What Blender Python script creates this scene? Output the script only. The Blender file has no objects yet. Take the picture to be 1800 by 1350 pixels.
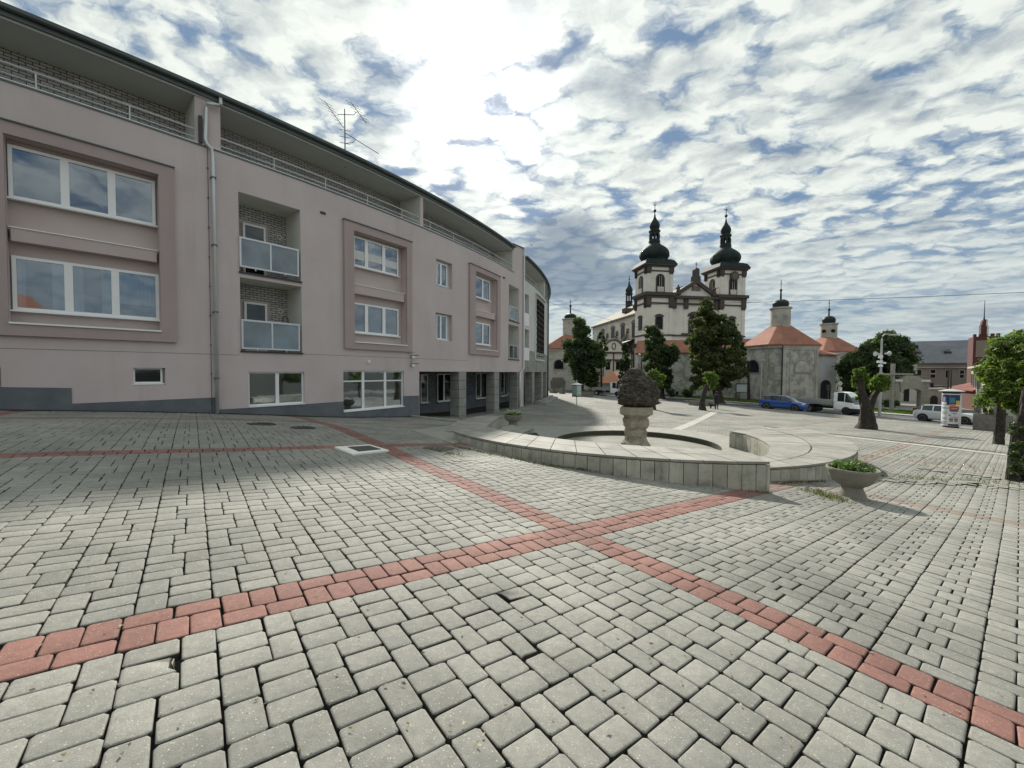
import bpy, math, random
import numpy as np
from mathutils import Vector, Matrix, Euler, noise as mnoise
random.seed(7); rng = np.random.default_rng(7)
R_ = math.radians
SC = bpy.context.scene
CH = 1.5                      # height of the camera above the paving at its foot

# ---------------------------------------------------------------- camera
cam_d = bpy.data.cameras.new("camera"); cam = bpy.data.objects.new("camera", cam_d)
SC.collection.objects.link(cam); SC.camera = cam
cam_d.sensor_width = 36; cam_d.lens = 14.2; cam_d.clip_start = .05; cam_d.clip_end = 6000
FPX = 710.0
CR = (Matrix.Rotation(math.pi/2 - R_(1.69), 4, 'X') @ Matrix.Rotation(R_(.26), 4, 'Z'))
cam.matrix_world = Matrix.Translation((0, 0, CH)) @ CR

# ---------------------------------------------------------------- sun and sky
SUN_EL, SUN_AZ = R_(33.6), R_(-5.0)      # azimuth from +Y, negative = left
sdir = Vector((math.sin(SUN_AZ)*math.cos(SUN_EL), math.cos(SUN_AZ)*math.cos(SUN_EL), math.sin(SUN_EL)))
sl = bpy.data.lights.new("sun", 'SUN'); sun = bpy.data.objects.new("sun", sl); SC.collection.objects.link(sun)
sl.energy = 5.0; sl.angle = R_(2.5); sl.color = (1.0, .95, .86)
sun.rotation_euler = (-sdir).to_track_quat('-Z', 'Y').to_euler()
SC.view_settings.view_transform = 'Standard'; SC.view_settings.look = 'None'
SC.view_settings.exposure = 0.28; SC.view_settings.gamma = 1.0

def world():
    w = bpy.data.worlds.new("World"); SC.world = w; w.use_nodes = True
    nt = w.node_tree; N = nt.nodes; L = nt.links; N.clear()
    def n(t, **k):
        o = N.new(t)
        for a, b in k.items(): setattr(o, a, b)
        return o
    def val(x):
        return x
    def math_(op, a, b=None, c=None, clamp=False):
        o = n('ShaderNodeMath', operation=op, use_clamp=clamp)
        for i, x in enumerate((a, b, c)):
            if x is None: continue
            if isinstance(x, (int, float)): o.inputs[i].default_value = x
            else: L.new(x, o.inputs[i])
        return o.outputs[0]
    def mix(f, a, b):
        o = n('ShaderNodeMix', data_type='RGBA')
        if isinstance(f, (int, float)): o.inputs[0].default_value = f
        else: L.new(f, o.inputs[0])
        for s, x in ((6, a), (7, b)):
            if isinstance(x, tuple): o.inputs[s].default_value = (*x, 1)
            else: L.new(x, o.inputs[s])
        return o.outputs[2]
    def ramp(f, p0, p1):
        o = n('ShaderNodeMapRange'); o.interpolation_type = 'SMOOTHSTEP'
        L.new(f, o.inputs[0]); o.inputs[1].default_value = p0; o.inputs[2].default_value = p1
        return o.outputs[0]
    out = n('ShaderNodeOutputWorld'); bg = n('ShaderNodeBackground'); bg.inputs[1].default_value = .1
    sky = n('ShaderNodeTexSky', sky_type='NISHITA', sun_disc=False, sun_elevation=SUN_EL, sun_rotation=SUN_AZ)
    sky.altitude = 400; sky.air_density = 1.0; sky.dust_density = .6; sky.ozone_density = 1.5
    tc = n('ShaderNodeTexCoord'); sep = n('ShaderNodeSeparateXYZ'); L.new(tc.outputs['Generated'], sep.inputs[0])
    X, Y, Z = sep.outputs
    zz = math_('ADD', math_('MAXIMUM', Z, 0.0), .15)
    def plane(ox, oy, sx=1, sy=1, rot=0.0):
        px = math_('DIVIDE', X, zz); py = math_('DIVIDE', Y, zz)
        cb = n('ShaderNodeCombineXYZ'); L.new(px, cb.inputs[0]); L.new(py, cb.inputs[1])
        mp = n('ShaderNodeMapping'); L.new(cb.outputs[0], mp.inputs[0])
        mp.inputs['Location'].default_value = (ox, oy, 0); mp.inputs['Rotation'].default_value = (0, 0, rot)
        mp.inputs['Scale'].default_value = (sx, sy, 1)
        return mp.outputs[0]
    def noise(vec, scale, detail, rough, dist=0.0):
        o = n('ShaderNodeTexNoise'); L.new(vec, o.inputs['Vector'])
        o.inputs['Scale'].default_value = scale; o.inputs['Detail'].default_value = detail
        o.inputs['Roughness'].default_value = rough; o.inputs['Distortion'].default_value = dist
        return o.outputs[0]
    def cells(vec, scale):
        o = n('ShaderNodeTexVoronoi'); o.feature = 'SMOOTH_F1'; L.new(vec, o.inputs['Vector'])
        o.inputs['Scale'].default_value = scale; o.inputs['Smoothness'].default_value = .7
        o.inputs['Detail'].default_value = 1.5
        return o.outputs[0]
    big = noise(plane(3.1, 1.7), .8, 2, .5)
    pl = plane(0, 0, 1, 1.25, .45)
    warp = n('ShaderNodeTexNoise'); L.new(pl, warp.inputs['Vector']); warp.inputs['Scale'].default_value = 4.5; warp.inputs['Detail'].default_value = 4; warp.inputs['Roughness'].default_value = .6
    wv = n('ShaderNodeVectorMath', operation='MULTIPLY_ADD'); L.new(warp.outputs[1], wv.inputs[0]); wv.inputs[1].default_value = (.26, .26, 0); L.new(pl, wv.inputs[2])
    def puffs(vec, d):
        o = n('ShaderNodeTexVoronoi'); o.voronoi_dimensions = '2D'; L.new(vec, o.inputs['Vector']); o.inputs['Scale'].default_value = SKY['cell']; cel = o.outputs[0]
        f = noise(vec, SKY['fine'], d, .62)
        return math_('ADD', math_('MULTIPLY', f, .80), math_('MULTIPLY', math_('SUBTRACT', .45, cel), .34)), f
    d1, fine = puffs(wv.outputs[0], 9)
    wv2 = n('ShaderNodeVectorMath', operation='ADD'); L.new(wv.outputs[0], wv2.inputs[0]); wv2.inputs[1].default_value = (.012, .05, 0)
    d2, fine2 = puffs(wv2.outputs[0], 5)
    dens = math_('ADD', math_('MULTIPLY', big, .60), d1)
    nrm = n('ShaderNodeVectorMath', operation='NORMALIZE'); L.new(tc.outputs['Generated'], nrm.inputs[0])
    dt = n('ShaderNodeVectorMath', operation='DOT_PRODUCT'); L.new(nrm.outputs[0], dt.inputs[0]); dt.inputs[1].default_value = sdir
    dot = math_('MAXIMUM', dt.outputs['Value'], 0.0)
    g1 = math_('POWER', dot, 10.0); g2 = math_('POWER', dot, 60.0); g3 = math_('POWER', dot, 200.0)
    dens = math_('ADD', dens, math_('ADD', math_('MULTIPLY', g2, .06), math_('MULTIPLY', g1, .05)))
    cov = ramp(dens, SKY['c0'], SKY['c1'])
    thick = ramp(dens, SKY['c1']+.0, SKY['c1']+.30)
    lit = math_('ADD', math_('MULTIPLY', math_('SUBTRACT', d1, d2), 2.6), .74)
    lit = math_('SUBTRACT', lit, math_('MULTIPLY', thick, .26), clamp=True)
    ccol = mix(lit, SKY['shade'], SKY['lit'])
    cb = n('ShaderNodeVectorMath', operation='MULTIPLY_ADD'); L.new(nrm.outputs[0], cb.inputs[0]); cb.inputs[1].default_value = (1.0, 1.0, 2.4); cb.inputs[2].default_value = (5.3, 0, .7)
    bank = noise(cb.outputs[0], 4.2, 5, .55)
    yy = math_('MAXIMUM', Y, .05); ex = math_('DIVIDE', math_('SUBTRACT', math_('DIVIDE', X, yy), .20), .34); ez = math_('DIVIDE', math_('SUBTRACT', math_('DIVIDE', Z, yy), .27), .135)
    rr = math_('SQRT', math_('ADD', math_('MULTIPLY', ex, ex), math_('MULTIPLY', ez, ez)))
    near = math_('SUBTRACT', 1.0, ramp(rr, .0, 1.25))
    bk = math_('MULTIPLY', ramp(math_('ADD', bank, math_('MULTIPLY', near, .42)), .52, .80), SKY['bka'])
    lowm = math_('SUBTRACT', 1.0, ramp(Z, .05, .36))
    vb = n('ShaderNodeVectorMath', operation='MULTIPLY'); L.new(nrm.outputs[0], vb.inputs[0]); vb.inputs[1].default_value = (1.0, 1.0, 5.5)
    veil = noise(vb.outputs[0], 4.5, 6, .6)
    vcol = mix(ramp(veil, .38, .62), SKY['veil0'], SKY['veil1'])
    c1 = mix(cov, mix(.85, sky.outputs[0], SKY['blue']), ccol)
    c2 = mix(math_('MULTIPLY', lowm, .80), c1, vcol)
    c3 = mix(bk, c2, SKY['bank'])
    gl = math_('ADD', math_('ADD', math_('MULTIPLY', g1, SKY['g1']), math_('MULTIPLY', g2, SKY['g2'])), math_('MULTIPLY', g3, SKY['g3']))
    gl = math_('MULTIPLY', gl, math_('ADD', math_('MULTIPLY', cov, .85), .15))
    add = n('ShaderNodeMix', data_type='RGBA', blend_type='ADD'); add.inputs[0].default_value = 1
    L.new(c3, add.inputs[6])
    gc = n('ShaderNodeVectorMath', operation='SCALE'); gc.inputs[0].default_value = (1, .985, .92); L.new(gl, gc.inputs[3])
    L.new(gc.outputs[0], add.inputs[7])
    L.new(add.outputs[2], bg.inputs[0]); L.new(bg.outputs[0], out.inputs[0])
    w.cycles.sampling_method = 'MANUAL'; w.cycles.sample_map_resolution = 512
SKY = dict(c0=.51, c1=.74, cell=7.5, fine=6.2, shade=(3.2, 3.75, 4.1), lit=(7.3, 7.7, 7.2), veil0=(2.5, 3.3, 4.0), veil1=(4.5, 5.1, 5.2),
           bank=(1.55, 2.1, 2.8), bka=.85, blue=(1.3, 2.15, 3.4), g1=.75, g2=2.6, g3=13.0)
world()

# ---------------------------------------------------------------- pixel and ground helpers
def D(u, v):
    d = CR.to_3x3() @ Vector(((u-900)/FPX, -(v-675)/FPX, -1)); return d / d.y
def at(u, v, Y):
    d = D(u, v); return Vector((d.x*Y, Y, d.z*Y + CH))
def _gz():
    near = [(0,0),(3,0),(-3,0),(0,4),(3,4),(-3,4),(0,7),(4,7),(-4,7),(6,4.5),(-7,5),(-8,9),(-4,11),(8,6.5),(6,9),(0,10)]
    c = [(x, y, -1.5-.0783*x-.0406*y) for x, y in near] + [(-14.2,11.2,-1.13),(-13.27,12.1,-1.235),(-10.84,14.77,-1.57),
      (-7.8,18.5,-2.12),(-5.2,22.3,-2.5),(-3.3,25.4,-2.86),(-1.1,29.7,-2.95),(.6,33.7,-2.97),(2,37.8,-2.95),(5,52,-3.1),
      (12.5,10,-2.6),(21,23.9,-3.3),(30,27.6,-3.72),(21.4,17.8,-3.1),(14,63,-3.75),(22.5,53,-3.85),(27.6,44.7,-3.9),(33,37,-4.05),
      (36,34,-4.15),(7.5,80,-3.6),(60,40,-4.9),(60,10,-4.6),(40,80,-4.2),(0,120,-3.8),(-60,60,-2.5),(-40,0,.5),(20,-15,-2.6),
      (-10,-15,-.7),(5,20,-2.85),(12,30,-3.3),(60,120,-4.6),(13,20,-3.05)]
    return np.array(c)
GC = _gz()
def _fit():
    n = len(GC); P = GC[:, :2]; d = np.linalg.norm(P[:, None]-P[None], axis=2)
    K = np.where(d > 0, d*d*np.log(d+1e-9), 0) + .02*n*np.eye(n); Q = np.c_[np.ones(n), P]
    return np.linalg.solve(np.block([[K, Q], [Q.T, np.zeros((3, 3))]]), np.r_[GC[:, 2], 0, 0, 0])
GW = _fit()
def GN(x, y):
    x = np.asarray(x, float); y = np.asarray(y, float); sh = x.shape
    x = np.clip(x, -60, 110).ravel(); y = np.clip(y, -25, 170).ravel(); out = np.empty(x.size)
    for i in range(0, x.size, 20000):
        q = np.c_[x[i:i+20000], y[i:i+20000]]
        d = np.linalg.norm(q[:, None]-GC[None, :, :2], axis=2); K = np.where(d > 0, d*d*np.log(d+1e-9), 0)
        out[i:i+20000] = K@GW[:-3] + GW[-3] + q@GW[-2:]
    return out.reshape(sh) + CH
def G(x, y): return float(GN(np.array([x]), np.array([y]))[0])
def pix(u, v):
    d = D(u, v); Ys = np.geomspace(.8, 300, 3000)
    h = d.z*Ys + CH - GN(d.x*Ys, Ys); i = int(np.argmax(h < 0)); Y = float(Ys[i])
    return Vector((d.x*Y, Y, d.z*Y + CH))

# ---------------------------------------------------------------- materials
MATS = {}
def mat(name, col, rough=.8, var=.12, scale=6.0, bump=0.0, bscale=60.0, metal=0.0, spec=.5, col2=None, thr=(.45, .6),
        isl=0.0, trans=0.0, emit=None, detail=6, coat=0.0, dscale=None, streak=0.0, sfr=2.2):
    if name in MATS: return MATS[name]
    m = bpy.data.materials.new(name); m.use_nodes = True; nt = m.node_tree; N = nt.nodes; L = nt.links
    b = N['Principled BSDF']; b.inputs['Roughness'].default_value = rough; b.inputs['Metallic'].default_value = metal
    b.inputs['Specular IOR Level'].default_value = spec; b.inputs['Coat Weight'].default_value = coat
    tc = N.new('ShaderNodeNewGeometry')
    no = N.new('ShaderNodeTexNoise'); no.inputs['Scale'].default_value = scale; no.inputs['Detail'].default_value = detail
    no.inputs['Roughness'].default_value = .6; L.new(tc.outputs['Position'], no.inputs['Vector'])
    mr = N.new('ShaderNodeMapRange'); mr.inputs[1].default_value = .3; mr.inputs[2].default_value = .7
    mr.inputs[3].default_value = 1-var; mr.inputs[4].default_value = 1+var; L.new(no.outputs[0], mr.inputs[0])
    fac = mr.outputs[0]
    if isl:
        mi = N.new('ShaderNodeMapRange'); mi.inputs[3].default_value = 1-isl; mi.inputs[4].default_value = 1+isl
        L.new(tc.outputs['Random Per Island'], mi.inputs[0])
        mm = N.new('ShaderNodeMath'); mm.operation = 'MULTIPLY'; L.new(fac, mm.inputs[0]); L.new(mi.outputs[0], mm.inputs[1]); fac = mm.outputs[0]
    if streak:
        mp = N.new('ShaderNodeMapping'); mp.inputs['Scale'].default_value = (1, 1, .05); L.new(tc.outputs['Position'], mp.inputs[0])
        ns = N.new('ShaderNodeTexNoise'); ns.inputs['Scale'].default_value = sfr; ns.inputs['Detail'].default_value = 7; ns.inputs['Roughness'].default_value = .7; L.new(mp.outputs[0], ns.inputs['Vector'])
        n3 = N.new('ShaderNodeTexNoise'); n3.inputs['Scale'].default_value = .45; n3.inputs['Detail'].default_value = 4; L.new(tc.outputs['Position'], n3.inputs['Vector'])
        rs = N.new('ShaderNodeMapRange'); rs.inputs[1].default_value = .48; rs.inputs[2].default_value = .72; rs.inputs[3].default_value = 0; rs.inputs[4].default_value = 1; L.new(ns.outputs[0], rs.inputs[0])
        r3 = N.new('ShaderNodeMapRange'); r3.inputs[1].default_value = .42; r3.inputs[2].default_value = .62; r3.inputs[3].default_value = 0; r3.inputs[4].default_value = streak; L.new(n3.outputs[0], r3.inputs[0])
        mu = N.new('ShaderNodeMath'); mu.operation = 'MULTIPLY'; L.new(rs.outputs[0], mu.inputs[0]); L.new(r3.outputs[0], mu.inputs[1])
        on = N.new('ShaderNodeMath'); on.operation = 'SUBTRACT'; on.inputs[0].default_value = 1; L.new(mu.outputs[0], on.inputs[1])
        m3 = N.new('ShaderNodeMath'); m3.operation = 'MULTIPLY'; L.new(fac, m3.inputs[0]); L.new(on.outputs[0], m3.inputs[1]); fac = m3.outputs[0]
    base = None
    if col2 is not None:
        n2 = N.new('ShaderNodeTexNoise'); n2.inputs['Scale'].default_value = dscale or scale*.35; n2.inputs['Detail'].default_value = 8
        n2.inputs['Roughness'].default_value = .65; L.new(tc.outputs['Position'], n2.inputs['Vector'])
        r2 = N.new('ShaderNodeMapRange'); r2.inputs[1].default_value = thr[0]; r2.inputs[2].default_value = thr[1]; L.new(n2.outputs[0], r2.inputs[0])
        mx = N.new('ShaderNodeMix'); mx.data_type = 'RGBA'; mx.inputs[6].default_value = (*col, 1); mx.inputs[7].default_value = (*col2, 1)
        L.new(r2.outputs[0], mx.inputs[0]); base = mx.outputs[2]
    sc = N.new('ShaderNodeVectorMath'); sc.operation = 'SCALE'; sc.inputs[0].default_value = col
    if base is not None: L.new(base, sc.inputs[0])
    L.new(fac, sc.inputs[3]); L.new(sc.outputs[0], b.inputs['Base Color'])
    if bump:
        bn = N.new('ShaderNodeTexNoise'); bn.inputs['Scale'].default_value = bscale; bn.inputs['Detail'].default_value = 5
        L.new(tc.outputs['Position'], bn.inputs['Vector'])
        bp = N.new('ShaderNodeBump'); bp.inputs['Strength'].default_value = bump; bp.inputs['Distance'].default_value = .02
        L.new(bn.outputs[0], bp.inputs['Height']); L.new(bp.outputs[0], b.inputs['Normal'])
    if emit: b.inputs['Emission Color'].default_value = (*emit[:3], 1); b.inputs['Emission Strength'].default_value = emit[3]
    if trans:
        out = N['Material Output']; tr = N.new('ShaderNodeBsdfTranslucent'); ms = N.new('ShaderNodeMixShader'); ms.inputs[0].default_value = trans
        s2 = N.new('ShaderNodeVectorMath'); s2.operation = 'MULTIPLY'; s2.inputs[1].default_value = (1.25, 1.5, .5); L.new(sc.outputs[0], s2.inputs[0])
        L.new(s2.outputs[0], tr.inputs[0]); L.new(b.outputs[0], ms.inputs[1]); L.new(tr.outputs[0], ms.inputs[2]); L.new(ms.outputs[0], out.inputs[0])
    MATS[name] = m; return m

def brickmat(name, c1, c2, mortar, bw=.25, bh=.075, ms=.02, flat=False):
    m = bpy.data.materials.new(name); m.use_nodes = True; nt = m.node_tree; N = nt.nodes; L = nt.links
    b = N['Principled BSDF']; b.inputs['Roughness'].default_value = .85
    uv = N.new('ShaderNodeUVMap'); bt = N.new('ShaderNodeTexBrick'); L.new(uv.outputs[0], bt.inputs['Vector'])
    bt.inputs['Color1'].default_value = (*c1, 1); bt.inputs['Color2'].default_value = (*c2, 1); bt.inputs['Mortar'].default_value = (*mortar, 1)
    bt.inputs['Scale'].default_value = 1; bt.inputs['Mortar Size'].default_value = ms*.5; bt.inputs['Brick Width'].default_value = bw
    bt.inputs['Row Height'].default_value = bh; bt.inputs['Mortar Smooth'].default_value = .15
    L.new(bt.outputs[0], b.inputs['Base Color'])
    bp = N.new('ShaderNodeBump'); bp.inputs['Strength'].default_value = .6; bp.inputs['Distance'].default_value = .015; bp.invert = True
    L.new(bt.outputs[1], bp.inputs['Height']); L.new(bp.outputs[0], b.inputs['Normal'])
    MATS[name] = m; return m

# ---------------------------------------------------------------- objects
WL = {}
def tag(o, label=None, cat=None, group=None, kind=None):
    if label: o['label'] = label
    if cat: o['category'] = cat
    if group: o['group'] = group
    if kind: o['kind'] = kind
    return o
def empty(name, loc=(0, 0, 0), label=None, cat=None, group=None):
    o = bpy.data.objects.new(name, None); SC.collection.objects.link(o); o.location = loc; o.empty_display_size = .3
    WL[o] = Vector(loc); return tag(o, label, cat, group)
def mesh_obj(name, v, f, mats, parent=None, mi=None, smooth=False, uv=None):
    me = bpy.data.meshes.new(name); off = WL.get(parent, Vector((0, 0, 0))) if parent else Vector((0, 0, 0))
    v = np.asarray(v, dtype=np.float32).reshape(-1, 3) - np.array(off, dtype=np.float32)
    if isinstance(f, np.ndarray) and f.ndim == 2:
        n, k = f.shape; me.vertices.add(len(v)); me.vertices.foreach_set('co', v.ravel()); me.loops.add(n*k)
        me.loops.foreach_set('vertex_index', f.ravel().astype(np.int32)); me.polygons.add(n)
        me.polygons.foreach_set('loop_start', (np.arange(n)*k).astype(np.int32)); me.polygons.foreach_set('loop_total', np.full(n, k, np.int32))
    else:
        me.from_pydata([tuple(map(float, p)) for p in v], [], [tuple(q) for q in f])
    for m in (mats if isinstance(mats, (list, tuple)) else [mats]): me.materials.append(m)
    if mi is not None: me.polygons.foreach_set('material_index', np.asarray(mi, np.int32))
    if smooth: me.polygons.foreach_set('use_smooth', np.ones(len(me.polygons), bool))
    if uv is not None:
        l = me.uv_layers.new(name='UVMap'); l.data.foreach_set('uv', np.asarray(uv, np.float32).ravel())
    me.update(); me.validate()
    o = bpy.data.objects.new(name, me); SC.collection.objects.link(o)
    if parent: o.parent = parent
    WL[o] = off.copy(); return o
class MB:
    def __init__(s): s.v = []; s.f = []; s.m = []; s.uv = []
    def add(s, vs, fs, mi=0, uvs=None):
        b = len(s.v); s.v += [tuple(p) for p in vs]
        for i, q in enumerate(fs):
            s.f.append([b+j for j in q]); s.m.append(mi)
            s.uv += (uvs[i] if uvs else [(0, 0)]*len(q))
        return s
    def quad(s, a, b, c, d, mi=0, uv=None): return s.add([a, b, c, d], [(0, 1, 2, 3)], mi, [uv] if uv else None)
    def hexa(s, p, mi=0):    # p: 4 bottom ccw, 4 top ccw
        return s.add(p, [(3, 2, 1, 0), (4, 5, 6, 7), (0, 1, 5, 4), (1, 2, 6, 5), (2, 3, 7, 6), (3, 0, 4, 7)], mi)
    def box(s, c, d, rz=0.0, mi=0, M=None):
        x, y, z = [q/2 for q in d]; P = [(-x, -y, -z), (x, -y, -z), (x, y, -z), (-x, y, -z), (-x, -y, z), (x, -y, z), (x, y, z), (-x, y, z)]
        if M is None: M = Matrix.Translation(c) @ Matrix.Rotation(rz, 4, 'Z')
        return s.hexa([M @ Vector(q) for q in P], mi)
    def prism(s, poly, z0, z1, mi=0, top=None, xf=None):
        n = len(poly); xf = xf or (lambda p: p)
        g = (lambda q, z: z(q[0], q[1]) if callable(z) else z)
        vs = [xf(Vector((q[0], q[1], g(q, z0)))) for q in poly] + [xf(Vector((q[0], q[1], g(q, z1)))) for q in (top or poly)]
        fs = [tuple(range(n-1, -1, -1)), tuple(range(n, 2*n))] + [(i, (i+1) % n, n+(i+1) % n, n+i) for i in range(n)]
        return s.add(vs, fs, mi)
    def tube(s, pts, rad, n=8, mi=0, cap=True):
        pts = [Vector(p) for p in pts]; k = len(pts); rad = rad if isinstance(rad, (list, tuple)) else [rad]*k
        vs = []; up = Vector((0, 0, 1))
        for i, p in enumerate(pts):
            t = (pts[min(i+1, k-1)] - pts[max(i-1, 0)]).normalized()
            a = t.cross(up if abs(t.z) < .95 else Vector((1, 0, 0))).normalized(); b = t.cross(a)
            for j in range(n):
                w = 2*math.pi*j/n; vs.append(p + (a*math.cos(w) + b*math.sin(w))*rad[i])
        fs = [(i*n+j, i*n+(j+1) % n, (i+1)*n+(j+1) % n, (i+1)*n+j) for i in range(k-1) for j in range(n)]
        if cap: fs += [tuple(range(n-1, -1, -1)), tuple((k-1)*n+j for j in range(n))]
        return s.add(vs, fs, mi)
    def lathe(s, prof, c, n=24, mi=0, ph=0.0, sq=0.0, capb=True, capt=True, xf=None):
        vs = []; k = len(prof); xf = xf or (lambda p: p)
        for r, z in prof:
            for j in range(n):
                a = ph + 2*math.pi*j/n; q = 1.0
                if sq: q = 1/(abs(math.cos(a-ph))**(2+sq*6) + abs(math.sin(a-ph))**(2+sq*6))**(1/(2+sq*6))
                vs.append(xf(Vector((c[0]+r*q*math.cos(a), c[1]+r*q*math.sin(a), c[2]+z))))
        fs = [(i*n+j, i*n+(j+1) % n, (i+1)*n+(j+1) % n, (i+1)*n+j) for i in range(k-1) for j in range(n)]
        if capb: fs.append(tuple(range(n-1, -1, -1)))
        if capt: fs.append(tuple((k-1)*n+j for j in range(n)))
        return s.add(vs, fs, mi)
    def ball(s, c, r, n=10, mi=0):
        k = n//2 + 1; prof = [(max(1e-4, math.sin(math.pi*i/(k-1)))*r if 0 < i < k-1 else 1e-3, -math.cos(math.pi*i/(k-1))*r) for i in range(k)]
        return s.lathe(prof, c, n, mi)
    def build(s, name, mats, parent=None, smooth=False):
        return mesh_obj(name, s.v, s.f, mats, parent, s.m, smooth, s.uv)
def smooth_angle(o, ang=35):
    me = o.data; me.polygons.foreach_set('use_smooth', np.ones(len(me.polygons), bool))
    try: me.set_sharp_from_angle(angle=R_(ang))
    except Exception: pass
    return o
def bevel(o, w, seg=2):
    m = o.modifiers.new('bevel', 'BEVEL'); m.width = w; m.segments = seg; m.limit_method = 'ANGLE'; m.angle_limit = R_(40); return o
def copy_tree(o, parent=None):
    c = o.copy(); SC.collection.objects.link(c)
    if parent: c.parent = parent
    for ch in list(o.children): copy_tree(ch, c)
    return c

# leaves: many small quads around clumps
def leaves(clumps, n, size, asp=.6, surf=.75, up=0.0, seed=1):
    r = np.random.default_rng(seed); C = np.array([(c[0], c[1], c[2]) for c in clumps], float)
    RR = np.array([c[3:6] if len(c) >= 6 else (c[3],)*3 for c in clumps], float)
    w = RR.prod(axis=1)**(2/3); k = r.choice(len(C), n, p=w/w.sum())
    d = r.normal(size=(n, 3)); d /= np.linalg.norm(d, axis=1)[:, None]
    rad = surf + (1.05-surf)*r.random(n)**.7; q = r.random(n); rad[q < .12] *= .6; rad[q > .82] *= 1.0 + .65*r.random((q > .82).sum())
    p = C[k] + d*RR[k]*rad[:, None]
    nrm = d + r.normal(size=(n, 3))*.75; nrm[:, 2] += up; nrm /= np.linalg.norm(nrm, axis=1)[:, None]
    t = np.cross(nrm, r.normal(size=(n, 3))); t /= np.linalg.norm(t, axis=1)[:, None]; b = np.cross(nrm, t)
    s = size*(.6 + .8*r.random(n))[:, None]
    v = np.stack([p - t*s, p - b*s*asp + nrm*s*.12, p + t*s, p + b*s*asp + nrm*s*.12], axis=1).reshape(-1, 3)
    return v, np.arange(4*n).reshape(n, 4)
# ================================================================ GROUND
def groundsheet():
    xs = np.r_[-2500, -900, -300, -120, np.arange(-60, 60.1, 1.0), 75, 95, 130, 300, 900, 2500]
    ys = np.r_[-1500, -400, -100, -40, np.arange(-12, 90.1, 1.0), 100, 115, 140, 180, 400, 1200, 4000]
    X, Y = np.meshgrid(xs, ys); Z = GN(X, Y) - .034
    nx, ny = len(xs), len(ys); v = np.c_[X.ravel(), Y.ravel(), Z.ravel()]
    i, j = np.meshgrid(np.arange(nx-1), np.arange(ny-1)); a = (j*nx+i).ravel()
    cx, cy = X[:-1, :-1].ravel()+.5, Y[:-1, :-1].ravel()+.5; a = a[np.hypot(cx-4.53, cy-14.9) > 3.55]
    m = mat('joint_soil', (.028, .026, .020), .95, .35, 30, col2=(.05, .062, .025), thr=(.5, .62), dscale=.8, bump=.5, bscale=120)
    tag(mesh_obj('ground', v, np.c_[a, a+1, a+nx+1, a+nx], m, smooth=True), kind='structure')
groundsheet()

KERB = [(3, 100), (7, 75.5), (14.3, 63.2), (21.5, 52.9), (27.2, 44), (32, 38), (36, 32.5), (40.5, 26), (52, 10), (62, -4)]
BC = (-58.38, 56.30); BR = 63.13          # centre and radius of the curved building front
FC = Vector((4.33, 14.8))                 # centre of the fountain rings
def kerb_x(y):                              # x of the kerb line at a given y
    ky = np.array([k[1] for k in KERB][::-1], float); kx = np.array([k[0] for k in KERB][::-1], float)
    return np.interp(y, ky, kx)

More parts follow.
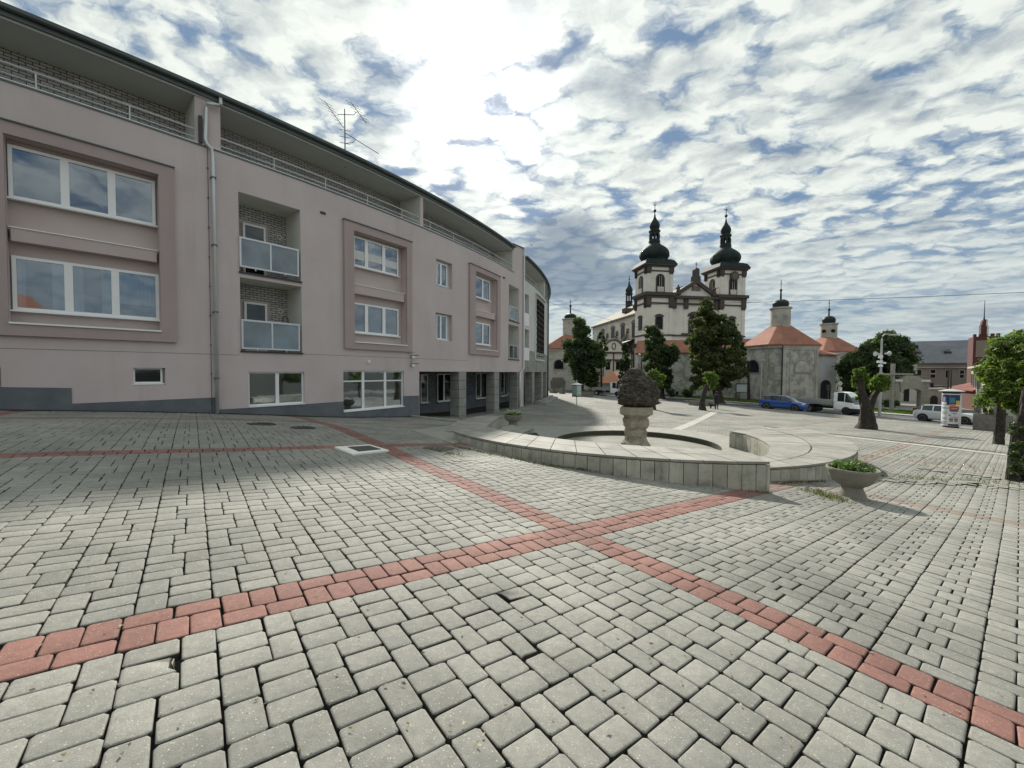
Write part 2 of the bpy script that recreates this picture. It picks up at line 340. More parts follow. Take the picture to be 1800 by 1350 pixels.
def paver_mat(name, col, col2, spk, fade=None):
    m = bpy.data.materials.new(name); m.use_nodes = True; nt = m.node_tree; N = nt.nodes; L = nt.links
    b = N['Principled BSDF']; b.inputs['Roughness'].default_value = .82; b.inputs['Specular IOR Level'].default_value = .35
    g = N.new('ShaderNodeNewGeometry')
    def noise(s, d, r=.6):
        o = N.new('ShaderNodeTexNoise'); o.inputs['Scale'].default_value = s; o.inputs['Detail'].default_value = d
        o.inputs['Roughness'].default_value = r; L.new(g.outputs['Position'], o.inputs['Vector']); return o.outputs[0]
    def mr(x, a, b_, c, d):
        o = N.new('ShaderNodeMapRange'); L.new(x, o.inputs[0])
        for i, q in enumerate((a, b_, c, d)): o.inputs[i+1].default_value = q
        return o.outputs[0]
    def mul(a, b_):
        o = N.new('ShaderNodeMath'); o.operation = 'MULTIPLY'; L.new(a, o.inputs[0]); L.new(b_, o.inputs[1]); return o.outputs[0]
    def mix(f, a, b_):
        o = N.new('ShaderNodeMix'); o.data_type = 'RGBA'; L.new(f, o.inputs[0])
        for s, x in ((6, a), (7, b_)):
            if isinstance(x, tuple): o.inputs[s].default_value = (*x, 1)
            else: L.new(x, o.inputs[s])
        return o.outputs[2]
    fine = noise(230, 4, .8); c1 = mix(mr(noise(1.3, 6), .38, .62, 0, 1), col, col2)
    if fade:      # red turns dull grey-brown towards the far right of the square
        sp_ = N.new('ShaderNodeSeparateXYZ'); L.new(g.outputs['Position'], sp_.inputs[0])
        sm_ = N.new('ShaderNodeMath'); sm_.operation = 'ADD'; L.new(sp_.outputs[0], sm_.inputs[0]); L.new(sp_.outputs[1], sm_.inputs[1])
        c1 = mix(mr(sm_.outputs[0], 10.5, 15, 0, .85), c1, fade)
    f = mul(mr(g.outputs['Random Per Island'], 0, 1, .90, 1.09), mr(noise(.45, 8), .32, .68, .72, 1.20))
    f = mul(f, mr(fine, .30, .70, .62, 1.34)); f = mul(f, mr(noise(22, 5), .3, .7, .86, 1.12))
    sc = N.new('ShaderNodeVectorMath'); sc.operation = 'SCALE'; L.new(c1, sc.inputs[0]); L.new(f, sc.inputs[3])
    # pale aggregate specks and small dark pits
    vo = N.new('ShaderNodeTexVoronoi'); vo.inputs['Scale'].default_value = 75; L.new(g.outputs['Position'], vo.inputs['Vector'])
    sp = mix(mul(mr(vo.outputs[0], .16, .26, 1, 0), mr(vo.outputs[1], .5, .8, 0, 1)), sc.outputs[0], spk)
    v2 = N.new('ShaderNodeTexVoronoi'); v2.inputs['Scale'].default_value = 26; L.new(g.outputs['Position'], v2.inputs['Vector'])
    sp = mix(mul(mr(v2.outputs[0], .05, .12, .8, 0), mr(v2.outputs[1], .7, .8, 0, 1)), sp, (.05, .05, .04))
    L.new(sp, b.inputs['Base Color'])
    bp = N.new('ShaderNodeBump'); bp.inputs['Strength'].default_value = .55; bp.inputs['Distance'].default_value = .004
    ad = N.new('ShaderNodeMath'); ad.operation = 'ADD'; L.new(noise(240, 4, .75), ad.inputs[0]); L.new(noise(45, 4), ad.inputs[1])
    L.new(ad.outputs[0], bp.inputs['Height']); L.new(bp.outputs[0], b.inputs['Normal'])
    return m

U = .0740; X0 = np.array([.686, 4.331]); AX = np.array([.7839, .6209]); BX = np.array([-.6209, .7839])
def paving():
    P = []
    NC, LB = 19, 77*U
    for i in range(-80, 200):
        a0 = i*5*U - 2.5*U
        if a0 < -32 or a0 > 66: continue
        for k in range(-5, 17):
            for r in range(12):
                b0 = k*LB + 2.5*U + r*6*U
                red = 1 if i % NC == 0 else 0
                if r % 2: H0, V0 = 0.0, 3*U
                else: H0, V0 = 2*U, 0.0
                for q in range(3): P.append((a0+H0+1.5*U, b0+(2*q+1)*U, 1.5*U, U, red))
                for q in range(2): P.append((a0+V0+U, b0+(3*q+1.5)*U, U, 1.5*U, red))
    for k in range(-5, 17):
        b0 = k*LB - 2.5*U
        for i in range(-75, 150):
            a0 = i*6*U
            if i % 2: H0, V0 = 0.0, 2*U
            else: H0, V0 = 3*U, 0.0
            for q in range(2): P.append((a0+(3*q+1.5)*U, b0+H0+U, 1.5*U, U, 1))
            for q in range(3): P.append((a0+(2*q+1)*U, b0+V0+1.5*U, U, 1.5*U, 1))
    P = np.array(P); ctr = X0 + P[:, :1]*AX + P[:, 1:2]*BX
    x, y = ctr.T
    d = np.hypot(x-BC[0], y-BC[1]) - BR; rf = np.hypot(x-FC[0], y-FC[1])
    keep = (d > .12) & (y > -1.2) & (y < 84) & (x < kerb_x(y)-.15) & (x < 1.5*np.maximum(y, 0)+3.0) & (x > -1.6*np.maximum(y, 0)-3.2) & (rf > 6.1)
    keep &= ~((x/np.maximum(y, .1) < -.05) & (y > 42))
    P, ctr = P[keep], ctr[keep]; n = len(P)
    dist = np.hypot(ctr[:, 0], ctr[:, 1])
    r = np.random.default_rng(3)
    ctr = ctr + r.normal(size=(n, 2))*.0012
    gap = .0039
    ha = P[:, 2] - gap; hb = P[:, 3] - gap; ang = r.normal(size=n)*.006
    zo = r.normal(size=n)*.0011; tx = r.normal(size=n)*.0042; ty = r.normal(size=n)*.0042
    for (pa, pb) in (((1560, 845), (1700, 851)), ((1700, 851), (1795, 858)), ((1630, 826), (1735, 840)), ((805, 811), (842, 809))):
        a, b = pix(*pa), pix(*pb); w = b.xy-a.xy; tt = np.clip(((ctr[:, 0]-a.x)*w.x+(ctr[:, 1]-a.y)*w.y)/w.length_squared, 0, 1)
        dd = np.hypot(ctr[:, 0]-a.x-tt*w.x, ctr[:, 1]-a.y-tt*w.y); k = np.exp(-(dd/.22)**2)
        k *= (.25 if pa[0] < 1000 else 1); zo += k*(.015+.03*r.random(n)); tx += k*r.normal(size=n)*.07; ty += k*r.normal(size=n)*.07
    chips = [pix(u, v) for u, v in [(292, 1160), (938, 1133), (893, 1053)]]
    def ring(idx, pts, dz):
        # pts: (k,2,n) local offsets, dz: (k,n)
        ca, sa = np.cos(ang[idx]), np.sin(ang[idx]); la = pts[:, 0]; lb = pts[:, 1]
        ra = la*ca - lb*sa; rb = la*sa + lb*ca
        X = ctr[idx, 0] + ra*AX[0] + rb*BX[0]; Y = ctr[idx, 1] + ra*AX[1] + rb*BX[1]
        Z = GN(X, Y) + dz + zo[idx] + ra*tx[idx] + rb*ty[idx] + .006*np.sin(X*1.7+.6*Y)*np.cos(Y*1.3)
        return np.stack([X, Y, Z], axis=2).transpose(1, 0, 2)      # n,k,3
    near = np.where(dist < 17)[0]; far = np.where(dist >= 17)[0]
    V = []; F = []; MI = []; base = 0
    # near: octagonal outline, two bevel rings
    A = ha[near]; B = hb[near]; c = .0130
    def octo(s, cc):
        a_, b_ = A - s, B - s
        o = np.array([[a_-cc, -b_], [a_, -b_+cc], [a_, b_-cc], [a_-cc, b_], [-a_+cc, b_], [-a_, b_-cc], [-a_, -b_+cc], [-a_+cc, -b_]])
        return o
    J = r.normal(size=(8, 2, len(near)))*.0019
    o0, o1, o2 = octo(0, c)+J, octo(.0028, c)+J, octo(.010, c)+J
    bow = .0
    for p in chips:        # knock the corner off the block nearest to each chip
        k = int(np.argmin(np.hypot(ctr[near, 0]-p.x, ctr[near, 1]-p.y))); dv = np.array([p.x, p.y]) - ctr[near[k]]
        la, lb = dv@AX, dv@BX; q = o0[:, :, k]; sel = np.argsort(np.hypot(q[:, 0]-la, q[:, 1]-lb))[:3]
        for o in (o0, o1, o2): o[sel, :, k] *= r.uniform(.62, .85, (3, 1))
    rings = [ring(near, o0, np.full((8, 1), -.045)), ring(near, o0, np.full((8, 1), -.0065)), ring(near, o1, np.full((8, 1), -.0018)), ring(near, o2, np.zeros((8, 1)))]
    v = np.concatenate(rings, axis=1); nn = len(near); V.append(v.reshape(-1, 3))
    off = (np.arange(nn)*32)[:, None, None]
    f = [[q*8+j, q*8+(j+1) % 8, (q+1)*8+(j+1) % 8, (q+1)*8+j] for q in range(3) for j in range(8)]
    f += [[24, 25, 26, 27], [24, 27, 28, 31], [28, 29, 30, 31]]
    f = np.array(f)[None] + off; F.append(f.reshape(-1, 4)); mm = np.repeat(P[near, 4], 27).astype(int).reshape(-1, 27); mm[:, :8] = 2; MI.append(mm.ravel()); base = nn*32
    A = ha[far]; B = hb[far]; g2 = np.where(dist[far] > 30, .0015, 0)
    o0 = np.array([[-A, -B], [A, -B], [A, B], [-A, B]]); s = .009
    o1 = np.array([[-A+s, -B+s], [A-s, -B+s], [A-s, B-s], [-A+s, B-s]])
    v = np.concatenate([ring(far, o0, np.full((4, 1), -.040)), ring(far, o0, np.full((4, 1), -.006)), ring(far, o1, np.zeros((4, 1)))], axis=1)
    nn = len(far); V.append(v.reshape(-1, 3)); off = (np.arange(nn)*12)[:, None, None] + base
    f = [[q*4+j, q*4+(j+1) % 4, (q+1)*4+(j+1) % 4, (q+1)*4+j] for q in range(2) for j in range(4)] + [[8, 9, 10, 11]]
    F.append((np.array(f)[None]+off).reshape(-1, 4)); mm = np.repeat(P[far, 4], 9).astype(int).reshape(-1, 9); mm[:, :4] = 2; MI.append(mm.ravel())
    print('pavers', len(P), 'near', len(near))
    m0 = paver_mat('paver_grey', (.272, .268, .236), (.225, .222, .196), (.50, .49, .44))
    m1 = paver_mat('paver_red', (.262, .132, .107), (.215, .108, .088), (.42, .33, .28), (.245, .215, .18))
    tag(mesh_obj('paving', np.concatenate(V), np.concatenate(F), [m0, m1, mat('joint_dirt', (.035, .032, .025), .95, .3, 20)], None, np.concatenate(MI)), kind='structure')
paving()

def strip(name, pts, w, dz, m, h=0.0, kind='structure', sub=1.0, joints=0):
    mb = MB(); P = []
    for i in range(len(pts)-1):
        a, b = Vector(pts[i]), Vector(pts[i+1]); k = max(1, int((b-a).length/sub))
        for q in range(k): P.append(a + (b-a)*q/k)
    P.append(Vector(pts[-1]))
    for i in range(len(P)-1):
        a, b = P[i], P[i+1]; t = (b-a).normalized()
        if joints: b = b - t*joints
        ta = ((P[min(i+1, len(P)-1)] - P[max(i-1, 0)]).normalized()); tb = (P[min(i+2, len(P)-1)] - P[i]).normalized()
        if joints: ta = tb = t
        na, nb = Vector((-ta.y, ta.x))*w/2, Vector((-tb.y, tb.x))*w/2
        q = [a-na, b-nb, b+nb, a+na]
        z = [G(p.x, p.y)+dz for p in q]
        mb.hexa([(p.x, p.y, zz-max(h, .05)) for p, zz in zip(q, z)] + [(p.x, p.y, zz) for p, zz in zip(q, z)])
    return tag(mb.build(name, m), kind=kind)
m_asph = mat('asphalt', (.058, .058, .060), .9, .25, 1.2, bump=.4, bscale=90, col2=(.085, .083, .08), dscale=.3)
m_kerb = mat('kerb_stone', (.42, .41, .38), .85, .18, 4)
m_conc = mat('pale_concrete', (.275, .27, .235), .85, .16, 3.5, bump=.35, bscale=70, col2=(.27, .28, .245), thr=(.52, .68), dscale=1.1)
def roads():
    K = [Vector(k) for k in KERB]; N_ = []
    for i, k in enumerate(K):
        t = (K[min(i+1, len(K)-1)] - K[max(i-1, 0)]).normalized(); N_.append(Vector((-t.y, t.x)) if -t.y > 0 else Vector((t.y*-1, t.x)))
    N_ = [n if n.x > 0 else -n for n in N_]
    def sheet(name, d0, d1, dz, m, k=6, skirt=0.0):
        mb = MB(); fine = []
        for i in range(len(K)-1):
            for q in range(6): f = q/6; fine.append((K[i].lerp(K[i+1], f), N_[i].lerp(N_[i+1], f).normalized()))
        fine.append((K[-1], N_[-1])); rows = []
        for p, n in fine:
            rows.append([p + n*(d0 + (d1-d0)*j/k) for j in range(k+1)])
        flat = [q for r in rows for q in r]; z = GN([q.x for q in flat], [q.y for q in flat]) + dz
        vs = [(q.x, q.y, zz) for q, zz in zip(flat, z)]
        fs = [(i*(k+1)+j, i*(k+1)+j+1, (i+1)*(k+1)+j+1, (i+1)*(k+1)+j) for i in range(len(rows)-1) for j in range(k)]
        if skirt:
            b = len(vs); n = len(rows)
            vs += [(rows[i][0].x, rows[i][0].y, vs[i*(k+1)][2]-skirt) for i in range(n)]
            fs += [(i*(k+1), (i+1)*(k+1), b+i+1, b+i) for i in range(n-1)]
        mb.add(vs, fs); return tag(mb.build(name, m, smooth=False), kind='structure')
    sheet('road', .0, 9.2, -.006, m_asph)
    sheet('far_kerb', 9.2, 9.42, .13, m_kerb, 1, .2)
    sheet('far_pavement', 9.42, 11.2, .125, mat('far_pavement', (.33, .32, .29), .9, .15, 2), 2)
    g = mat('verge_soil', (.06, .085, .03), .95, .3, 3, col2=(.09, .085, .05), dscale=.6)
    sheet('verge', 11.2, 20, .12, g, 4)
    sheet('yard', 20, 60, .10, mat('yard_gravel', (.22, .21, .18), .95, .2, 1), 8)
    sheet('near_kerb', -.22, .0, .055, m_kerb, 1, .2)
    # painted lane line
    def line(d0, d1, a, b, name):
        mb = MB()
        for i in range(a, b):
            for s in range(3):
                p0, p1 = K[i].lerp(K[i+1], s/3), K[i].lerp(K[i+1], s/3+.2); n = N_[i]
                q = [p0+n*d0, p0+n*d1, p1+n*d1, p1+n*d0]; mb.add([(w.x, w.y, G(w.x, w.y)+.004) for w in q], [(0, 1, 2, 3)])
        tag(mb.build(name, mat('road_paint', (.7, .7, .68), .7)), kind='structure')
    line(4.7, 4.85, 1, 8, 'road_marking')
roads()
def grass_verge():
    r = np.random.default_rng(5); K = np.array(KERB, float); n = 26000
    t = r.random(n)*7+0.8; i = t.astype(int); f = (t-i)[:, None]; p = K[i]*(1-f)+K[i+1]*f
    tt = K[i+1]-K[i]; tt /= np.linalg.norm(tt, axis=1)[:, None]; nn = np.c_[-tt[:, 1], tt[:, 0]]; nn *= np.sign(nn[:, :1])
    p = p + nn*(11.3 + r.random(n)[:, None]*7.0)
    z = GN(p[:, 0], p[:, 1]) + .12; h = .08 + .12*r.random(n); a = r.random(n)*6.28; w = .05 + .05*r.random(n)
    dx, dy = np.cos(a)*w, np.sin(a)*w; lx, ly = r.normal(size=(2, n))*.05
    v = np.stack([np.c_[p[:, 0]-dx, p[:, 1]-dy, z], np.c_[p[:, 0]+dx, p[:, 1]+dy, z], np.c_[p[:, 0]+lx+dx*.3, p[:, 1]+ly+dy*.3, z+h], np.c_[p[:, 0]+lx-dx*.3, p[:, 1]+ly-dy*.3, z+h]], axis=1).reshape(-1, 3)
    tag(mesh_obj('grass', v, np.arange(4*n).reshape(n, 4), mat('grass', (.10, .16, .035), .8, .3, 1.5, isl=.3, trans=.3)),
        'rough green grass verge along the far side of the road', 'grass', kind='stuff')
grass_verge()

# drainage strips of pale slabs crossing the square
m_strip = mat('strip_slab', (.35, .345, .30), .8, .14, 3, bump=.3, bscale=60, col2=(.40, .40, .36), dscale=.9)
def slabs(uv0, uv1, w, name):
    a, b = pix(*uv0), pix(*uv1); strip(name, [a.xy, b.xy], w, .014, m_strip, sub=.5, joints=.012)
slabs((1150, 767), (1256, 725), .55, 'drain_strip')
slabs((1343, 752), (1790, 803), .5, 'drain_strip')
m_slot = mat('drain_slot', (.03, .03, .03), .9)
a, b = pix(1343, 749.5), pix(1790, 799.5); strip('drain_slot', [a.xy, b.xy], .09, .016, m_slot, sub=1)

def cover_set():
    # square utility cover in a pale concrete frame beside the red band crossing
    c = [pix(588, 788), pix(620, 801), pix(684, 794), pix(650, 784)]
    o = sum((Vector(p) for p in c), Vector())/4; t = empty('utility_cover', o, 'dark rectangular utility cover set in a pale concrete frame on the paving', 'utility cover')
    def ins(k): return [o + (p-o)*k for p in c]
    def lay(name, P, z0, z1, m):
        mb = MB(); mb.hexa([(p.x, p.y, p.z+z0) for p in P]+[(p.x, p.y, p.z+z1) for p in P]); return bevel(mb.build(name, m, t), .006, 1)
    lay('frame', c, -.05, .035, mat('cover_frame', (.80, .79, .72), .8, .1, 5, bump=.3))
    q = [o + (p-o)*.62 + Vector((.04, .03, 0)) for p in c]
    lay('lid', q, .0, .042, mat('cover_lid', (.06, .06, .055), .6, .2, 20, bump=.6, bscale=200))
    for (u, v, r, lab) in ((460, 746, .34, 'round dark manhole cover near the ground floor double window, the left of two'), (533, 752.5, .30, 'round dark manhole cover with broken paving round it, the right of two')):
        p = pix(u, v); mb = MB(); iron = mat('cast_iron', (.05, .048, .045), .65, .25, 15, bump=.8, bscale=150)
        t2 = empty('manhole_cover', p, lab, 'manhole cover', 'manhole covers in the paving')
        mb.lathe([(r, -.05), (r, .018), (r-.03, .020), (r-.03, .014)], (0, 0, 0), 32, xf=lambda q, p=p: Vector((p.x+q.x, p.y+q.y, G(p.x+q.x, p.y+q.y)+q.z)))
        mb.build('rim', iron, t2); mb = MB()
        mb.lathe([(r-.045, -.05), (r-.045, .016)], (0, 0, 0), 32, xf=lambda q, p=p: Vector((p.x+q.x, p.y+q.y, G(p.x+q.x, p.y+q.y)+q.z)))
        for k in range(5):
            x = (k-2)*.09
            L = math.sqrt(max(0, (r-.06)**2-x*x)); mb.box((p.x+x, p.y, G(p.x+x, p.y)+.018), (.03, 2*L, .012))
        mb.build('lid', iron, t2)
cover_set()
# sunken patch of dark paving near the fountain, old service cover
p = [pix(742, 823/1.0-35), pix(776, 795), pix(800, 789), pix(763, 781)]
mb = MB(); mb.add([(q.x, q.y, G(q.x, q.y)+.013) for q in p], [(0, 1, 2, 3)])
tag(mb.build('worn_cover', mat('worn_cover', (.12, .105, .09), .9, .3, 8, bump=.6)), 'flush worn brownish service cover beside the left end of the fountain wall', 'utility cover')
# ================================================================ CURVED APARTMENT BUILDING
BV = Vector(BC)
def thz(u, v, d=0.0):
    """pixel on the curved front (offset d outwards) -> angle, height"""
    q = D(u, v); R = BR + d; a = q.x*q.x + 1; b = -2*(q.x*BC[0] + BC[1]); c = BC[0]**2 + BC[1]**2 - R*R
    disc = max(0.0, b*b - 4*a*c); Y = (-b - math.sqrt(disc))/2/a
    return math.atan2(Y-BC[1], q.x*Y-BC[0]), q.z*Y + CH
def FP(th, z, d=0.0): return Vector((BC[0] + (BR+d)*math.cos(th), BC[1] + (BR+d)*math.sin(th), z))
def fbox(mb, t0, t1, z0, z1, d0, d1, mi=0, seg=1.2):
    z0 = z0 if isinstance(z0, tuple) else (z0, z0); z1 = z1 if isinstance(z1, tuple) else (z1, z1)
    n = max(1, int(math.ceil(abs(t1-t0)*BR/seg))); vs = []; R0 = BR
    for i in range(n+1):
        f = i/n; t = t0 + (t1-t0)*f; a = z0[0]+(z0[1]-z0[0])*f; b = z1[0]+(z1[1]-z1[0])*f
        vs += [FP(t, a, d0), FP(t, a, d1), FP(t, b, d1), FP(t, b, d0)]
    fs = []; uv = []
    for i in range(n):
        k = 4*i; s0 = (t0+(t1-t0)*i/n)*R0; s1 = (t0+(t1-t0)*(i+1)/n)*R0
        for a, b in ((0, 1), (1, 2), (2, 3), (3, 0)):
            fs.append((k+a, k+b, k+4+b, k+4+a)); za, zb = vs[k+a].z, vs[k+b].z; uv.append([(s0, za), (s0, zb), (s1, zb), (s1, za)])
    fs += [(3, 2, 1, 0), (4*n, 4*n+1, 4*n+2, 4*n+3)]; uv += [[(d0, z1[0]), (d1, z1[0]), (d1, z0[0]), (d0, z0[0])], [(d0, z0[1]), (d1, z0[1]), (d1, z1[1]), (d0, z1[1])]]
    return mb.add(vs, fs, mi, uv)
def rect(u0, vt0, vb0, u1, vt1, vb1, d=0.0):
    a, zt0 = thz(u0, vt0, d); b, zt1 = thz(u1, vt1, d); _, zb0 = thz(u0, vb0, d); _, zb1 = thz(u1, vb1, d)
    return a, b, (zb0+zb1)/2, (zt0+zt1)/2, zb0, zb1
def curved_wall(mb, t0, t1, z0, z1, holes, d=0.0, mi=0, seg=.8):
    """holes: (t0,t1,z0,z1,depth,mi of the reveals, open_bottom)"""
    T = {t0, t1}; Zs = {z0, z1}
    for h in holes: T |= {max(t0, h[0]), min(t1, h[1])}; Zs |= {max(z0, h[2]), min(z1, h[3])}
    n = int((t1-t0)*BR/seg)
    ts = sorted(T); base = list(ts)
    for i in range(n):
        t = t0 + (t1-t0)*i/n
        if min(abs(t-q) for q in base) > .25/BR: ts.append(t)
    ts = sorted(ts); zs = sorted(Zs)
    for i in range(len(ts)-1):
        for j in range(len(zs)-1):
            tm, zm = (ts[i]+ts[i+1])/2, (zs[j]+zs[j+1])/2
            if any(h[0] < tm < h[1] and h[2] < zm < h[3] for h in holes): continue
            s0, s1 = ts[i]*BR, ts[i+1]*BR
            mb.quad(FP(ts[i], zs[j], d), FP(ts[i+1], zs[j], d), FP(ts[i+1], zs[j+1], d), FP(ts[i], zs[j+1], d), mi, [(s0, zs[j]), (s1, zs[j]), (s1, zs[j+1]), (s0, zs[j+1])])
    for h in holes:
        a, b, c, e, dep, rm = h[:6]; d2 = d - dep
        cuts = [a] + [t for t in ts if a < t < b] + [b]
        mb.quad(FP(a, c, d), FP(a, c, d2), FP(a, e, d2), FP(a, e, d), rm); mb.quad(FP(b, c, d2), FP(b, c, d), FP(b, e, d), FP(b, e, d2), rm)
        for q in range(len(cuts)-1):
            x, y = cuts[q], cuts[q+1]
            mb.quad(FP(x, e, d), FP(x, e, d2), FP(y, e, d2), FP(y, e, d), rm)
            if not (len(h) > 6 and h[6]): mb.quad(FP(x, c, d2), FP(x, c, d), FP(y, c, d), FP(y, c, d2), rm)
m_wall = mat('pink_grey_render', (.565, .490, .486), .92, .06, .5, bump=.25, bscale=220, col2=(.53, .452, .44), thr=(.45, .75), dscale=.35, streak=.13)
m_band = mat('mauve_frame_render', (.41, .33, .322), .92, .06, .8, bump=.25, bscale=220, streak=.12)
m_inner = mat('inner_frame_render', (.52, .435, .42), .92, .05, .8, bump=.2, bscale=200)
m_white = mat('white_plastic', (.82, .83, .83), .45, .03, 2)
m_cream = mat('cream_render', (.66, .66, .61), .92, .06, .8, bump=.2, bscale=200)
m_soff = mat('soffit_render', (.52, .53, .51), .92, .06, .7)
m_plin = mat('blue_grey_plinth', (.115, .132, .152), .85, .12, 2, bump=.4, bscale=150, col2=(.15, .162, .175), dscale=.7)
m_zinc = mat('zinc', (.30, .33, .35), .42, .12, 2, metal=.55)
m_zincd = mat('dark_zinc', (.11, .135, .135), .5, .15, 2, metal=.3)
m_alu = mat('painted_aluminium', (.60, .61, .62), .35, .04, 2, metal=.35)
m_dark = mat('dark_metal', (.03, .03, .032), .5, .1, 5)
m_brick = brickmat('white_brick', (.56, .55, .53), (.40, .40, .385), (.025, .025, .028), .29, .095, .022)
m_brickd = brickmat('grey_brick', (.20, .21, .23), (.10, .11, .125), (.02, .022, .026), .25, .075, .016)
m_white3 = mat('off_white_render', (.58, .58, .55), .92, .07, .6, bump=.2, bscale=150)
m_stone = mat('grey_stone_cladding', (.30, .30, .275), .85, .12, 2.5, bump=.35, bscale=80, col2=(.235, .24, .22), dscale=.8)
def glassmat(name, col, rough=.03, spec=.8, mir=.15, see=0.0):
    m = bpy.data.materials.new(name); m.use_nodes = True; nt = m.node_tree; N = nt.nodes; L = nt.links
    b = N['Principled BSDF']; b.inputs['Roughness'].default_value = rough; b.inputs['Specular IOR Level'].default_value = spec
    g = N.new('ShaderNodeNewGeometry'); no = N.new('ShaderNodeTexNoise'); no.inputs['Scale'].default_value = .9; L.new(g.outputs['Position'], no.inputs['Vector'])
    mr = N.new('ShaderNodeMapRange'); mr.inputs[1].default_value = .35; mr.inputs[2].default_value = .65; mr.inputs[3].default_value = .5; mr.inputs[4].default_value = 1.6; L.new(no.outputs[0], mr.inputs[0])
    sc = N.new('ShaderNodeVectorMath'); sc.operation = 'SCALE'; sc.inputs[0].default_value = col; L.new(mr.outputs[0], sc.inputs[3]); L.new(sc.outputs[0], b.inputs['Base Color'])
    gl = N.new('ShaderNodeBsdfGlossy'); gl.inputs[0].default_value = (.76, .82, .92, 1); gl.inputs[1].default_value = rough
    bp = N.new('ShaderNodeBump'); n2 = N.new('ShaderNodeTexNoise'); n2.inputs['Scale'].default_value = 1.3; L.new(g.outputs['Position'], n2.inputs['Vector'])
    bp.inputs['Strength'].default_value = .12; bp.inputs['Distance'].default_value = .02; L.new(n2.outputs[0], bp.inputs['Height']); L.new(bp.outputs[0], gl.inputs['Normal'])
    ms = N.new('ShaderNodeMixShader'); ms.inputs[0].default_value = mir; L.new(b.outputs[0], ms.inputs[1]); L.new(gl.outputs[0], ms.inputs[2])
    if see:
        tr = N.new('ShaderNodeBsdfTransparent'); tr.inputs[0].default_value = (.80, .86, .88, 1); m4 = N.new('ShaderNodeMixShader'); m4.inputs[0].default_value = see
        L.new(b.outputs[0], m4.inputs[1]); L.new(tr.outputs[0], m4.inputs[2]); L.new(m4.outputs[0], ms.inputs[1])
    L.new(ms.outputs[0], N['Material Output'].inputs[0]); MATS[name] = m; return m
m_glass = glassmat('window_glass', (.03, .036, .042), see=.8, mir=.19); m_glassd = glassmat('dark_glass', (.012, .013, .015), spec=.4, mir=.04)
m_glassg = glassmat('shop_glass', (.05, .058, .05), mir=.34, see=.6); m_frost = glassmat('balcony_glass', (.085, .115, .125), .08, spec=.6, mir=.10)
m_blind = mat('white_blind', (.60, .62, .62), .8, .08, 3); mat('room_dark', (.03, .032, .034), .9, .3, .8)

TH = lambda u, v=650, d=0: thz(u, v, d)[0]
TA, TB, TC = TH(0) - 9.0/BR, TH(919.5), TH(955) + .20
Z_TOP, Z_SOF, Z_EAV = 9.5, 11.15, 11.43
apt = empty('apartment_building', FP(TH(400), G(-10.8, 14.8)), 'curved pink-grey three storey apartment building with recessed attic terrace, left of the square', 'building')
H = []; wins = []
def R4(*a, **k): return rect(*a, **k)
frA = R4(6.5, 237, 567, 277, 308, 582); frB = R4(619.7, 405.5, 602, 712.6, 436, 606.5); frF = R4(834, 476.8, 614, 872, 492.4, 617)
balU = R4(418.7, 337, 481, 527.8, 368.7, 491); balL = R4(421.6, 488.4, 617, 530, 502.6, 619.5)
smE = R4(766.6, 455, 501.5, 795, 463, 509); smE2 = R4(766, 551, 596.4, 795, 552.5, 600.5)
gbU = R4(894.6, 499.5, 564, 912.5, 508, 566.5); gbL = R4(893.7, 569.7, 631, 912.5, 574, 632.8)
gC = R4(436.7, 653.8, 714.4, 534.9, 653.3, 708.4); gD = R4(603.5, 652, 723.3, 710, 651.5, 713.3)
smG = R4(234, 646.6, 676.5, 290.3, 646.6, 677.5); smH = R4(-60, 645, 684, 1.0, 645.5, 683)
ARC_Z = thz(737, 653)[1]; t737, t912 = TH(737), TH(913.5)
for r, dep, mi in ((frA, .34, 2), (frB, .34, 2), (frF, .34, 2), (balU, 1.35, 3), (balL, 1.35, 3), (smE, .28, 0), (smE2, .28, 0), (gbU, 1.3, 3), (gbL, 1.3, 3), (smG, .2, 0), (smH, .2, 0)):
    H.append((r[0], r[1], r[2], r[3], dep, mi))
for r in (gC, gD): H.append((r[0], r[1], min(r[4], r[5]), r[3], .2, 0))
H.append((t737, t912, -3.5, ARC_Z, .75, 1, True))
mb = MB(); curved_wall(mb, TA, TB, -3.5, Z_TOP, H)
wall = mb.build('wall', [m_wall, m_stone, m_inner, m_cream], apt)
# plinth
mb = MB()
def plq(u0, v0, u1, v1, vb=None):
    a, za = thz(u0, v0); b, zb = thz(u1, v1); fbox(mb, a, b, -3.4, (za, zb), -.05, .02)
plq(-300, 676, 126, 682); plq(126, 709.5, 380, 698.5); plq(380, 720, 436.7, 716.8); plq(436.7, 716.6, 534.9, 710.6); plq(534.9, 710.4, 603.5, 705.5)
plq(603.5, 725, 710, 715.2); plq(710, 696, 736, 695.4)
mb.build('plinth', m_plin, apt)
# thin dark strip along the foot of the wall
mb = MB(); n = 40
for i in range(n):
    a, b = TA + (TB-TA)*i/n, TA + (TB-TA)*(i+1)/n
    if a > t737: break
    pa, pb = FP(a, 0, .03), FP(b, 0, .03); ga, gb = G(pa.x, pa.y), G(pb.x, pb.y)
    fbox(mb, a, b, (ga-.02, gb-.02), (ga+.035, gb+.035), .015, .055)
mb.build('base_strip', m_dark, apt)
# score line in the render
mb = MB(); a, za = thz(-200, 609); b, zb = thz(421, 622.5); zl = (za+zb)/2
a2, z2 = thz(533, 622.4); b2, z3 = thz(823.3, 631)
fbox(mb, TA, b, zl-.008, zl+.008, -.01, .004); fbox(mb, a2, b2, z2-.008, z2+.008, -.01, .004)
mb.build('render_joint', mat('joint_shadow', (.18, .16, .155), .95), apt)

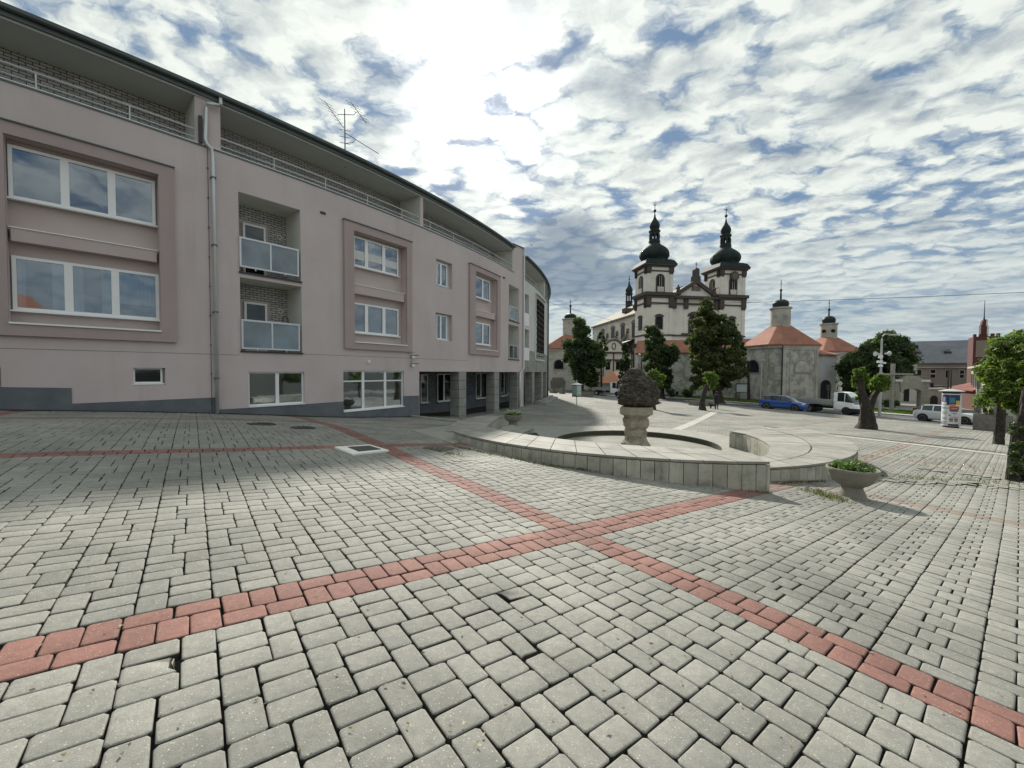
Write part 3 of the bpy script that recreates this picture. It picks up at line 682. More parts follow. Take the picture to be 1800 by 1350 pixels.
def window(parent, r, d, cols, m=None, fw=.085, transom=None, zb=None, name='window', blind=None, sill=True, gl=None):
    a, b, z0, z1 = r[:4]; zb = zb or (z0, z0); mb = MB(); k = fw/BR
    def zat(t): return zb[0] + (zb[1]-zb[0])*(t-a)/(b-a)
    fbox(mb, a, b, z1-fw, z1, d-.03, d+.03); fbox(mb, a, b, zb, (zb[0]+fw, zb[1]+fw), d-.03, d+.03)
    for t in (a, b-k): fbox(mb, t, t+k, (zat(t)+fw, zat(t+k)+fw), z1-fw, d-.03, d+.028)
    for c in cols:
        t = a + (b-a)*c; w = fw*1.05/BR; fbox(mb, t-w, t+w, (zat(t)+fw, zat(t)+fw), z1-fw, d-.03, d+.034)
    if transom: fbox(mb, a+k, b-k, transom-fw*.5, transom+fw*.5, d-.03, d+.026)
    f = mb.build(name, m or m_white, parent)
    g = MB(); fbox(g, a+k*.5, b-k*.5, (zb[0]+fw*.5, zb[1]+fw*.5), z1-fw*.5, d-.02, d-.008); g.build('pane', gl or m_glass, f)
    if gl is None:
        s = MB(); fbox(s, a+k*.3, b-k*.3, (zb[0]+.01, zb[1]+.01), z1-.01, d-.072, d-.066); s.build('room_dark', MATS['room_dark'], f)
        edges = [0]+list(cols)+[1]
        for c0, c1 in zip(edges, edges[1:]):
            q = rng.random(); t0, t1 = a+(b-a)*c0+k, a+(b-a)*c1-k; h = z1-zb[0]
            if q < .35: ranges = [(t0, t0+(t1-t0)*rng.uniform(.12, .3)), (t1-(t1-t0)*rng.uniform(.12, .3), t1)]
            elif q < .55: ranges = [(t0, t1)]
            else: ranges = []
            for (x0, x1) in ranges:
                g = MB(); m_ = max(4, int((x1-x0)*BR/.035)); zc = zb[0]+fw+(0 if len(ranges) == 2 else h*rng.uniform(.1, .55))
                vs = [FP(x0+(x1-x0)*i/m_, z, d-.045+.012*math.sin(i*2.1)) for i in range(m_+1) for z in (zc, z1-fw)]
                g.add(vs, [(2*i, 2*i+2, 2*i+3, 2*i+1) for i in range(m_)]); g.build('curtain', m_blind, f)
    if sill:
        s = MB(); fbox(s, a-.04/BR, b+.04/BR, (zb[0]-.045, zb[1]-.045), (zb[0]-.003, zb[1]-.003), d-.02, d+.15); s.build('sill', m_white, f)
    if blind:
        for (c0, c1, f0, f1) in blind:
            s = MB(); fbox(s, a+(b-a)*c0+k*1.1, a+(b-a)*c1-k*1.1, z0+(z1-z0)*f0, z0+(z1-z0)*f1, d-.008, d-.004); s.build('blind', m_blind, f)
    return f
def back(r, d, m, name):
    g = MB(); fbox(g, r[0]-.01, r[1]+.01, r[2]-.05, r[3]+.05, d-.1, d); return g.build(name, m, apt)
def baybox(ro, ri, name, cap=True):
    """thin projecting frame round a pair of windows"""
    a, b, z0, z1 = ro[:4]; c, e, y0, y1 = ri[:4]; g = MB(); dd = .13
    fbox(g, a, c, z0, z1, 0, dd); fbox(g, e, b, z0, z1, 0, dd); fbox(g, c, e, y1, z1, 0, dd); fbox(g, c, e, z0, y0, 0, dd)
    o = g.build(name, m_band, apt)
    g = MB(); fbox(g, a-.03/BR, b+.03/BR, z1, z1+.035, -.02, dd+.05); g.build('flashing', m_zincd, o)
    g = MB(); fbox(g, c+.002/BR, e-.002/BR, y0-.03, y0+.02, -.3, dd+.05); g.build('sill', m_white, o); return o
def bay(ro, ri, wu, wl, sp, cols, blinds=(None, None)):
    back(ri, -.34, m_inner, 'recess_wall'); baybox(ro, ri, 'bay_frame')
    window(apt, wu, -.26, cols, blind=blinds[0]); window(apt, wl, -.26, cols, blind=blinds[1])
    a, b, z0, z1 = sp[:4]; g = MB(); fbox(g, ri[0]+.001, ri[1]-.001, z0, z1, -.33, -.02); o = g.build('spandrel_panel', m_inner, apt)
    g = MB(); fbox(g, ri[0]+.0005, ri[1]-.0005, z1, z1+.028, -.33, .01); g.build('capping', m_white, o)
bay(R4(-24, 205, 589, 304, 298, 601), frA, R4(12.5, 252, 348, 272, 320, 397, d=-.26), R4(20, 449.6, 546, 278.5, 482, 562, d=-.26), R4(15, 399, 423, 280, 441.6, 460), (.345, .665))
bay(R4(602.5, 387, 614, 721.5, 426, 617.6), frB, R4(619.9, 415, 468.7, 699.5, 437.4, 484.8, d=-.26), R4(619.9, 532, 583.7, 700, 543, 592.4, d=-.26),
    R4(620, 500, 515.6, 710, 516, 530), (.27, .65), ([(0, .27, .25, .55), (.27, .65, .3, .55), (.65, 1, .25, .5)], None))
bay(R4(823.7, 464.5, 624, 877.3, 486, 625), frF, R4(834.2, 486.2, 523, 860.4, 494, 528.8, d=-.26), R4(834.2, 565.3, 605, 860.6, 570.6, 607, d=-.26),
    R4(833.6, 544, 554.6, 871.5, 552.8, 561.4), (.5,))
for r, rr in ((smE, R4(766.7, 461, 501.3, 785, 466, 504.5, d=-.2)), (smE2, R4(766.7, 553, 596.4, 784.5, 555.5, 597.5, d=-.2))):
    back(r, -.28, m_cream, 'recess_wall'); window(apt, rr, -.2, (.4,), fw=.06)
back(smG, -.2, m_inner, 'recess_wall'); window(apt, (smG[0], smG[1]-.06/BR, smG[2]+.06, smG[3]), -.15, (), fw=.05, gl=m_glassd)
back(smH, -.2, m_inner, 'recess_wall'); window(apt, (smH[0], smH[1]-.06/BR, smH[2]+.06, smH[3]), -.15, (), fw=.05, gl=m_glassd)
window(apt, gC, -.13, (.505,), fw=.06, zb=(gC[4], gC[5]), name='shop_window', gl=m_glassg, sill=False)
window(apt, gD, -.13, (.31, .675), fw=.06, zb=(gD[4], gD[5]), transom=gD[3]-.50, name='shop_window', gl=m_glassg, sill=False)
for r in (gC, gD):
    g = MB(); fbox(g, r[0], r[1], -3.4, (r[4]-.045, r[5]-.045), -.2, -.01); g.build('under_sill_wall', m_plin, apt)
    g = MB(); fbox(g, r[0], r[1], (r[4]-.045, r[5]-.045), (r[4]-.002, r[5]-.002), -.2, .05); g.build('sill', m_white, apt)
    g = MB(); fbox(g, r[0]-.02, r[1]+.02, min(r[4], r[5])-.1, r[3]+.1, -1.2, -.9); g.build('shop_back_wall', mat('shop_interior', (.20, .20, .18), .9, .3, 1), apt)

def balcony(r, rail, dep, tag_):
    a, b, z0, z1 = r[:4]; back(r, -dep, m_brick, 'brick_wall')
    # glazed balustrade: frame, panes, coping of the slab
    ra, rb, r0, r1 = rail[:4]; mb = MB(); k = .06/BR; d = .03
    fbox(mb, ra, rb, r1-.07, r1, d-.035, d+.035); fbox(mb, ra, rb, r0, r0+.06, d-.025, d+.025)
    for t in (ra, (ra+rb)/2-k/2, rb-k): fbox(mb, t, t+k, r0+.06, r1-.07, d-.024, d+.026)
    for f in (.25, .75):
        t = ra+(rb-ra)*f; fbox(mb, t-.015/BR, t+.015/BR, r0-.07, r0, d-.02, d+.02)
    o = mb.build('balcony_rail', m_alu, apt)
    g = MB(); fbox(g, ra+k*.5, rb-k*.5, r0+.05, r1-.06, d-.01, d+.006); g.build('glass_panel', m_frost, o)
    g = MB(); fbox(g, a-.02/BR, b+.03/BR, z0-.06, z0+.0, -.2, .06); o2 = g.build('balcony_edge', m_dark, apt)
    if tag_:
        # balcony door and ring lamp on the brick
        t0 = a + (b-a)*.22; t1 = a + (b-a)*.60; dd = -dep+.02
        g = MB(); fbox(g, t0-.12/BR, t1+.12/BR, z0, z1-.62, dd-.02, dd+.015); o3 = g.build('door_surround', m_inner, apt)
        window(apt, (t0, t1, z0+.05, z1-.72), dd+.10, (), fw=.08, sill=False, gl=m_glassd, name='balcony_door')
        c = FP(a+(b-a)*.86, z1-.95, dd+.04); g = MB(); pts = []
        for i in range(17):
            w = 2*math.pi*i/16; pts.append(FP(a+(b-a)*.86+.09*math.cos(w)/BR, z1-.95+.09*math.sin(w), dd+.04))
        g.tube(pts, .016, 6); g.build('ring_lamp', m_white, apt)
balcony(balU, R4(419.9, 416, 469.5, 524, 438.6, 486), 1.35, 1); balcony(balL, R4(423.5, 562, 614, 526, 569, 616.5), 1.35, 1)
balcony(gbU, R4(894.5, 537, 562, 909, 541.5, 564), 1.3, 0); balcony(gbL, R4(894, 605.3, 630, 909, 608, 631.5), 1.3, 0)
# tubular frame of a chair leaning on the lower balcony
_t = balL[1]-.55/BR; _b = FP(_t, balL[2]+.05, -.25); g = MB()
pts = [FP(_t-.10/BR, balL[2]+.05, -.25)]+[FP(_t-.10/BR+(.20*i/8)/BR, balL[2]+1.38+.12*math.sin(math.pi*i/8), -.25) for i in range(9)]+[FP(_t+.10/BR, balL[2]+.05, -.25)]
g.tube(pts, .022, 6)
for q in (.4, .9): g.tube([FP(_t-.10/BR, balL[2]+q, -.25), FP(_t+.10/BR, balL[2]+q, -.25)], .015, 5)
tag(g.build('folding_chair', m_dark), 'dark tubular folding chair leaning at the right of the lower brick balcony', 'chair')
# attic terrace: back wall, floor, soffit, eaves, fins
def attic(parent, t0, t1, fins, m_f, bm):
    g = MB(); fbox(g, t0, t1, Z_TOP-.4, Z_SOF, -1.75, -1.6); g.build('attic_wall', bm, parent)
    g = MB(); fbox(g, t0, t1, Z_TOP-.45, Z_TOP-.38, -1.6, -.25); fbox(g, t0, t1, Z_TOP-.45, Z_TOP-.004, -.25, -.012); g.build('terrace_floor', m_cream, parent)
    g = MB(); fbox(g, t0, t1, Z_SOF, Z_SOF+.16, -2.0, -.02); g.build('soffit', m_soff, parent)
    g = MB(); fbox(g, t0, t1, Z_SOF-.03, Z_SOF+.03, -.02, .04); g.build('soffit_trim', m_soff, parent); g = MB(); fbox(g, t0, t1, Z_SOF+.03, Z_EAV-.08, -.02, .12); g.build('fascia', m_zincd, parent)
    g = MB(); n = 90
    prof = [(.13, -.03), (.15, -.10), (.22, -.13), (.29, -.10), (.31, -.01), (.29, -.01), (.27, -.08), (.22, -.11), (.17, -.08), (.15, -.01)]
    vs = []; fs = []
    for i in range(n+1):
        t = t0+(t1-t0)*i/n; vs += [FP(t, Z_EAV+b, a) for a, b in prof]
    for i in range(n):
        for j in range(len(prof)-1): fs.append((i*10+j, i*10+j+1, (i+1)*10+j+1, (i+1)*10+j))
    g.add(vs, fs); g.build('gutter', m_zincd, parent)
    g = MB(); fs = []; vs = []
    for i in range(n+1):
        t = t0+(t1-t0)*i/n; vs += [FP(t, Z_EAV, .16), FP(t, Z_EAV-.07, .16), FP(t, Z_EAV-.04, -1), FP(t, Z_EAV+1.6, -7), FP(t, Z_EAV+1.6, -7.02)]
    for i in range(n):
        k = 5*i; fs += [(k+1, k, k+5, k+6), (k, k+3, k+8, k+5), (k+2, k+1, k+6, k+7), (k+3, k+2, k+7, k+8)]
    g.add(vs, fs); g.build('roof', mat('roof_sheet', (.16, .19, .18), .6, .15, 1), parent)
    for (a, b) in fins:
        g = MB(); fbox(g, a, b, Z_TOP-.002, Z_SOF+.1, -1.6, -.004); g.build('fin_wall', m_f, parent)
        g = MB(); fbox(g, a-.012/BR, a-.001/BR, Z_TOP+.03, Z_SOF-.001, -1.6, -.03); g.build('fin_side', m_cream, parent)
def railing(parent, t0, t1, step=1.95):
    g = MB(); n = max(2, int((t1-t0)*BR/.8))
    for z, r in ((Z_TOP+.50, .027), (Z_TOP+.22, .02)):
        g.tube([FP(t0+(t1-t0)*i/n, z, -.07) for i in range(n+1)], r, 6)
    k = int((t1-t0)*BR/step)
    for i in range(k+1):
        t = t0 + .02/BR + (t1-t0-.04/BR)*i/max(1, k); g.tube([FP(t, Z_TOP, -.07), FP(t, Z_TOP+.5, -.07)], .017, 6)
    g.build('railing', m_alu, parent)
    g = MB(); fbox(g, t0, t1, Z_TOP, Z_TOP+.03, -.27, .035); fbox(g, t0, t1, Z_TOP-.05, Z_TOP, .0, .03, 1); g.build('coping', [m_alu, m_zincd], parent)
    q = int((t1-t0)*BR/1.9)
    for i in range(q):
        g = MB(); a = t0 + (t1-t0)*(i+.1)/q; fbox(g, a, a+1.3/BR, Z_TOP+.03, Z_TOP+.12, -.2, -.12); g.build('dark_slot', m_dark, parent)
f1 = (TH(344, 250), TH(388, 250)); f2 = (TH(739, 380), TH(744, 380)); f3 = (TH(901, 450), TB)
attic(apt, TA, f3[0]+.05/BR, [f1, f2], m_wall, m_brick)
g = MB(); fbox(g, f3[0], TB-.0002, Z_TOP-.002, (11.62, 12.02), -2.2, -.003); g.build('end_wall', m_wall, apt)
g = MB(); fbox(g, f3[0]-.015/BR, f3[0]-.001/BR, Z_TOP+.03, Z_SOF-.001, -1.6, -.03); g.build('fin_side', m_cream, apt)
g = MB(); fbox(g, f3[0]-.06/BR, TB+.05/BR, (11.62, 12.02), (11.68, 12.08), -2.25, .08); g.build('end_capping', m_zincd, apt)
for a, b in ((TA, f1[0]+.3/BR), (f1[0]+.42/BR, f3[0]+.3/BR)): railing(apt, a, b)
# facing strip of the fins: rail returns
g = MB(); a = TH(358, 250); fbox(g, a-.05, a-.05+.22/BR, Z_TOP+.0, Z_TOP+1.0, -.02, .10) if False else fbox(g, TH(349, 250), TH(355, 250), Z_TOP+.02, Z_TOP+.95, .0, .12); g.build('roof_outlet_box', m_dark, apt)
# rainwater pipes
def pipe(name, parent, P, r=.06, m=None):
    g = MB(); g.tube(P, r, 10); o = g.build(name, m or m_alu, parent, smooth=True); return o
t = TH(377, 500); zf = G(-10.8, 14.8)
pipe('drainpipe', apt, [FP(TH(385, 180), Z_EAV-.05, .2), FP(TH(385, 185), Z_EAV-.33, .2), FP(TH(381, 190), Z_EAV-.42, .2), FP(TH(362, 190), Z_EAV-.48, .16), FP(TH(360, 200), Z_EAV-.65, .12),
     FP(TH(360, 250), Z_TOP+.2, .12), FP(TH(362, 255), Z_TOP+.03, .12), FP(TH(370, 260), Z_TOP-.08, .12), FP(t, Z_TOP-.28, .11), FP(t, zf+.02, .11)], .058)
g = MB()
for z in (1.2, 3.6, 6.0, 8.4):
    g = MB(); fbox(g, t-.075/BR, t+.075/BR, z, z+.05, .0, .178); g.build('pipe_bracket', m_zincd, apt)
t = TH(918.5, 600); pipe('drainpipe', apt, [FP(t, 12.0, .12), FP(t, Z_EAV-.6, .12), FP(t, ARC_Z+.3, .12), FP(TH(912, 600), ARC_Z-.1, .12), FP(TH(911.5, 600), G(.6, 33.7), .12)], .07, m_alu)
# lightning conductor with clips
t = TH(368.5, 500); g = MB(); g.tube([FP(t, Z_TOP, .03), FP(t, zf, .03)], .008, 5)
for z in np.arange(zf+.4, Z_TOP, 1.05): fbox(g, t-.02/BR, t+.02/BR, z, z+.03, 0, .05)
g.build('lightning_conductor', m_dark, apt)
# vents
g = MB(); a, z = thz(563, 373); fbox(g, a, a+.22/BR, z-.04, z+.04, -.01, .05); a, z = thz(885, 488); fbox(g, a-.1/BR, a+.15/BR, z-.05, z+.04, -.01, .08); g.build('wall_vent', m_dark, apt)
g = MB(); a, z = thz(647, 635.5); fbox(g, a-.06/BR, a+.06/BR, z-.06, z+.06, 0, .1); g.build('wall_lamp', m_white, apt)
for (u, v) in ((723.5, 625), (723.5, 639.5)):
    a, z = thz(u, v); g = MB(); pts = [FP(a+.16*math.cos(w)/BR, z+.16*math.sin(w), .1) for w in [math.pi*(.5+i/8) for i in range(9)]]
    g.tube(pts, .014, 5); g.tube([FP(a, z+.0, 0), FP(a, z+.0, .55)], .02, 6); o = g.build('sign_bracket', m_dark, apt)
    g = MB(); fbox(g, a-.1/BR, a+.1/BR, z-.15, z-.02, .12, .16); g.build('bracket_plate', m_white, o)
# arcade
def arcade(parent, t0, t1, cols, zc, wins_, floor_z, dep=3.0, bm=None, cm=None):
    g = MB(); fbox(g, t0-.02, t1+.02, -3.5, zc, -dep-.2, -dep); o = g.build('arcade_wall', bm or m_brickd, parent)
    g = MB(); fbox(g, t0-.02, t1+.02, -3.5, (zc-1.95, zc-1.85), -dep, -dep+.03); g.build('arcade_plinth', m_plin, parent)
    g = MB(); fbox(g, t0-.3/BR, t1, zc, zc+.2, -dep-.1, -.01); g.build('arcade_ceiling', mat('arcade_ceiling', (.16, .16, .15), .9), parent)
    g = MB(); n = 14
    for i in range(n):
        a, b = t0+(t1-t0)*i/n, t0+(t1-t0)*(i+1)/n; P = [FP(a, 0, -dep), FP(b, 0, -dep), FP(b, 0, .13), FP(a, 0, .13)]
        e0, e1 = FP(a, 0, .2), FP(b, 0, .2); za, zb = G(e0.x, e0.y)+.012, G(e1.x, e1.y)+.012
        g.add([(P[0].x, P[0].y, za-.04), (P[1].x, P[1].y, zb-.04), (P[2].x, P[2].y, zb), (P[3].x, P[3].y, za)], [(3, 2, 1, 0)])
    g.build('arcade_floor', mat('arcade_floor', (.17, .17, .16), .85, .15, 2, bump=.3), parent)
    for (u0, u1, dp) in cols:
        a, b = TH(u0, 690), TH(u1, 690); p = FP((a+b)/2, 0, -.3); zg = G(p.x, p.y); g = MB(); z = zc; k = 0
        while z > zg - .3:
            fbox(g, a, b, z-.545, z-.012, -dp, .012); z -= .557
        fbox(g, a+.02/BR, b-.02/BR, zg-.3, zc, -dp+.02, -.008, 1); g.build('column', [cm or m_stone, m_dark], parent)
    for (u0, u1, vt, vb, cols_) in wins_:
        r = rect(u0, vt, vb, u1, vt+.5, vb-.5, d=-dep); window(parent, r, -dep+.08, cols_, fw=.06, gl=m_glassd)
g = MB(); fbox(g, t737-.25/BR, t737, -3.4, ARC_Z, -3.2, -.01); g.build('arcade_end_wall', m_plin, apt)
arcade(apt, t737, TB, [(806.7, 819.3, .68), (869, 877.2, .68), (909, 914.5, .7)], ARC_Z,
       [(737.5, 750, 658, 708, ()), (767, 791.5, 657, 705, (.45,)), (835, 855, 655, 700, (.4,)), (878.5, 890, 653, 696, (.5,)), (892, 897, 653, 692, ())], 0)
# rooftop antenna
t = TH(604, 270); b0 = FP(t, Z_EAV+.3, -1.2); b0.x = D(606.5, 240).x*b0.y; an = empty('tv_antenna', b0, 'tall rooftop television antenna mast with several cross booms on the pink building', 'antenna')
mr = 1.0; top = at(605, 192, b0.y); g = MB(); g.tube([b0-Vector((0, 0, .6)), Vector((b0.x, b0.y, top.z))], .03, 7); mast = g.build('mast', m_dark, an)
def A(u, v, dy=0): return at(u, v, b0.y+dy)
for P, els in (([A(571, 178, .6), A(604, 225, -.2)], 7), ([A(617, 180, .4), A(644, 217, -.6)], 6), ([A(607, 234, .2), A(665, 270, -.9)], 9)):
    g = MB(); g.tube(P, .016, 5)
    dr = (P[1]-P[0]).normalized(); el = dr.cross(Vector((0, 0, 1))).normalized()
    for i in range(els):
        c = P[0].lerp(P[1], (i+.3)/els); L = .34 - .02*i; g.tube([c-el*L, c+el*L], .009, 4)
    g.build('boom', m_dark, an)
g = MB(); g.tube([A(593, 201), A(622, 202), A(626, 197)], .015, 5); g.tube([A(608, 252), A(620, 251), A(625, 245)], .015, 5)
for v in (228, 240, 251, 265): g.tube([A(597, v-1), A(616, v+3)], .012, 4)
g.build('cross_arm', m_dark, an)

# ---------------------------------------------------------------- second, off-white section
wb = empty('apartment_building', FP(TB+.1, G(2, 38)), 'off-white curved building with dark lattice stair window, beyond the downpipe of the pink one', 'building')
TB2 = TB + .0006
hb = [rect(920.5, 514, 571, 930, 520, 573), rect(920.5, 578, 632, 930, 580, 633)]; hl = rect(942, 527, 626, 956, 534, 628)
t925 = TH(920.5); z3 = thz(940, 637)[1]; t962 = TH(960.5)
holes = [(r[0], r[1], r[2], r[3], 1.2, 0) for r in hb] + [(hl[0], hl[1], hl[2], hl[3], .25, 0), (t925, t962, -3.5, ARC_Z, .7, 1, True)]
g = MB(); curved_wall(g, TB2, TC, -3.5, Z_TOP, holes, 0, 0); g.build('wall', [m_white3, m_stone], wb)
g = MB(); fbox(g, TB2, TC, ARC_Z, z3+1.0, 0, .03); g.build('stone_band', m_stone, wb)
for r in hb:
    g = MB(); fbox(g, r[0]-.01, r[1]+.01, r[2], r[3], -1.3, -1.2); g.build('balcony_wall', m_cream, wb)
    g = MB(); fbox(g, r[0], r[1], r[2]-.05, r[2]+1.05, .01, .04); g.build('balcony_panel', m_white, wb)
g = MB(); fbox(g, hl[0], hl[1], hl[2], hl[3], -.24, -.2); o = g.build('stair_window', m_glass, wb)
g = MB(); fr = mat('lattice_frame', (.045, .03, .03), .6)
for i in range(4):
    t = hl[0]+(hl[1]-hl[0])*i/3; fbox(g, t-.05/BR, t+.05/BR, hl[2], hl[3], -.19, .06)
for j in range(11):
    z = hl[2]+(hl[3]-hl[2])*j/10; fbox(g, hl[0], hl[1], z-.045, z+.045, -.18, .04)
g.build('lattice', fr, o)
g = MB(); e = TH(956.5, 500); fbox(g, hl[0]-.4/BR, hl[0]-.1/BR, hl[2]-.3, hl[3]+.3, 0, .08); fbox(g, hl[0]-.4/BR, hl[1]+.4/BR, hl[2]-.45, hl[2]-.3, 0, .12); fbox(g, hl[0]-.4/BR, hl[1]+.4/BR, hl[3]+.3, hl[3]+.4, 0, .25); g.build('window_surround', m_white3, wb)
attic(wb, TB2, TC, [(TB2+.14, TB2+.15), (TC-.05, TC)], m_white3, m_cream)
railing(wb, TB2+.1/BR, TC)
arcade(wb, TB2, TC, [(935.3, 939, .7), (951.5, 954.2, .75), (959.5, 961.5, .8)], ARC_Z, [(924, 933, 655, 690, (.5,))], 0)
pipe('drainpipe', wb, [FP(TH(959.5, 600)+.02, Z_EAV, .15), FP(TH(959.5, 600)+.02, G(5, 50), .15)], .09, m_zincd)
# steps and long kerb beside the arcade
st = empty('arcade_steps', pix(950, 705), 'low grey steps at the far end of the curved arcade', 'steps')
for k, (d0, d1, h) in enumerate(((.25, .75, .30), (.75, 1.25, .15))):
    g = MB(); a, b = TH(937), TH(959)+.04
    p = FP((a+b)/2, 0, .7); z = G(p.x, p.y); fbox(g, a, b, z-.3, z+h, d0, d1); g.build('step', m_stone, st)
P = [pix(711, 731.5), pix(760, 737.5), pix(812, 743)]
g = MB()
for a, b in zip(P, P[1:]):
    n = Vector((-(b-a).y, (b-a).x, 0)).normalized()*.09; g.hexa([a-n-Vector((0,0,.3)), b-n-Vector((0,0,.3)), b+n-Vector((0,0,.3)), a+n-Vector((0,0,.3)), a-n+Vector((0,0,.10)), b-n+Vector((0,0,.10)), b+n+Vector((0,0,.10)), a+n+Vector((0,0,.10))])
tag(g.build('ramp_kerb', m_strip), 'long pale kerb running from the building corner along the arcade ramp', 'kerb')
# far rear building shell behind the curved front so that nothing is open from behind
g = MB(); fbox(g, TA, TC, -3.5, Z_EAV+1.5, -7.4, -7.0, seg=3); g.build('rear_wall', m_cream, apt)
# ================================================================ FOUNTAIN AND THE SQUARE'S FURNITURE
def circ3(a, b, c):
    ax, ay, bx, by, cx, cy = *a, *b, *c; d = 2*(ax*(by-cy)+bx*(cy-ay)+cx*(ay-by))
    ux = ((ax*ax+ay*ay)*(by-cy)+(bx*bx+by*by)*(cy-ay)+(cx*cx+cy*cy)*(ay-by))/d
    uy = ((ax*ax+ay*ay)*(cx-bx)+(bx*bx+by*by)*(ax-cx)+(cx*cx+cy*cy)*(bx-ax))/d
    return (ux, uy), math.hypot(ax-ux, ay-uy)
def arc(a, b, c, n):
    (ux, uy), r = circ3(a, b, c); t = [math.atan2(p[1]-uy, p[0]-ux) for p in (a, b, c)]
    while t[2]-t[0] > math.pi: t[2] -= 2*math.pi
    while t[2]-t[0] < -math.pi: t[2] += 2*math.pi
    return [Vector((ux+r*math.cos(t[0]+(t[2]-t[0])*i/n), uy+r*math.sin(t[0]+(t[2]-t[0])*i/n))) for i in range(n+1)]
def resample(pts, n):
    pts = [Vector(p) for p in pts]; L = [0]
    for a, b in zip(pts, pts[1:]): L.append(L[-1]+(b-a).length)
    out = []
    for i in range(n+1):
        s = L[-1]*i/n; k = max(0, min(len(pts)-2, next((j-1 for j in range(1, len(L)) if L[j] >= s), len(pts)-2)))
        out.append(pts[k].lerp(pts[k+1], (s-L[k])/max(1e-6, L[k+1]-L[k])))
    return out
m_tile = mat('fountain_tile', (.40, .39, .33), .8, .12, 2.5, isl=.15, bump=.3, bscale=50, col2=(.20, .20, .155), thr=(.48, .68), dscale=2.2, streak=.45, sfr=9)
m_cap = mat('fountain_cap', (.28, .272, .238), .78, .14, 2.5, isl=.12, bump=.3, bscale=50, col2=(.19, .185, .155), thr=(.46, .66), dscale=1.5)
m_core = mat('dark_joint', (.07, .068, .058), .95, .2, 5)
def ringblock(name, outer, inner, ztop, n, lab, cat, tw=.255, two=True):
    O = resample(outer, n); I = resample(inner, n); c = sum((Vector((p.x, p.y, ztop)) for p in O+I), Vector())/(2*n+2)
    t = empty(name, (c.x, c.y, G(c.x, c.y)), lab, cat)
    core = MB(); capm = MB()
    for i in range(n):
        q = [O[i], O[i+1], I[i+1], I[i]]; m = (q[0]+q[1]+q[2]+q[3])/4
        ins = lambda p, r_: p + (r_-p).normalized()*.07
        e0 = (q[1]-q[0]).normalized()*(.07 if i == 0 else 0); e1 = (q[0]-q[1]).normalized()*(.07 if i == n-1 else 0)
        qq = [ins(q[0], q[3])+e0, ins(q[1], q[2])+e1, ins(q[2], q[1])+e1, ins(q[3], q[0])+e0]
        core.hexa([(p.x, p.y, -3.0) for p in qq] + [(p.x, p.y, ztop-.03) for p in qq])
        rows = [(0, .5), (.5, 1)] if two else [(0, 1)]
        for f0, f1 in rows:
            Q = [O[i].lerp(I[i], f0), O[i+1].lerp(I[i+1], f0), O[i+1].lerp(I[i+1], f1), O[i].lerp(I[i], f1)]; mm = sum(Q, Vector((0, 0)))/4
            w = max(.1, (Q[1]-Q[0]).length); h = max(.05, (Q[3]-Q[0]).length)
            def sh(p): d = p-mm; return mm + d*(1-.018/ max(w, .2))
            ov = .0
            capm.hexa([(*sh(p), ztop-.045) for p in Q] + [(*sh(p), ztop+rng.uniform(-.002, .002)) for p in Q])
    core.build('core', m_core, t); capm.build('top_slabs', m_cap, t)
    face = MB(); loop = [*O, *I[::-1], O[0]]; Lp = resample(loop, 1)  # tiles round the whole outline
    for a, b in zip(loop, loop[1:]):
        pass
    def run(P, sgn):
        L = sum((b-a).length for a, b in zip(P, P[1:])); k = max(1, round(L/tw)); Q = resample(P, k)
        for a, b in zip(Q, Q[1:]):
            d = (b-a).normalized(); nrm = Vector((d.y, -d.x))*sgn; a2, b2 = a+d*.006, b-d*.006
            zb = G(a.x, a.y)-.2; z1 = ztop-.062; j = rng.uniform(-.002, .002)
            p = [a2+nrm*(-.065), b2+nrm*(-.065), b2+nrm*(-.006+j), a2+nrm*(-.006+j)]
            if sgn < 0: p = p[::-1]
            face.hexa([(*q, zb) for q in p] + [(*q, z1) for q in p])
    m = sum(O, Vector((0, 0)))/(n+1) - sum(I, Vector((0, 0)))/(n+1)
    d = (O[1]-O[0]).normalized(); s = 1 if Vector((d.y, -d.x)).dot(O[0]-I[0]) > 0 else -1
    run(O, s); run(I, -s); run([I[0], O[0]], s); run([O[-1], I[-1]], s)
    face.build('facing_tiles', m_tile, t); return t
# tall curved seat wall
zt = -.10
P = lambda u, v, zr: (lambda d: (d.x*zr/d.z, zr/d.z))(D(u, v))
O = arc(P(796.4, 757.8, -1.6), P(972, 790.5, -1.6), P(1355, 812, -1.6), 40)
I = arc(P(847, 748, -1.6), P(1001, 773, -1.6), P(1258, 789.5, -1.6), 40)
ringblock('fountain_seat_wall', O, I, zt, 13, 'long pale tiled curved seat wall in front of the fountain basin', 'wall')
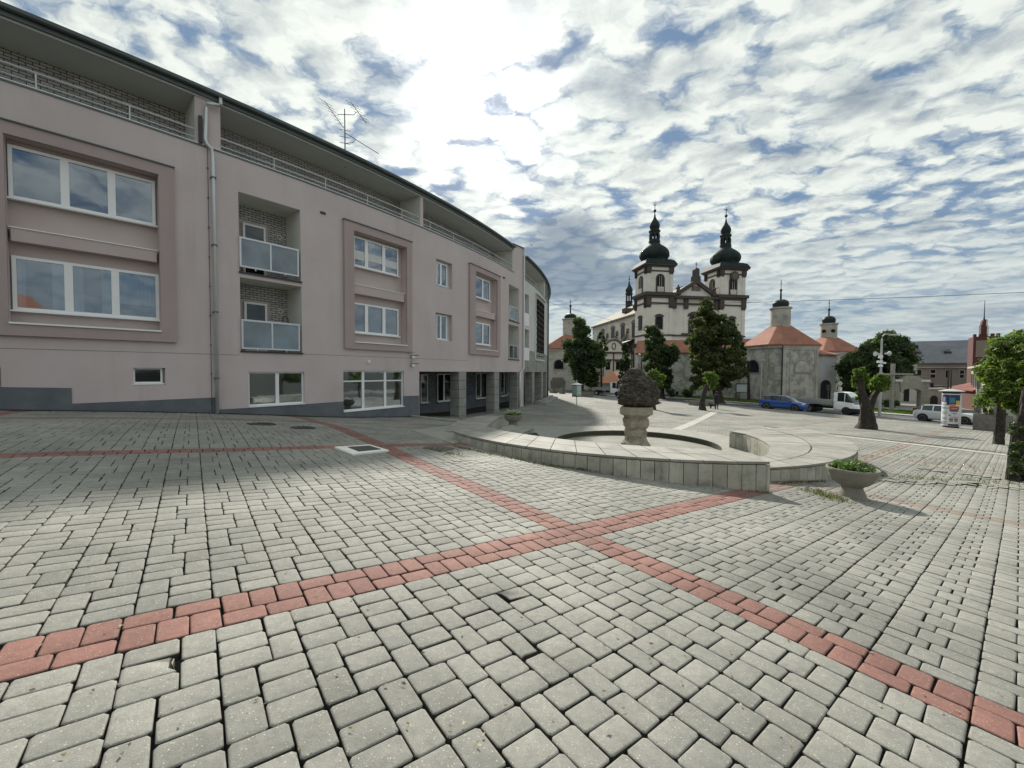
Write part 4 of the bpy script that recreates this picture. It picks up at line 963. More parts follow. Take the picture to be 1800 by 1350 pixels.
# lower platform on the right
a0 = [Vector((FC.x+6.4*math.cos(w), FC.y+6.4*math.sin(w))) for w in [R_(x) for x in range(-84, 6, 3)]]
I = [Vector((5.6, 9.4)), Vector((6.2, 9.8)), Vector(P(1355, 789.8, -2)), Vector(P(1349, 780.4, -2)), Vector(P(1333, 771, -2)), Vector(P(1308.5, 762.4, -2)), Vector(P(1282, 758, -2))]
ringblock('fountain_platform', a0, I, -.5, 17, 'low wide curved tiled platform right of the basin, behind the bowl planter', 'platform', two=True)
ringblock('fountain_platform', [(-.9, 12.9), (-.62, 15), (-.4, 16.2), (-.1, 17.0)], [(.42, 12.6), (.33, 14.1), (.46, 14.9), (.9, 15.9)], -.72, 8,
          'small low tiled platform left of the basin, beside the rear bowl planter', 'platform', two=False)
ringblock('fountain_bench', [(-2.1, 12.6), (-2.15, 14.8), (-1.65, 16.6), (-1.0, 17.3)], [(-1.0, 12.8), (-.7, 14.9), (-.6, 16.2), (-.42, 17.0)], -.36, 8,
          'short raised curved bench block at the far left of the fountain, touching the low platform', 'bench', two=False)
# apron and floor inside the rings
def discfloor():
    mb = MB(); n = 72; rr = [4.35, 5.2, 6.35]
    vs = [(FC.x+r*math.cos(2*math.pi*i/n), FC.y+r*math.sin(2*math.pi*i/n)) for r in rr for i in range(n)]
    z = [G(x, y)+.004 for x, y in vs]
    mb.add([(x, y, zz) for (x, y), zz in zip(vs, z)], [(k*n+i, k*n+(i+1) % n, (k+1)*n+(i+1) % n, (k+1)*n+i) for k in range(2) for i in range(n)])
    tag(mb.build('fountain_floor', m_conc), kind='structure')
    q = [pix(723, 757.5), pix(797, 781), pix(860, 760), pix(838, 742)]; mb = MB()
    mb.hexa([(p.x, p.y, p.z-.1) for p in q]+[(p.x, p.y, p.z+.02) for p in q]); tag(mb.build('concrete_apron', m_conc), kind='structure')
discfloor()
def basin():
    t = empty('fountain_basin', (FC.x+.2, FC.y+.1, -1.26), 'round sunken fountain basin with a wide pale rim and dark inner wall', 'basin')
    c = (FC.x+.2, FC.y+.1, 0); rim = MB(); n = 60
    for i in range(20):
        a, b = 2*math.pi*(i+.006)/20, 2*math.pi*(i+.994)/20
        for k in range(3):
            w0, w1 = a+(b-a)*k/3, a+(b-a)*(k+1)/3
            q = [(c[0]+r*math.cos(w), c[1]+r*math.sin(w)) for r, w in ((2.9, w0), (4.45, w0), (4.45, w1), (2.9, w1))]
            top = lambda x, y: max(-1.06, G(x, y)+.03) if math.hypot(x-c[0], y-c[1]) > 3.5 else -1.055
            rim.hexa([(x, y, -2.2) for x, y in q]+[(x, y, top(x, y)) for x, y in q])
    rim.build('rim', m_conc, t)
    w = MB(); w.lathe([(2.91, -1.6), (2.91, -1.075), (2.885, -1.075), (2.885, -1.6)], c, n, capb=False, capt=False)
    w.build('inner_wall', mat('dark_basin_wall', (.075, .075, .05), .9, .35, 3, col2=(.04, .045, .03), dscale=3), t)  # inner wall coloured dark olive all round
    w = MB(); w.lathe([(2.95, -1.5), (2.95, -1.26)], c, n); w.build('basin_floor', mat('basin_floor', (.26, .26, .225), .85, .2, 2, col2=(.17, .17, .14), dscale=1.0), t)
basin()
def sculpture():
    Y = 15.15; b = at(1117, 783, Y); s = Y/FPX; t = empty('fountain_sculpture', (b.x, b.y, -1.26), 'dark shaggy rock-like sculpture on a carved pale pedestal in the fountain', 'sculpture')
    m_p = mat('sandstone', (.33, .30, .235), .9, .2, 5, bump=.9, bscale=18, col2=(.21, .19, .15), thr=(.48, .65), dscale=4)
    prof = [(21.5, 783), (21.2, 780), (17.5, 773), (16, 767), (17, 764), (16.8, 755), (15.5, 753.5), (16.5, 752), (19, 748), (20, 742), (19.5, 736), (17.5, 733.5), (17.8, 732), (20, 730), (21, 728)]
    mb = MB(); mb.lathe([(r*s*(.93 if v > 775 else .9), (783-v)*s + b.z) for r, v in sum([[((p0[0]*(4-k)+p1[0]*k)/4, (p0[1]*(4-k)+p1[1]*k)/4) for k in range(4)] for p0, p1 in zip(prof, prof[1:])], [])+[prof[-1]]], (b.x, b.y, 0), 64, ph=R_(12), sq=.9, xf=lambda q: q+Vector((q.x-b.x, q.y-b.y, 0)).normalized()*(.02*mnoise.noise(q*5)+.035*mnoise.noise(q*13)))
    # reliefs on the pedestal
    mb2 = []
    o = mb.build('pedestal', m_p, t, smooth=False); smooth_angle(o, 40)
    cap = MB()
    for k in range(8):
        w = 2*math.pi*k/8+R_(12); cx, cy = b.x+math.cos(w)*.0, b.y
    cap.lathe([(27, (783-728)), (29.5, 783-727), (30, 783-716), (29, 783-714)], (0, 0, 0), 8, ph=R_(10), xf=lambda q: Vector((b.x+q.x*s, b.y+q.y*s, b.z+q.z*s)))
    bevel(cap.build('capital', mat('capital_stone', (.37, .34, .27), .9, .15, 5, bump=.5, bscale=30, col2=(.25, .23, .18), dscale=5), t), .02, 2)
    # carved mass: displaced surface of revolution
    N, K = 150, 120
    pr = [(0, 1), (20, .995), (27, .965), (33, .91), (35, .79), (34, .68), (31.5, .52), (29.5, .40), (26.5, .31), (21.5, .24), (16.5, .17), (13, .10), (9.5, .035), (5, .008), (0, 0)]
    hs = [p[1] for p in pr][::-1]; rs = [p[0] for p in pr][::-1]
    vs = []
    for k in range(K+1):
        h = k/K; r0 = float(np.interp(h, hs, rs)); z = b.z + (783-646)*s - h*(714-646)*s
        for i in range(N):
            w = 2*math.pi*i/N; p = Vector((math.cos(w), math.sin(w), h*2.2))
            f = 1 + .22*mnoise.noise(p*1.6+Vector((3, 1, 0))) + .14*mnoise.noise(p*4.2)
            fold = mnoise.noise(Vector((math.cos(w)*3.5, math.sin(w)*3.5, h*24 + 1.5*mnoise.noise(p*3))))
            fine = abs(mnoise.noise(Vector((math.cos(w)*16, math.sin(w)*16, h*34))))
            off = 3.4*fold*(min(1, r0/20)) - 3.0*fine*(min(1, r0/20)) + 1.1*mnoise.noise(Vector((math.cos(w)*9, math.sin(w)*9, h*13)))
            r = max(.0, r0*f + off) if 0 < k < K else 0.0
            ex = 1.0 + .02*math.cos(w)
            cx = (2.0 if h > .3 else -4.5*(1-h/.3)+2.0*(h/.3)) if h < .3 else 2.0
            vs.append((b.x + (r*math.cos(w)*ex+cx)*s, b.y + r*math.sin(w)*s*.9, z))
    f = [(k*N+i, (k+1)*N+i, (k+1)*N+(i+1) % N, k*N+(i+1) % N) for k in range(K) for i in range(N)]
    m_r = mat('light_dark_rock', (.10, .085, .065), .95, .4, 14, bump=1.0, bscale=40, col2=(.034, .029, .023), thr=(.40, .62), dscale=8)  # carving's highlights and darks put into the colour as two noise tones
    mesh_obj('carved_mass', vs, np.array(f), m_r, t, smooth=True)
    # crouching side lump on the right shoulder
    vs = []; N = 40; K = 24
    for k in range(K+1):
        for i in range(N):
            a, w = math.pi*k/K, 2*math.pi*i/N; d = Vector((math.sin(a)*math.cos(w), math.sin(a)*math.sin(w), math.cos(a)))
            r = 13*(1+.25*mnoise.noise(d*2.5)+.12*mnoise.noise(d*8)); q = d*r; vs.append((b.x+(15+q.x*1.1)*s, b.y+q.y*s, b.z+(783-672)*s+q.z*s*.8))
    f = [(k*N+i, (k+1)*N+i, (k+1)*N+(i+1) % N, k*N+(i+1) % N) for k in range(K) for i in range(N)]
    mesh_obj('side_lump', vs, np.array(f), m_r, t, smooth=True)
sculpture()

m_bowlc = mat('planter_concrete', (.26, .245, .21), .92, .2, 6, bump=.9, bscale=90, col2=(.20, .19, .16), thr=(.5, .7), dscale=3)
def bowl(p, s, lab, seed, dense, q=1.0):
    t = empty('bowl_planter', p, lab, 'planter', 'bowl planters by the fountain')
    mb = MB(); pr = [(.30, -.05), (.27, .0), (.255, .06), (.215, .13), (.20, .19), (.235, .215), (.30, .245), (.385, .31), (.44, .40), (.465, .47), (.485, .50), (.49, .525), (.485, .55), (.465, .555), (.44, .545), (.43, .50)]
    mb.lathe([(r*s*q, z*s) for r, z in pr], p, 48, capt=False); smooth_angle(mb.build('bowl', m_bowlc, t), 35)
    mb = MB(); mb.lathe([(.43*s*q, .495*s), (.2*s, .515*s), (.001, .52*s)], p, 24, capb=False, capt=False); mb.build('soil', mat('planter_soil', (.05, .04, .028), .95, .3, 20, bump=.8), t)
    r = np.random.default_rng(seed); cl = []
    for i in range(26):
        a, w = r.random()*6.28, .37*q*math.sqrt(r.random())*s; cl.append((p.x+w*math.cos(a), p.y+w*math.sin(a), p.z+(.54+.07*r.random())*s, .09*s, .09*s, .07*s))
    v, f = leaves(cl, dense, .024*s, .6, .4, .6, seed)
    mesh_obj('plants', v, f, mat('planter_leaf', (.10, .17, .045), .6, .2, 10, isl=.45, trans=.35), t)
p = pix(1497, 872); p.z = G(p.x, p.y); bowl(p, .98, 'nearest concrete bowl planter at the right end of the fountain, full of low greenery', 3, 2600, .84)
p = pix(902, 751); p = at(902, 751.5, 18.3); p.z = G(p.x, p.y)+.06; bowl(p, .93, 'farther concrete bowl planter behind the left end of the seat wall, with pale flowers', 4, 1500, .94)
r = np.random.default_rng(9); vs = []
cl = [(p.x+.3*math.cos(a), p.y+.3*math.sin(a), p.z+.64, .1) for a in np.arange(0, 6.28, .8)]; v, f = leaves(cl, 160, .02, .9, .8, .8, 8)
o = mesh_obj('flowers', v, f, mat('pale_flower', (.62, .6, .5), .7, .1, 5, trans=.3), [q for q in bpy.data.objects if q.name.startswith('bowl_planter.001')][0])

# low square stone planters in the distance
m_bx = mat('box_planter_stone', (.19, .18, .15), .9, .25, 4, bump=.6, bscale=30)
def boxplanter(u, v, w, h, lab, seed, Y=None, rz=.6, n=500, tall=.25, depth=None):
    p = pix(u, v); p.z = G(p.x, p.y); t = empty('box_planter', p, lab, 'planter', 'square stone planters')
    dd = depth or w; g = MB(); M = Matrix.Translation(p) @ Matrix.Rotation(rz, 4, 'Z'); q = .08
    for c, d in (((0, -dd/2+q/2, h/2), (w, q, h)), ((0, dd/2-q/2, h/2), (w, q, h)), ((-w/2+q/2, 0, h/2), (q, dd-2*q, h)), ((w/2-q/2, 0, h/2), (q, dd-2*q, h)), ((0, 0, h*.42), (w-2*q, dd-2*q, h*.84))):
        g.box(c, d, M=M @ Matrix.Translation(c))
    g.build('box', m_bx, t)
    r = np.random.default_rng(seed); cl = []
    for i in range(12): c = M @ Vector((r.uniform(-.38, .38)*w, r.uniform(-.38, .38)*dd, h+.05+tall*r.random())); cl.append((c.x, c.y, c.z, .12))
    vv, f = leaves(cl, n, .05, .5, .4, .5, seed); mesh_obj('plants', vv, f, mat('box_leaf', (.06, .10, .03), .7, .2, 10, isl=.4, trans=.3), t)
boxplanter(973, 691, 1.0, .55, 'small dark square planter nearest to the curved building, leftmost of three by the road', 21, n=200)
boxplanter(988, 692, .75, .95, 'tall narrow dark planter, middle of three by the road', 22, n=80)
boxplanter(1029.5, 697.5, 2.0, .75, 'long low dark planter just right of the green notice box', 23, n=400, depth=.9, rz=.1)
boxplanter(1233, 713, 2.6, .55, 'long pale stone planter or bench behind the young pollard tree', 24, n=10, depth=.8, rz=.1)
boxplanter(1744, 757.5, 1.25, 1.1, 'big square stone planter overgrown with plants between the poster column and tree trunk', 25, n=900, tall=.35, rz=.1)

# green notice box on a pole
p = pix(1013.5, 719); p.z = G(p.x, p.y); s = p.y/FPX
t = empty('notice_box', p, 'green four-sided notice box with white pyramid roof on a thin pole', 'notice box')
g = MB(); g.tube([p-Vector((0, 0, .1)), p+Vector((0, 0, 24*s))], .035, 8); g.build('pole', mat('galvanised', (.45, .46, .46), .5, .1, 5, metal=.4), t)
g = MB(); c = p+Vector((0, 0, 33*s)); g.box(c, (11.5*s, 11.5*s, 20*s), rz=.6); bevel(g.build('case', mat('green_enamel', (.22, .33, .27), .4, .12, 2), t), .01)
g = MB(); g.box(c-Vector((0, 0, 10.5*s)), (12*s, 12*s, 1.6*s), rz=.6, mi=0); g.build('base_tray', m_dark, t)
for k in range(4):
    M = Matrix.Translation(c) @ Matrix.Rotation(.6+k*math.pi/2, 4, 'Z'); g = MB(); g.box(0, (9*s, .01, 15*s), M=M @ Matrix.Translation((0, -5.85*s, .5*s))); g.build('display_pane', mat('faded_sheet', (.36, .46, .42), .5, .2, 6), t)
g = MB(); z = c.z+10*s; q = 7.6*s
pts = [M @ Vector(w) for M in [Matrix.Translation((c.x, c.y, z)) @ Matrix.Rotation(.6, 4, 'Z')] for w in ((-q, -q, 0), (q, -q, 0), (q, q, 0), (-q, q, 0), (0, 0, 3.6*s))]
g.add(pts, [(0, 1, 4), (1, 2, 4), (2, 3, 4), (3, 0, 4), (3, 2, 1, 0)]); g.tube([pts[4]-Vector((0, 0, .05)), pts[4]+Vector((0, 0, .22))], .03, 6); g.build('roof', m_white, t)

# ---------------------------------------------------------------- advertising column
def text(parent, s, loc, h, M, m, name='lettering', width=None):
    cu = bpy.data.curves.new(name, 'FONT'); cu.body = s; cu.size = h*1.35; cu.align_x = 'CENTER'; cu.align_y = 'CENTER'; cu.extrude = .002
    o = bpy.data.objects.new(name, cu); SC.collection.objects.link(o); dg = bpy.context.evaluated_depsgraph_get()
    me = bpy.data.meshes.new_from_object(o.evaluated_get(dg)); bpy.data.objects.remove(o)
    V = np.array([v.co for v in me.vertices]); 
    if width: V[:, 0] *= width/max(1e-3, V[:, 0].max()-V[:, 0].min())
    V = [M @ Vector(q) for q in V]; F = [tuple(p.vertices) for p in me.polygons]
    return V, F
def adcol():
    p = pix(1671, 751.5); p.z = G(p.x, p.y); s = p.y/FPX; R = 11.9*s; H = 60*s
    t = empty('poster_column', p, 'round advertising column covered in posters with a shallow grey cone roof', 'poster column')
    g = MB(); g.lathe([(R*.86, -.1), (R*.86, 4*s)], p, 36); g.build('plinth', m_dark, t)
    g = MB(); g.lathe([(R, 3.5*s), (R, H)], p, 48); smooth_angle(g.build('drum', mat('column_white', (.62, .63, .64), .7, .1, 4), t), 30)
    g = MB(); g.lathe([(R*.95, H), (R*.95, H+5*s)], p, 36); g.build('neck', m_dark, t)
    g = MB(); g.lathe([(R*.9, H+3.6*s), (R*1.36, H+3.8*s), (R*1.36, H+4.6*s), (R*.5, H+7.4*s), (.01, H+8.4*s)], p, 40, capt=False); g.build('roof', mat('column_roof', (.42, .44, .43), .6, .15, 3), t)
    az = math.atan2(-p.y, -p.x)                      # towards the camera
    def patch(x0, x1, z0, z1, m, name='poster', k=1.0, lift=.006):
        a0, a1 = az + x0, az + x1; n = 6; g = MB(); r = R+lift
        vs = [(p.x+r*math.cos(a0+(a1-a0)*i/n), p.y+r*math.sin(a0+(a1-a0)*i/n), p.z+z) for i in range(n+1) for z in (z0*s, z1*s)]
        g.add(vs, [(2*i, 2*i+2, 2*i+3, 2*i+1) for i in range(n)]); return g.build(name, m, t)
    C = lambda n, c: mat('ink_'+n, c, .6, .12, 20)
    navy, red, yel, pap, blk, teal, lil = C('navy', (.02, .035, .13)), C('red', (.42, .04, .03)), C('yellow', (.65, .42, .04)), C('paper', (.66, .67, .68)), C('black', (.03, .03, .035)), C('teal', (.05, .22, .26)), C('lilac', (.28, .27, .5))
    # x in radians (positive = right as seen), z in photo pixels above the foot
    patch(-1.25, -.18, 40, 58, navy); patch(-.16, .98, 41, 58, navy); patch(-.14, .35, 44, 53, teal, lift=.009); patch(.45, .95, 41, 48, yel, lift=.009)
    patch(-1.2, -.5, 40.5, 45, pap, lift=.009); patch(-.95, -.6, 46, 54, mat('ink_grey', (.35, .37, .42), .6, .2, 15), lift=.009); patch(-.16, .4, 37.5, 42, C('brick', (.5, .22, .18)), lift=.009)
    patch(-.20, .85, 32, 38, red); patch(-.15, .75, 29, 31.6, navy); patch(-.02, .62, 33.2, 35.6, C('orange', (.6, .2, .1)), lift=.009)
    patch(-1.3, -.24, 31, 39, pap); patch(-.2, .95, 22, 28.4, pap); patch(-1.4, -.3, 12, 30, pap); patch(-.3, .95, 3.8, 21, pap)
    patch(-1.4, -1.1, 5, 12, lil, lift=.009); patch(-.24, -.02, 21.6, 23.4, C('slate', (.12, .13, .18)), lift=.009)
    for z in (27.5, 25.6, 23.8, 18, 16.3, 14.8, 10, 8, 6.2): patch(-1.15, -.42, z, z+.5, blk, lift=.010)
    for z in (26.6, 24.9): patch(-.02, .62, z, z+.5, blk, lift=.010)
    # portrait poster: two plain heads and shoulders (generic)
    for x in (.02, .52):
        for (w, z0, z1, m) in ((.19, 11.0, 16.2, C('skin', (.34, .22, .17))), (.20, 15.2, 16.8, blk), (.30, 4.2, 7.2, blk), (.07, 5.5, 10.2, pap)):
            patch(x-w, x+w, z0, z1, m, lift=.010+.001*(m is blk))
    # lettering laid on the curve
    def word(sx, z, h, s_, m, w):
        V, F = text(t, s_, None, h*s, Matrix.Identity(4), m, width=w*s)
        vs = [(p.x+(R+.012)*math.cos(az+sx+v.x/R), p.y+(R+.012)*math.sin(az+sx+v.x/R), p.z+z*s+v.y) for v in V]
        mesh_obj('lettering', vs, F, m, t)
    word(.35, 18.8, 2.6, 'ČESKO', blk, 11); word(-.72, 35, 3.2, 'Zábava', blk, 11); word(.33, 34.4, 1.7, 'KONCERT', pap, 8); word(.3, 25, 2.6, '2', blk, 1.6)
adcol()

# ---------------------------------------------------------------- posts, lamps, cross, signs
def post(u0, v0, r, top, name, lab, cat, Y=None, m=None):
    p = pix(u0, v0) if Y is None else at(u0, v0, Y)
    if Y is None: p.z = G(p.x, p.y)
    return p, p.y/FPX, empty(name, p, lab, cat)
m_galv = mat('galvanised', (.45, .46, .46), .5, .1, 5, metal=.4); m_lamp = mat('lamp_grey', (.5, .52, .52), .5, .1, 3)
# lamp post carrying loudspeakers and cameras
p = pix(1546, 733); p.z = G(p.x, p.y); s = p.y/FPX
t = empty('lamp_post', p, 'grey lamp post with hooked top carrying horn loudspeakers and white cameras', 'lamp post')
Z = lambda v: p.z + (733-v)*s
g = MB(); g.tube([p-Vector((0, 0, .2)), Vector((p.x, p.y, Z(690)))], 2.2*s, 10); g.tube([Vector((p.x, p.y, Z(690))), Vector((p.x, p.y, Z(597))), Vector((p.x+1*s, p.y, Z(591))), Vector((p.x+5*s, p.y, Z(587.5))), Vector((p.x+14*s, p.y, Z(588)))], [1.7*s, 1.4*s, 1.3*s, 1.2*s, 1.1*s], 8); g.build('pole', m_galv, t)
g = MB(); g.box((p.x+20*s, p.y, Z(588.5)), (13*s, 5*s, 2.6*s)); bevel(g.build('lamp_head', m_lamp, t), .03)
for dx, v, sg in ((8, 621.5, 1), (-9, 622, -1)):
    c = Vector((p.x+dx*s*.5, p.y-.1, Z(v))); g = MB(); Mx = Matrix.Translation(c) @ Matrix.Rotation(sg*math.pi/2, 4, 'Y')
    g.lathe([(1.2*s, 0), (1.4*s, 3*s), (2.2*s, 5*s), (4.0*s, 8*s), (4.2*s, 8.3*s)], (0, 0, 0), 16, xf=lambda q: Mx @ q); g.build('loudspeaker', m_lamp, t)
for (du, v, w, h) in ((-4, 627, 5, 6), (-5, 636, 8, 4), (-3.5, 643, 5, 4), (2.5, 638, 4, 3)):
    g = MB(); g.box((p.x+du*s, p.y-.15, Z(v)), (w*s, .25, h*s)); bevel(g.build('camera_housing', m_white, t), .03)
g = MB(); g.box((p.x-1*s, p.y, Z(659)), (7*s, .2, 1.6*s)); g.box((p.x, p.y, Z(657)), (2.5*s, .25, 6*s)); g.build('bracket', m_galv, t)
# wooden cross
p = pix(1566, 724); s = p.y/FPX; t = empty('wooden_cross', p, 'tall plain pale wooden cross with one long crossbar, beside the lamp post', 'cross')
g = MB(); g.box((p.x+1*s, p.y, p.z+(724-639)*s/2-.2), (4.6*s, .30, (724-639)*s+.4)); g.build('upright', mat('weathered_wood', (.30, .29, .25), .9, .2, 3, bump=.5), t)
g = MB(); g.box((p.x+3*s, p.y-.16, p.z+(724-657.5)*s), (62*s, .2, 3.0*s)); g.build('crossbar', MATS['weathered_wood'], t)
# slim pole by the chapel
p = pix(1336.5, 711); s = p.y/FPX; t = empty('street_pole', p, 'slim pale street pole in front of the left chapel wall', 'pole'); g = MB(); g.tube([p, p+Vector((0, 0, 78*s))], [.07, .045], 8); g.build('shaft', m_galv, t)
g = MB(); g.box(p+Vector((0, -.3, 78*s)), (.25, .7, .12)); g.build('lamp_head', m_lamp, t)
p = pix(1123, 704); p = at(1127, 703, 66); s = p.y/FPX; t = empty('street_lamp', p, 'dark curved street lamp with a white globe near the round gable', 'street lamp')
g = MB(); g.tube([p, p+Vector((0, 0, 74*s)), p+Vector((-1*s, 0, 81*s)), p+Vector((-4*s, 0, 82*s))], .09, 8); g.build('pole', m_dark, t); g = MB(); g.ball(p+Vector((-3.5*s, 0, 79.5*s)), 2.3*s, 10); g.build('globe', m_white, t)
# traffic signs
def sign(u, vfoot, items, lab, pole_v):
    p = pix(u, vfoot); s = p.y/FPX; t = empty('traffic_sign', p, lab, 'sign'); g = MB(); g.tube([p, p+Vector((0, 0, (vfoot-pole_v)*s))], .035, 8); g.build('post', m_galv, t)
    for kind, v, w in items:
        c = p+Vector((0, -.06, (vfoot-v)*s)); g = MB()
        if kind == 'diamond':
            for k, (q, mi) in enumerate(((w, 0), (w*.66, 1))):
                y = -.012*k; g.hexa([(c.x-q*s, c.y+.02+y, c.z), (c.x, c.y+.02+y, c.z-q*s), (c.x, c.y-.0+y, c.z-q*s), (c.x-q*s, c.y-.0+y, c.z), (c.x, c.y+.02+y, c.z+q*s), (c.x+q*s, c.y+.02+y, c.z), (c.x+q*s, c.y+y, c.z), (c.x, c.y+y, c.z+q*s)] if False else
                    [(c.x-q*s, c.y+y, c.z), (c.x, c.y+y, c.z-q*s), (c.x+q*s, c.y+y, c.z), (c.x, c.y+y, c.z+q*s)] + [(c.x-q*s, c.y+y-.012, c.z), (c.x, c.y+y-.012, c.z-q*s), (c.x+q*s, c.y+y-.012, c.z), (c.x, c.y+y-.012, c.z+q*s)], mi)
            g.build('priority_plate', [m_white, mat('sign_yellow', (.62, .45, .05), .5)], t)
        elif kind == 'square':
            g.box(c, (w*s*2, .02, w*s*2)); g.tube([c+Vector((-.12, -.02, -.15)), c+Vector((-.12, -.02, .1)), c+Vector((.1, -.02, .12))], .03, 5, 1); g.build('arrow_plate', [m_white, m_dark], t)
        elif kind == 'board':
            g.box(c, (w*s*2, .03, w*s*2.5)); 
            for k in range(4): g.box(c+Vector((0, -.02, (k-1.5)*w*s*.55)), (w*s*1.7, .01, .04), mi=1)
            g.build('board', [mat('board_grey', (.10, .11, .12), .7), MATS['galvanised']], t)
sign(1475.5, 712, (('diamond', 674, 4.2), ('square', 683.5, 3.1)), 'yellow and white diamond priority sign above a white square sign', 672)
sign(1455.5, 706, (('board', 681, 4.2),), 'dark grey information board on a post beside the chapel corner', 676)
# notice board under the tree
p = pix(1304, 704); s = p.y/FPX; t = empty('notice_board', p, 'large white notice board in a dark frame under the big tree', 'notice board')
g = MB(); 
for dx in (-10.5, 10.5): g.box(p+Vector((dx*s, 0, 15*s)), (1.3*s, .1, 31*s))
g.box(p+Vector((0, 0, 29.5*s)), (22*s, .12, 1.4*s)); g.box(p+Vector((0, 0, 14*s)), (21*s, .1, 1*s)); g.build('frame', m_dark, t)
g = MB(); g.box(p+Vector((0, -.03, 21.5*s)), (20*s, .05, 12.5*s)); g.build('panel', mat('board_white', (.55, .58, .60), .6, .08, 3), t)
# overhead wires
def wire(P, r, lab):
    g = MB(); g.tube(P, r, 4); tag(g.build('overhead_wire', m_dark), lab, 'wire', 'overhead wires')
def sag(a, b, k, n=24): return [a.lerp(b, i/n) - Vector((0, 0, k*4*(i/n)*(1-i/n))) for i in range(n+1)]
wire(sag(at(962, 536, 52), at(1900, 509, 34), .35), .022, 'thicker dark overhead wire crossing in front of the church towers towards the right edge')
wire(sag(at(966, 532, 56), at(1180, 588, 84), .25), .02, 'thin wire slanting down from the curved building corner to the church front')
# bird
b0 = at(934, 431, 60); g = MB(); g.add([b0+Vector(q) for q in ((0, -.3, 0), (.09, 0, .03), (0, .35, .0), (-.09, 0, .03), (0, 0, -.07), (.55, .12, .55), (.12, .25, .05), (-.28, .1, .62), (-.12, .25, .05))],
      [(0, 1, 4), (1, 2, 4), (2, 3, 4), (3, 0, 4), (0, 3, 2, 1), (1, 5, 6), (3, 8, 7)]); tag(g.build('bird', m_dark), 'dark bird flying in the cloudy sky above the building corner', 'bird')
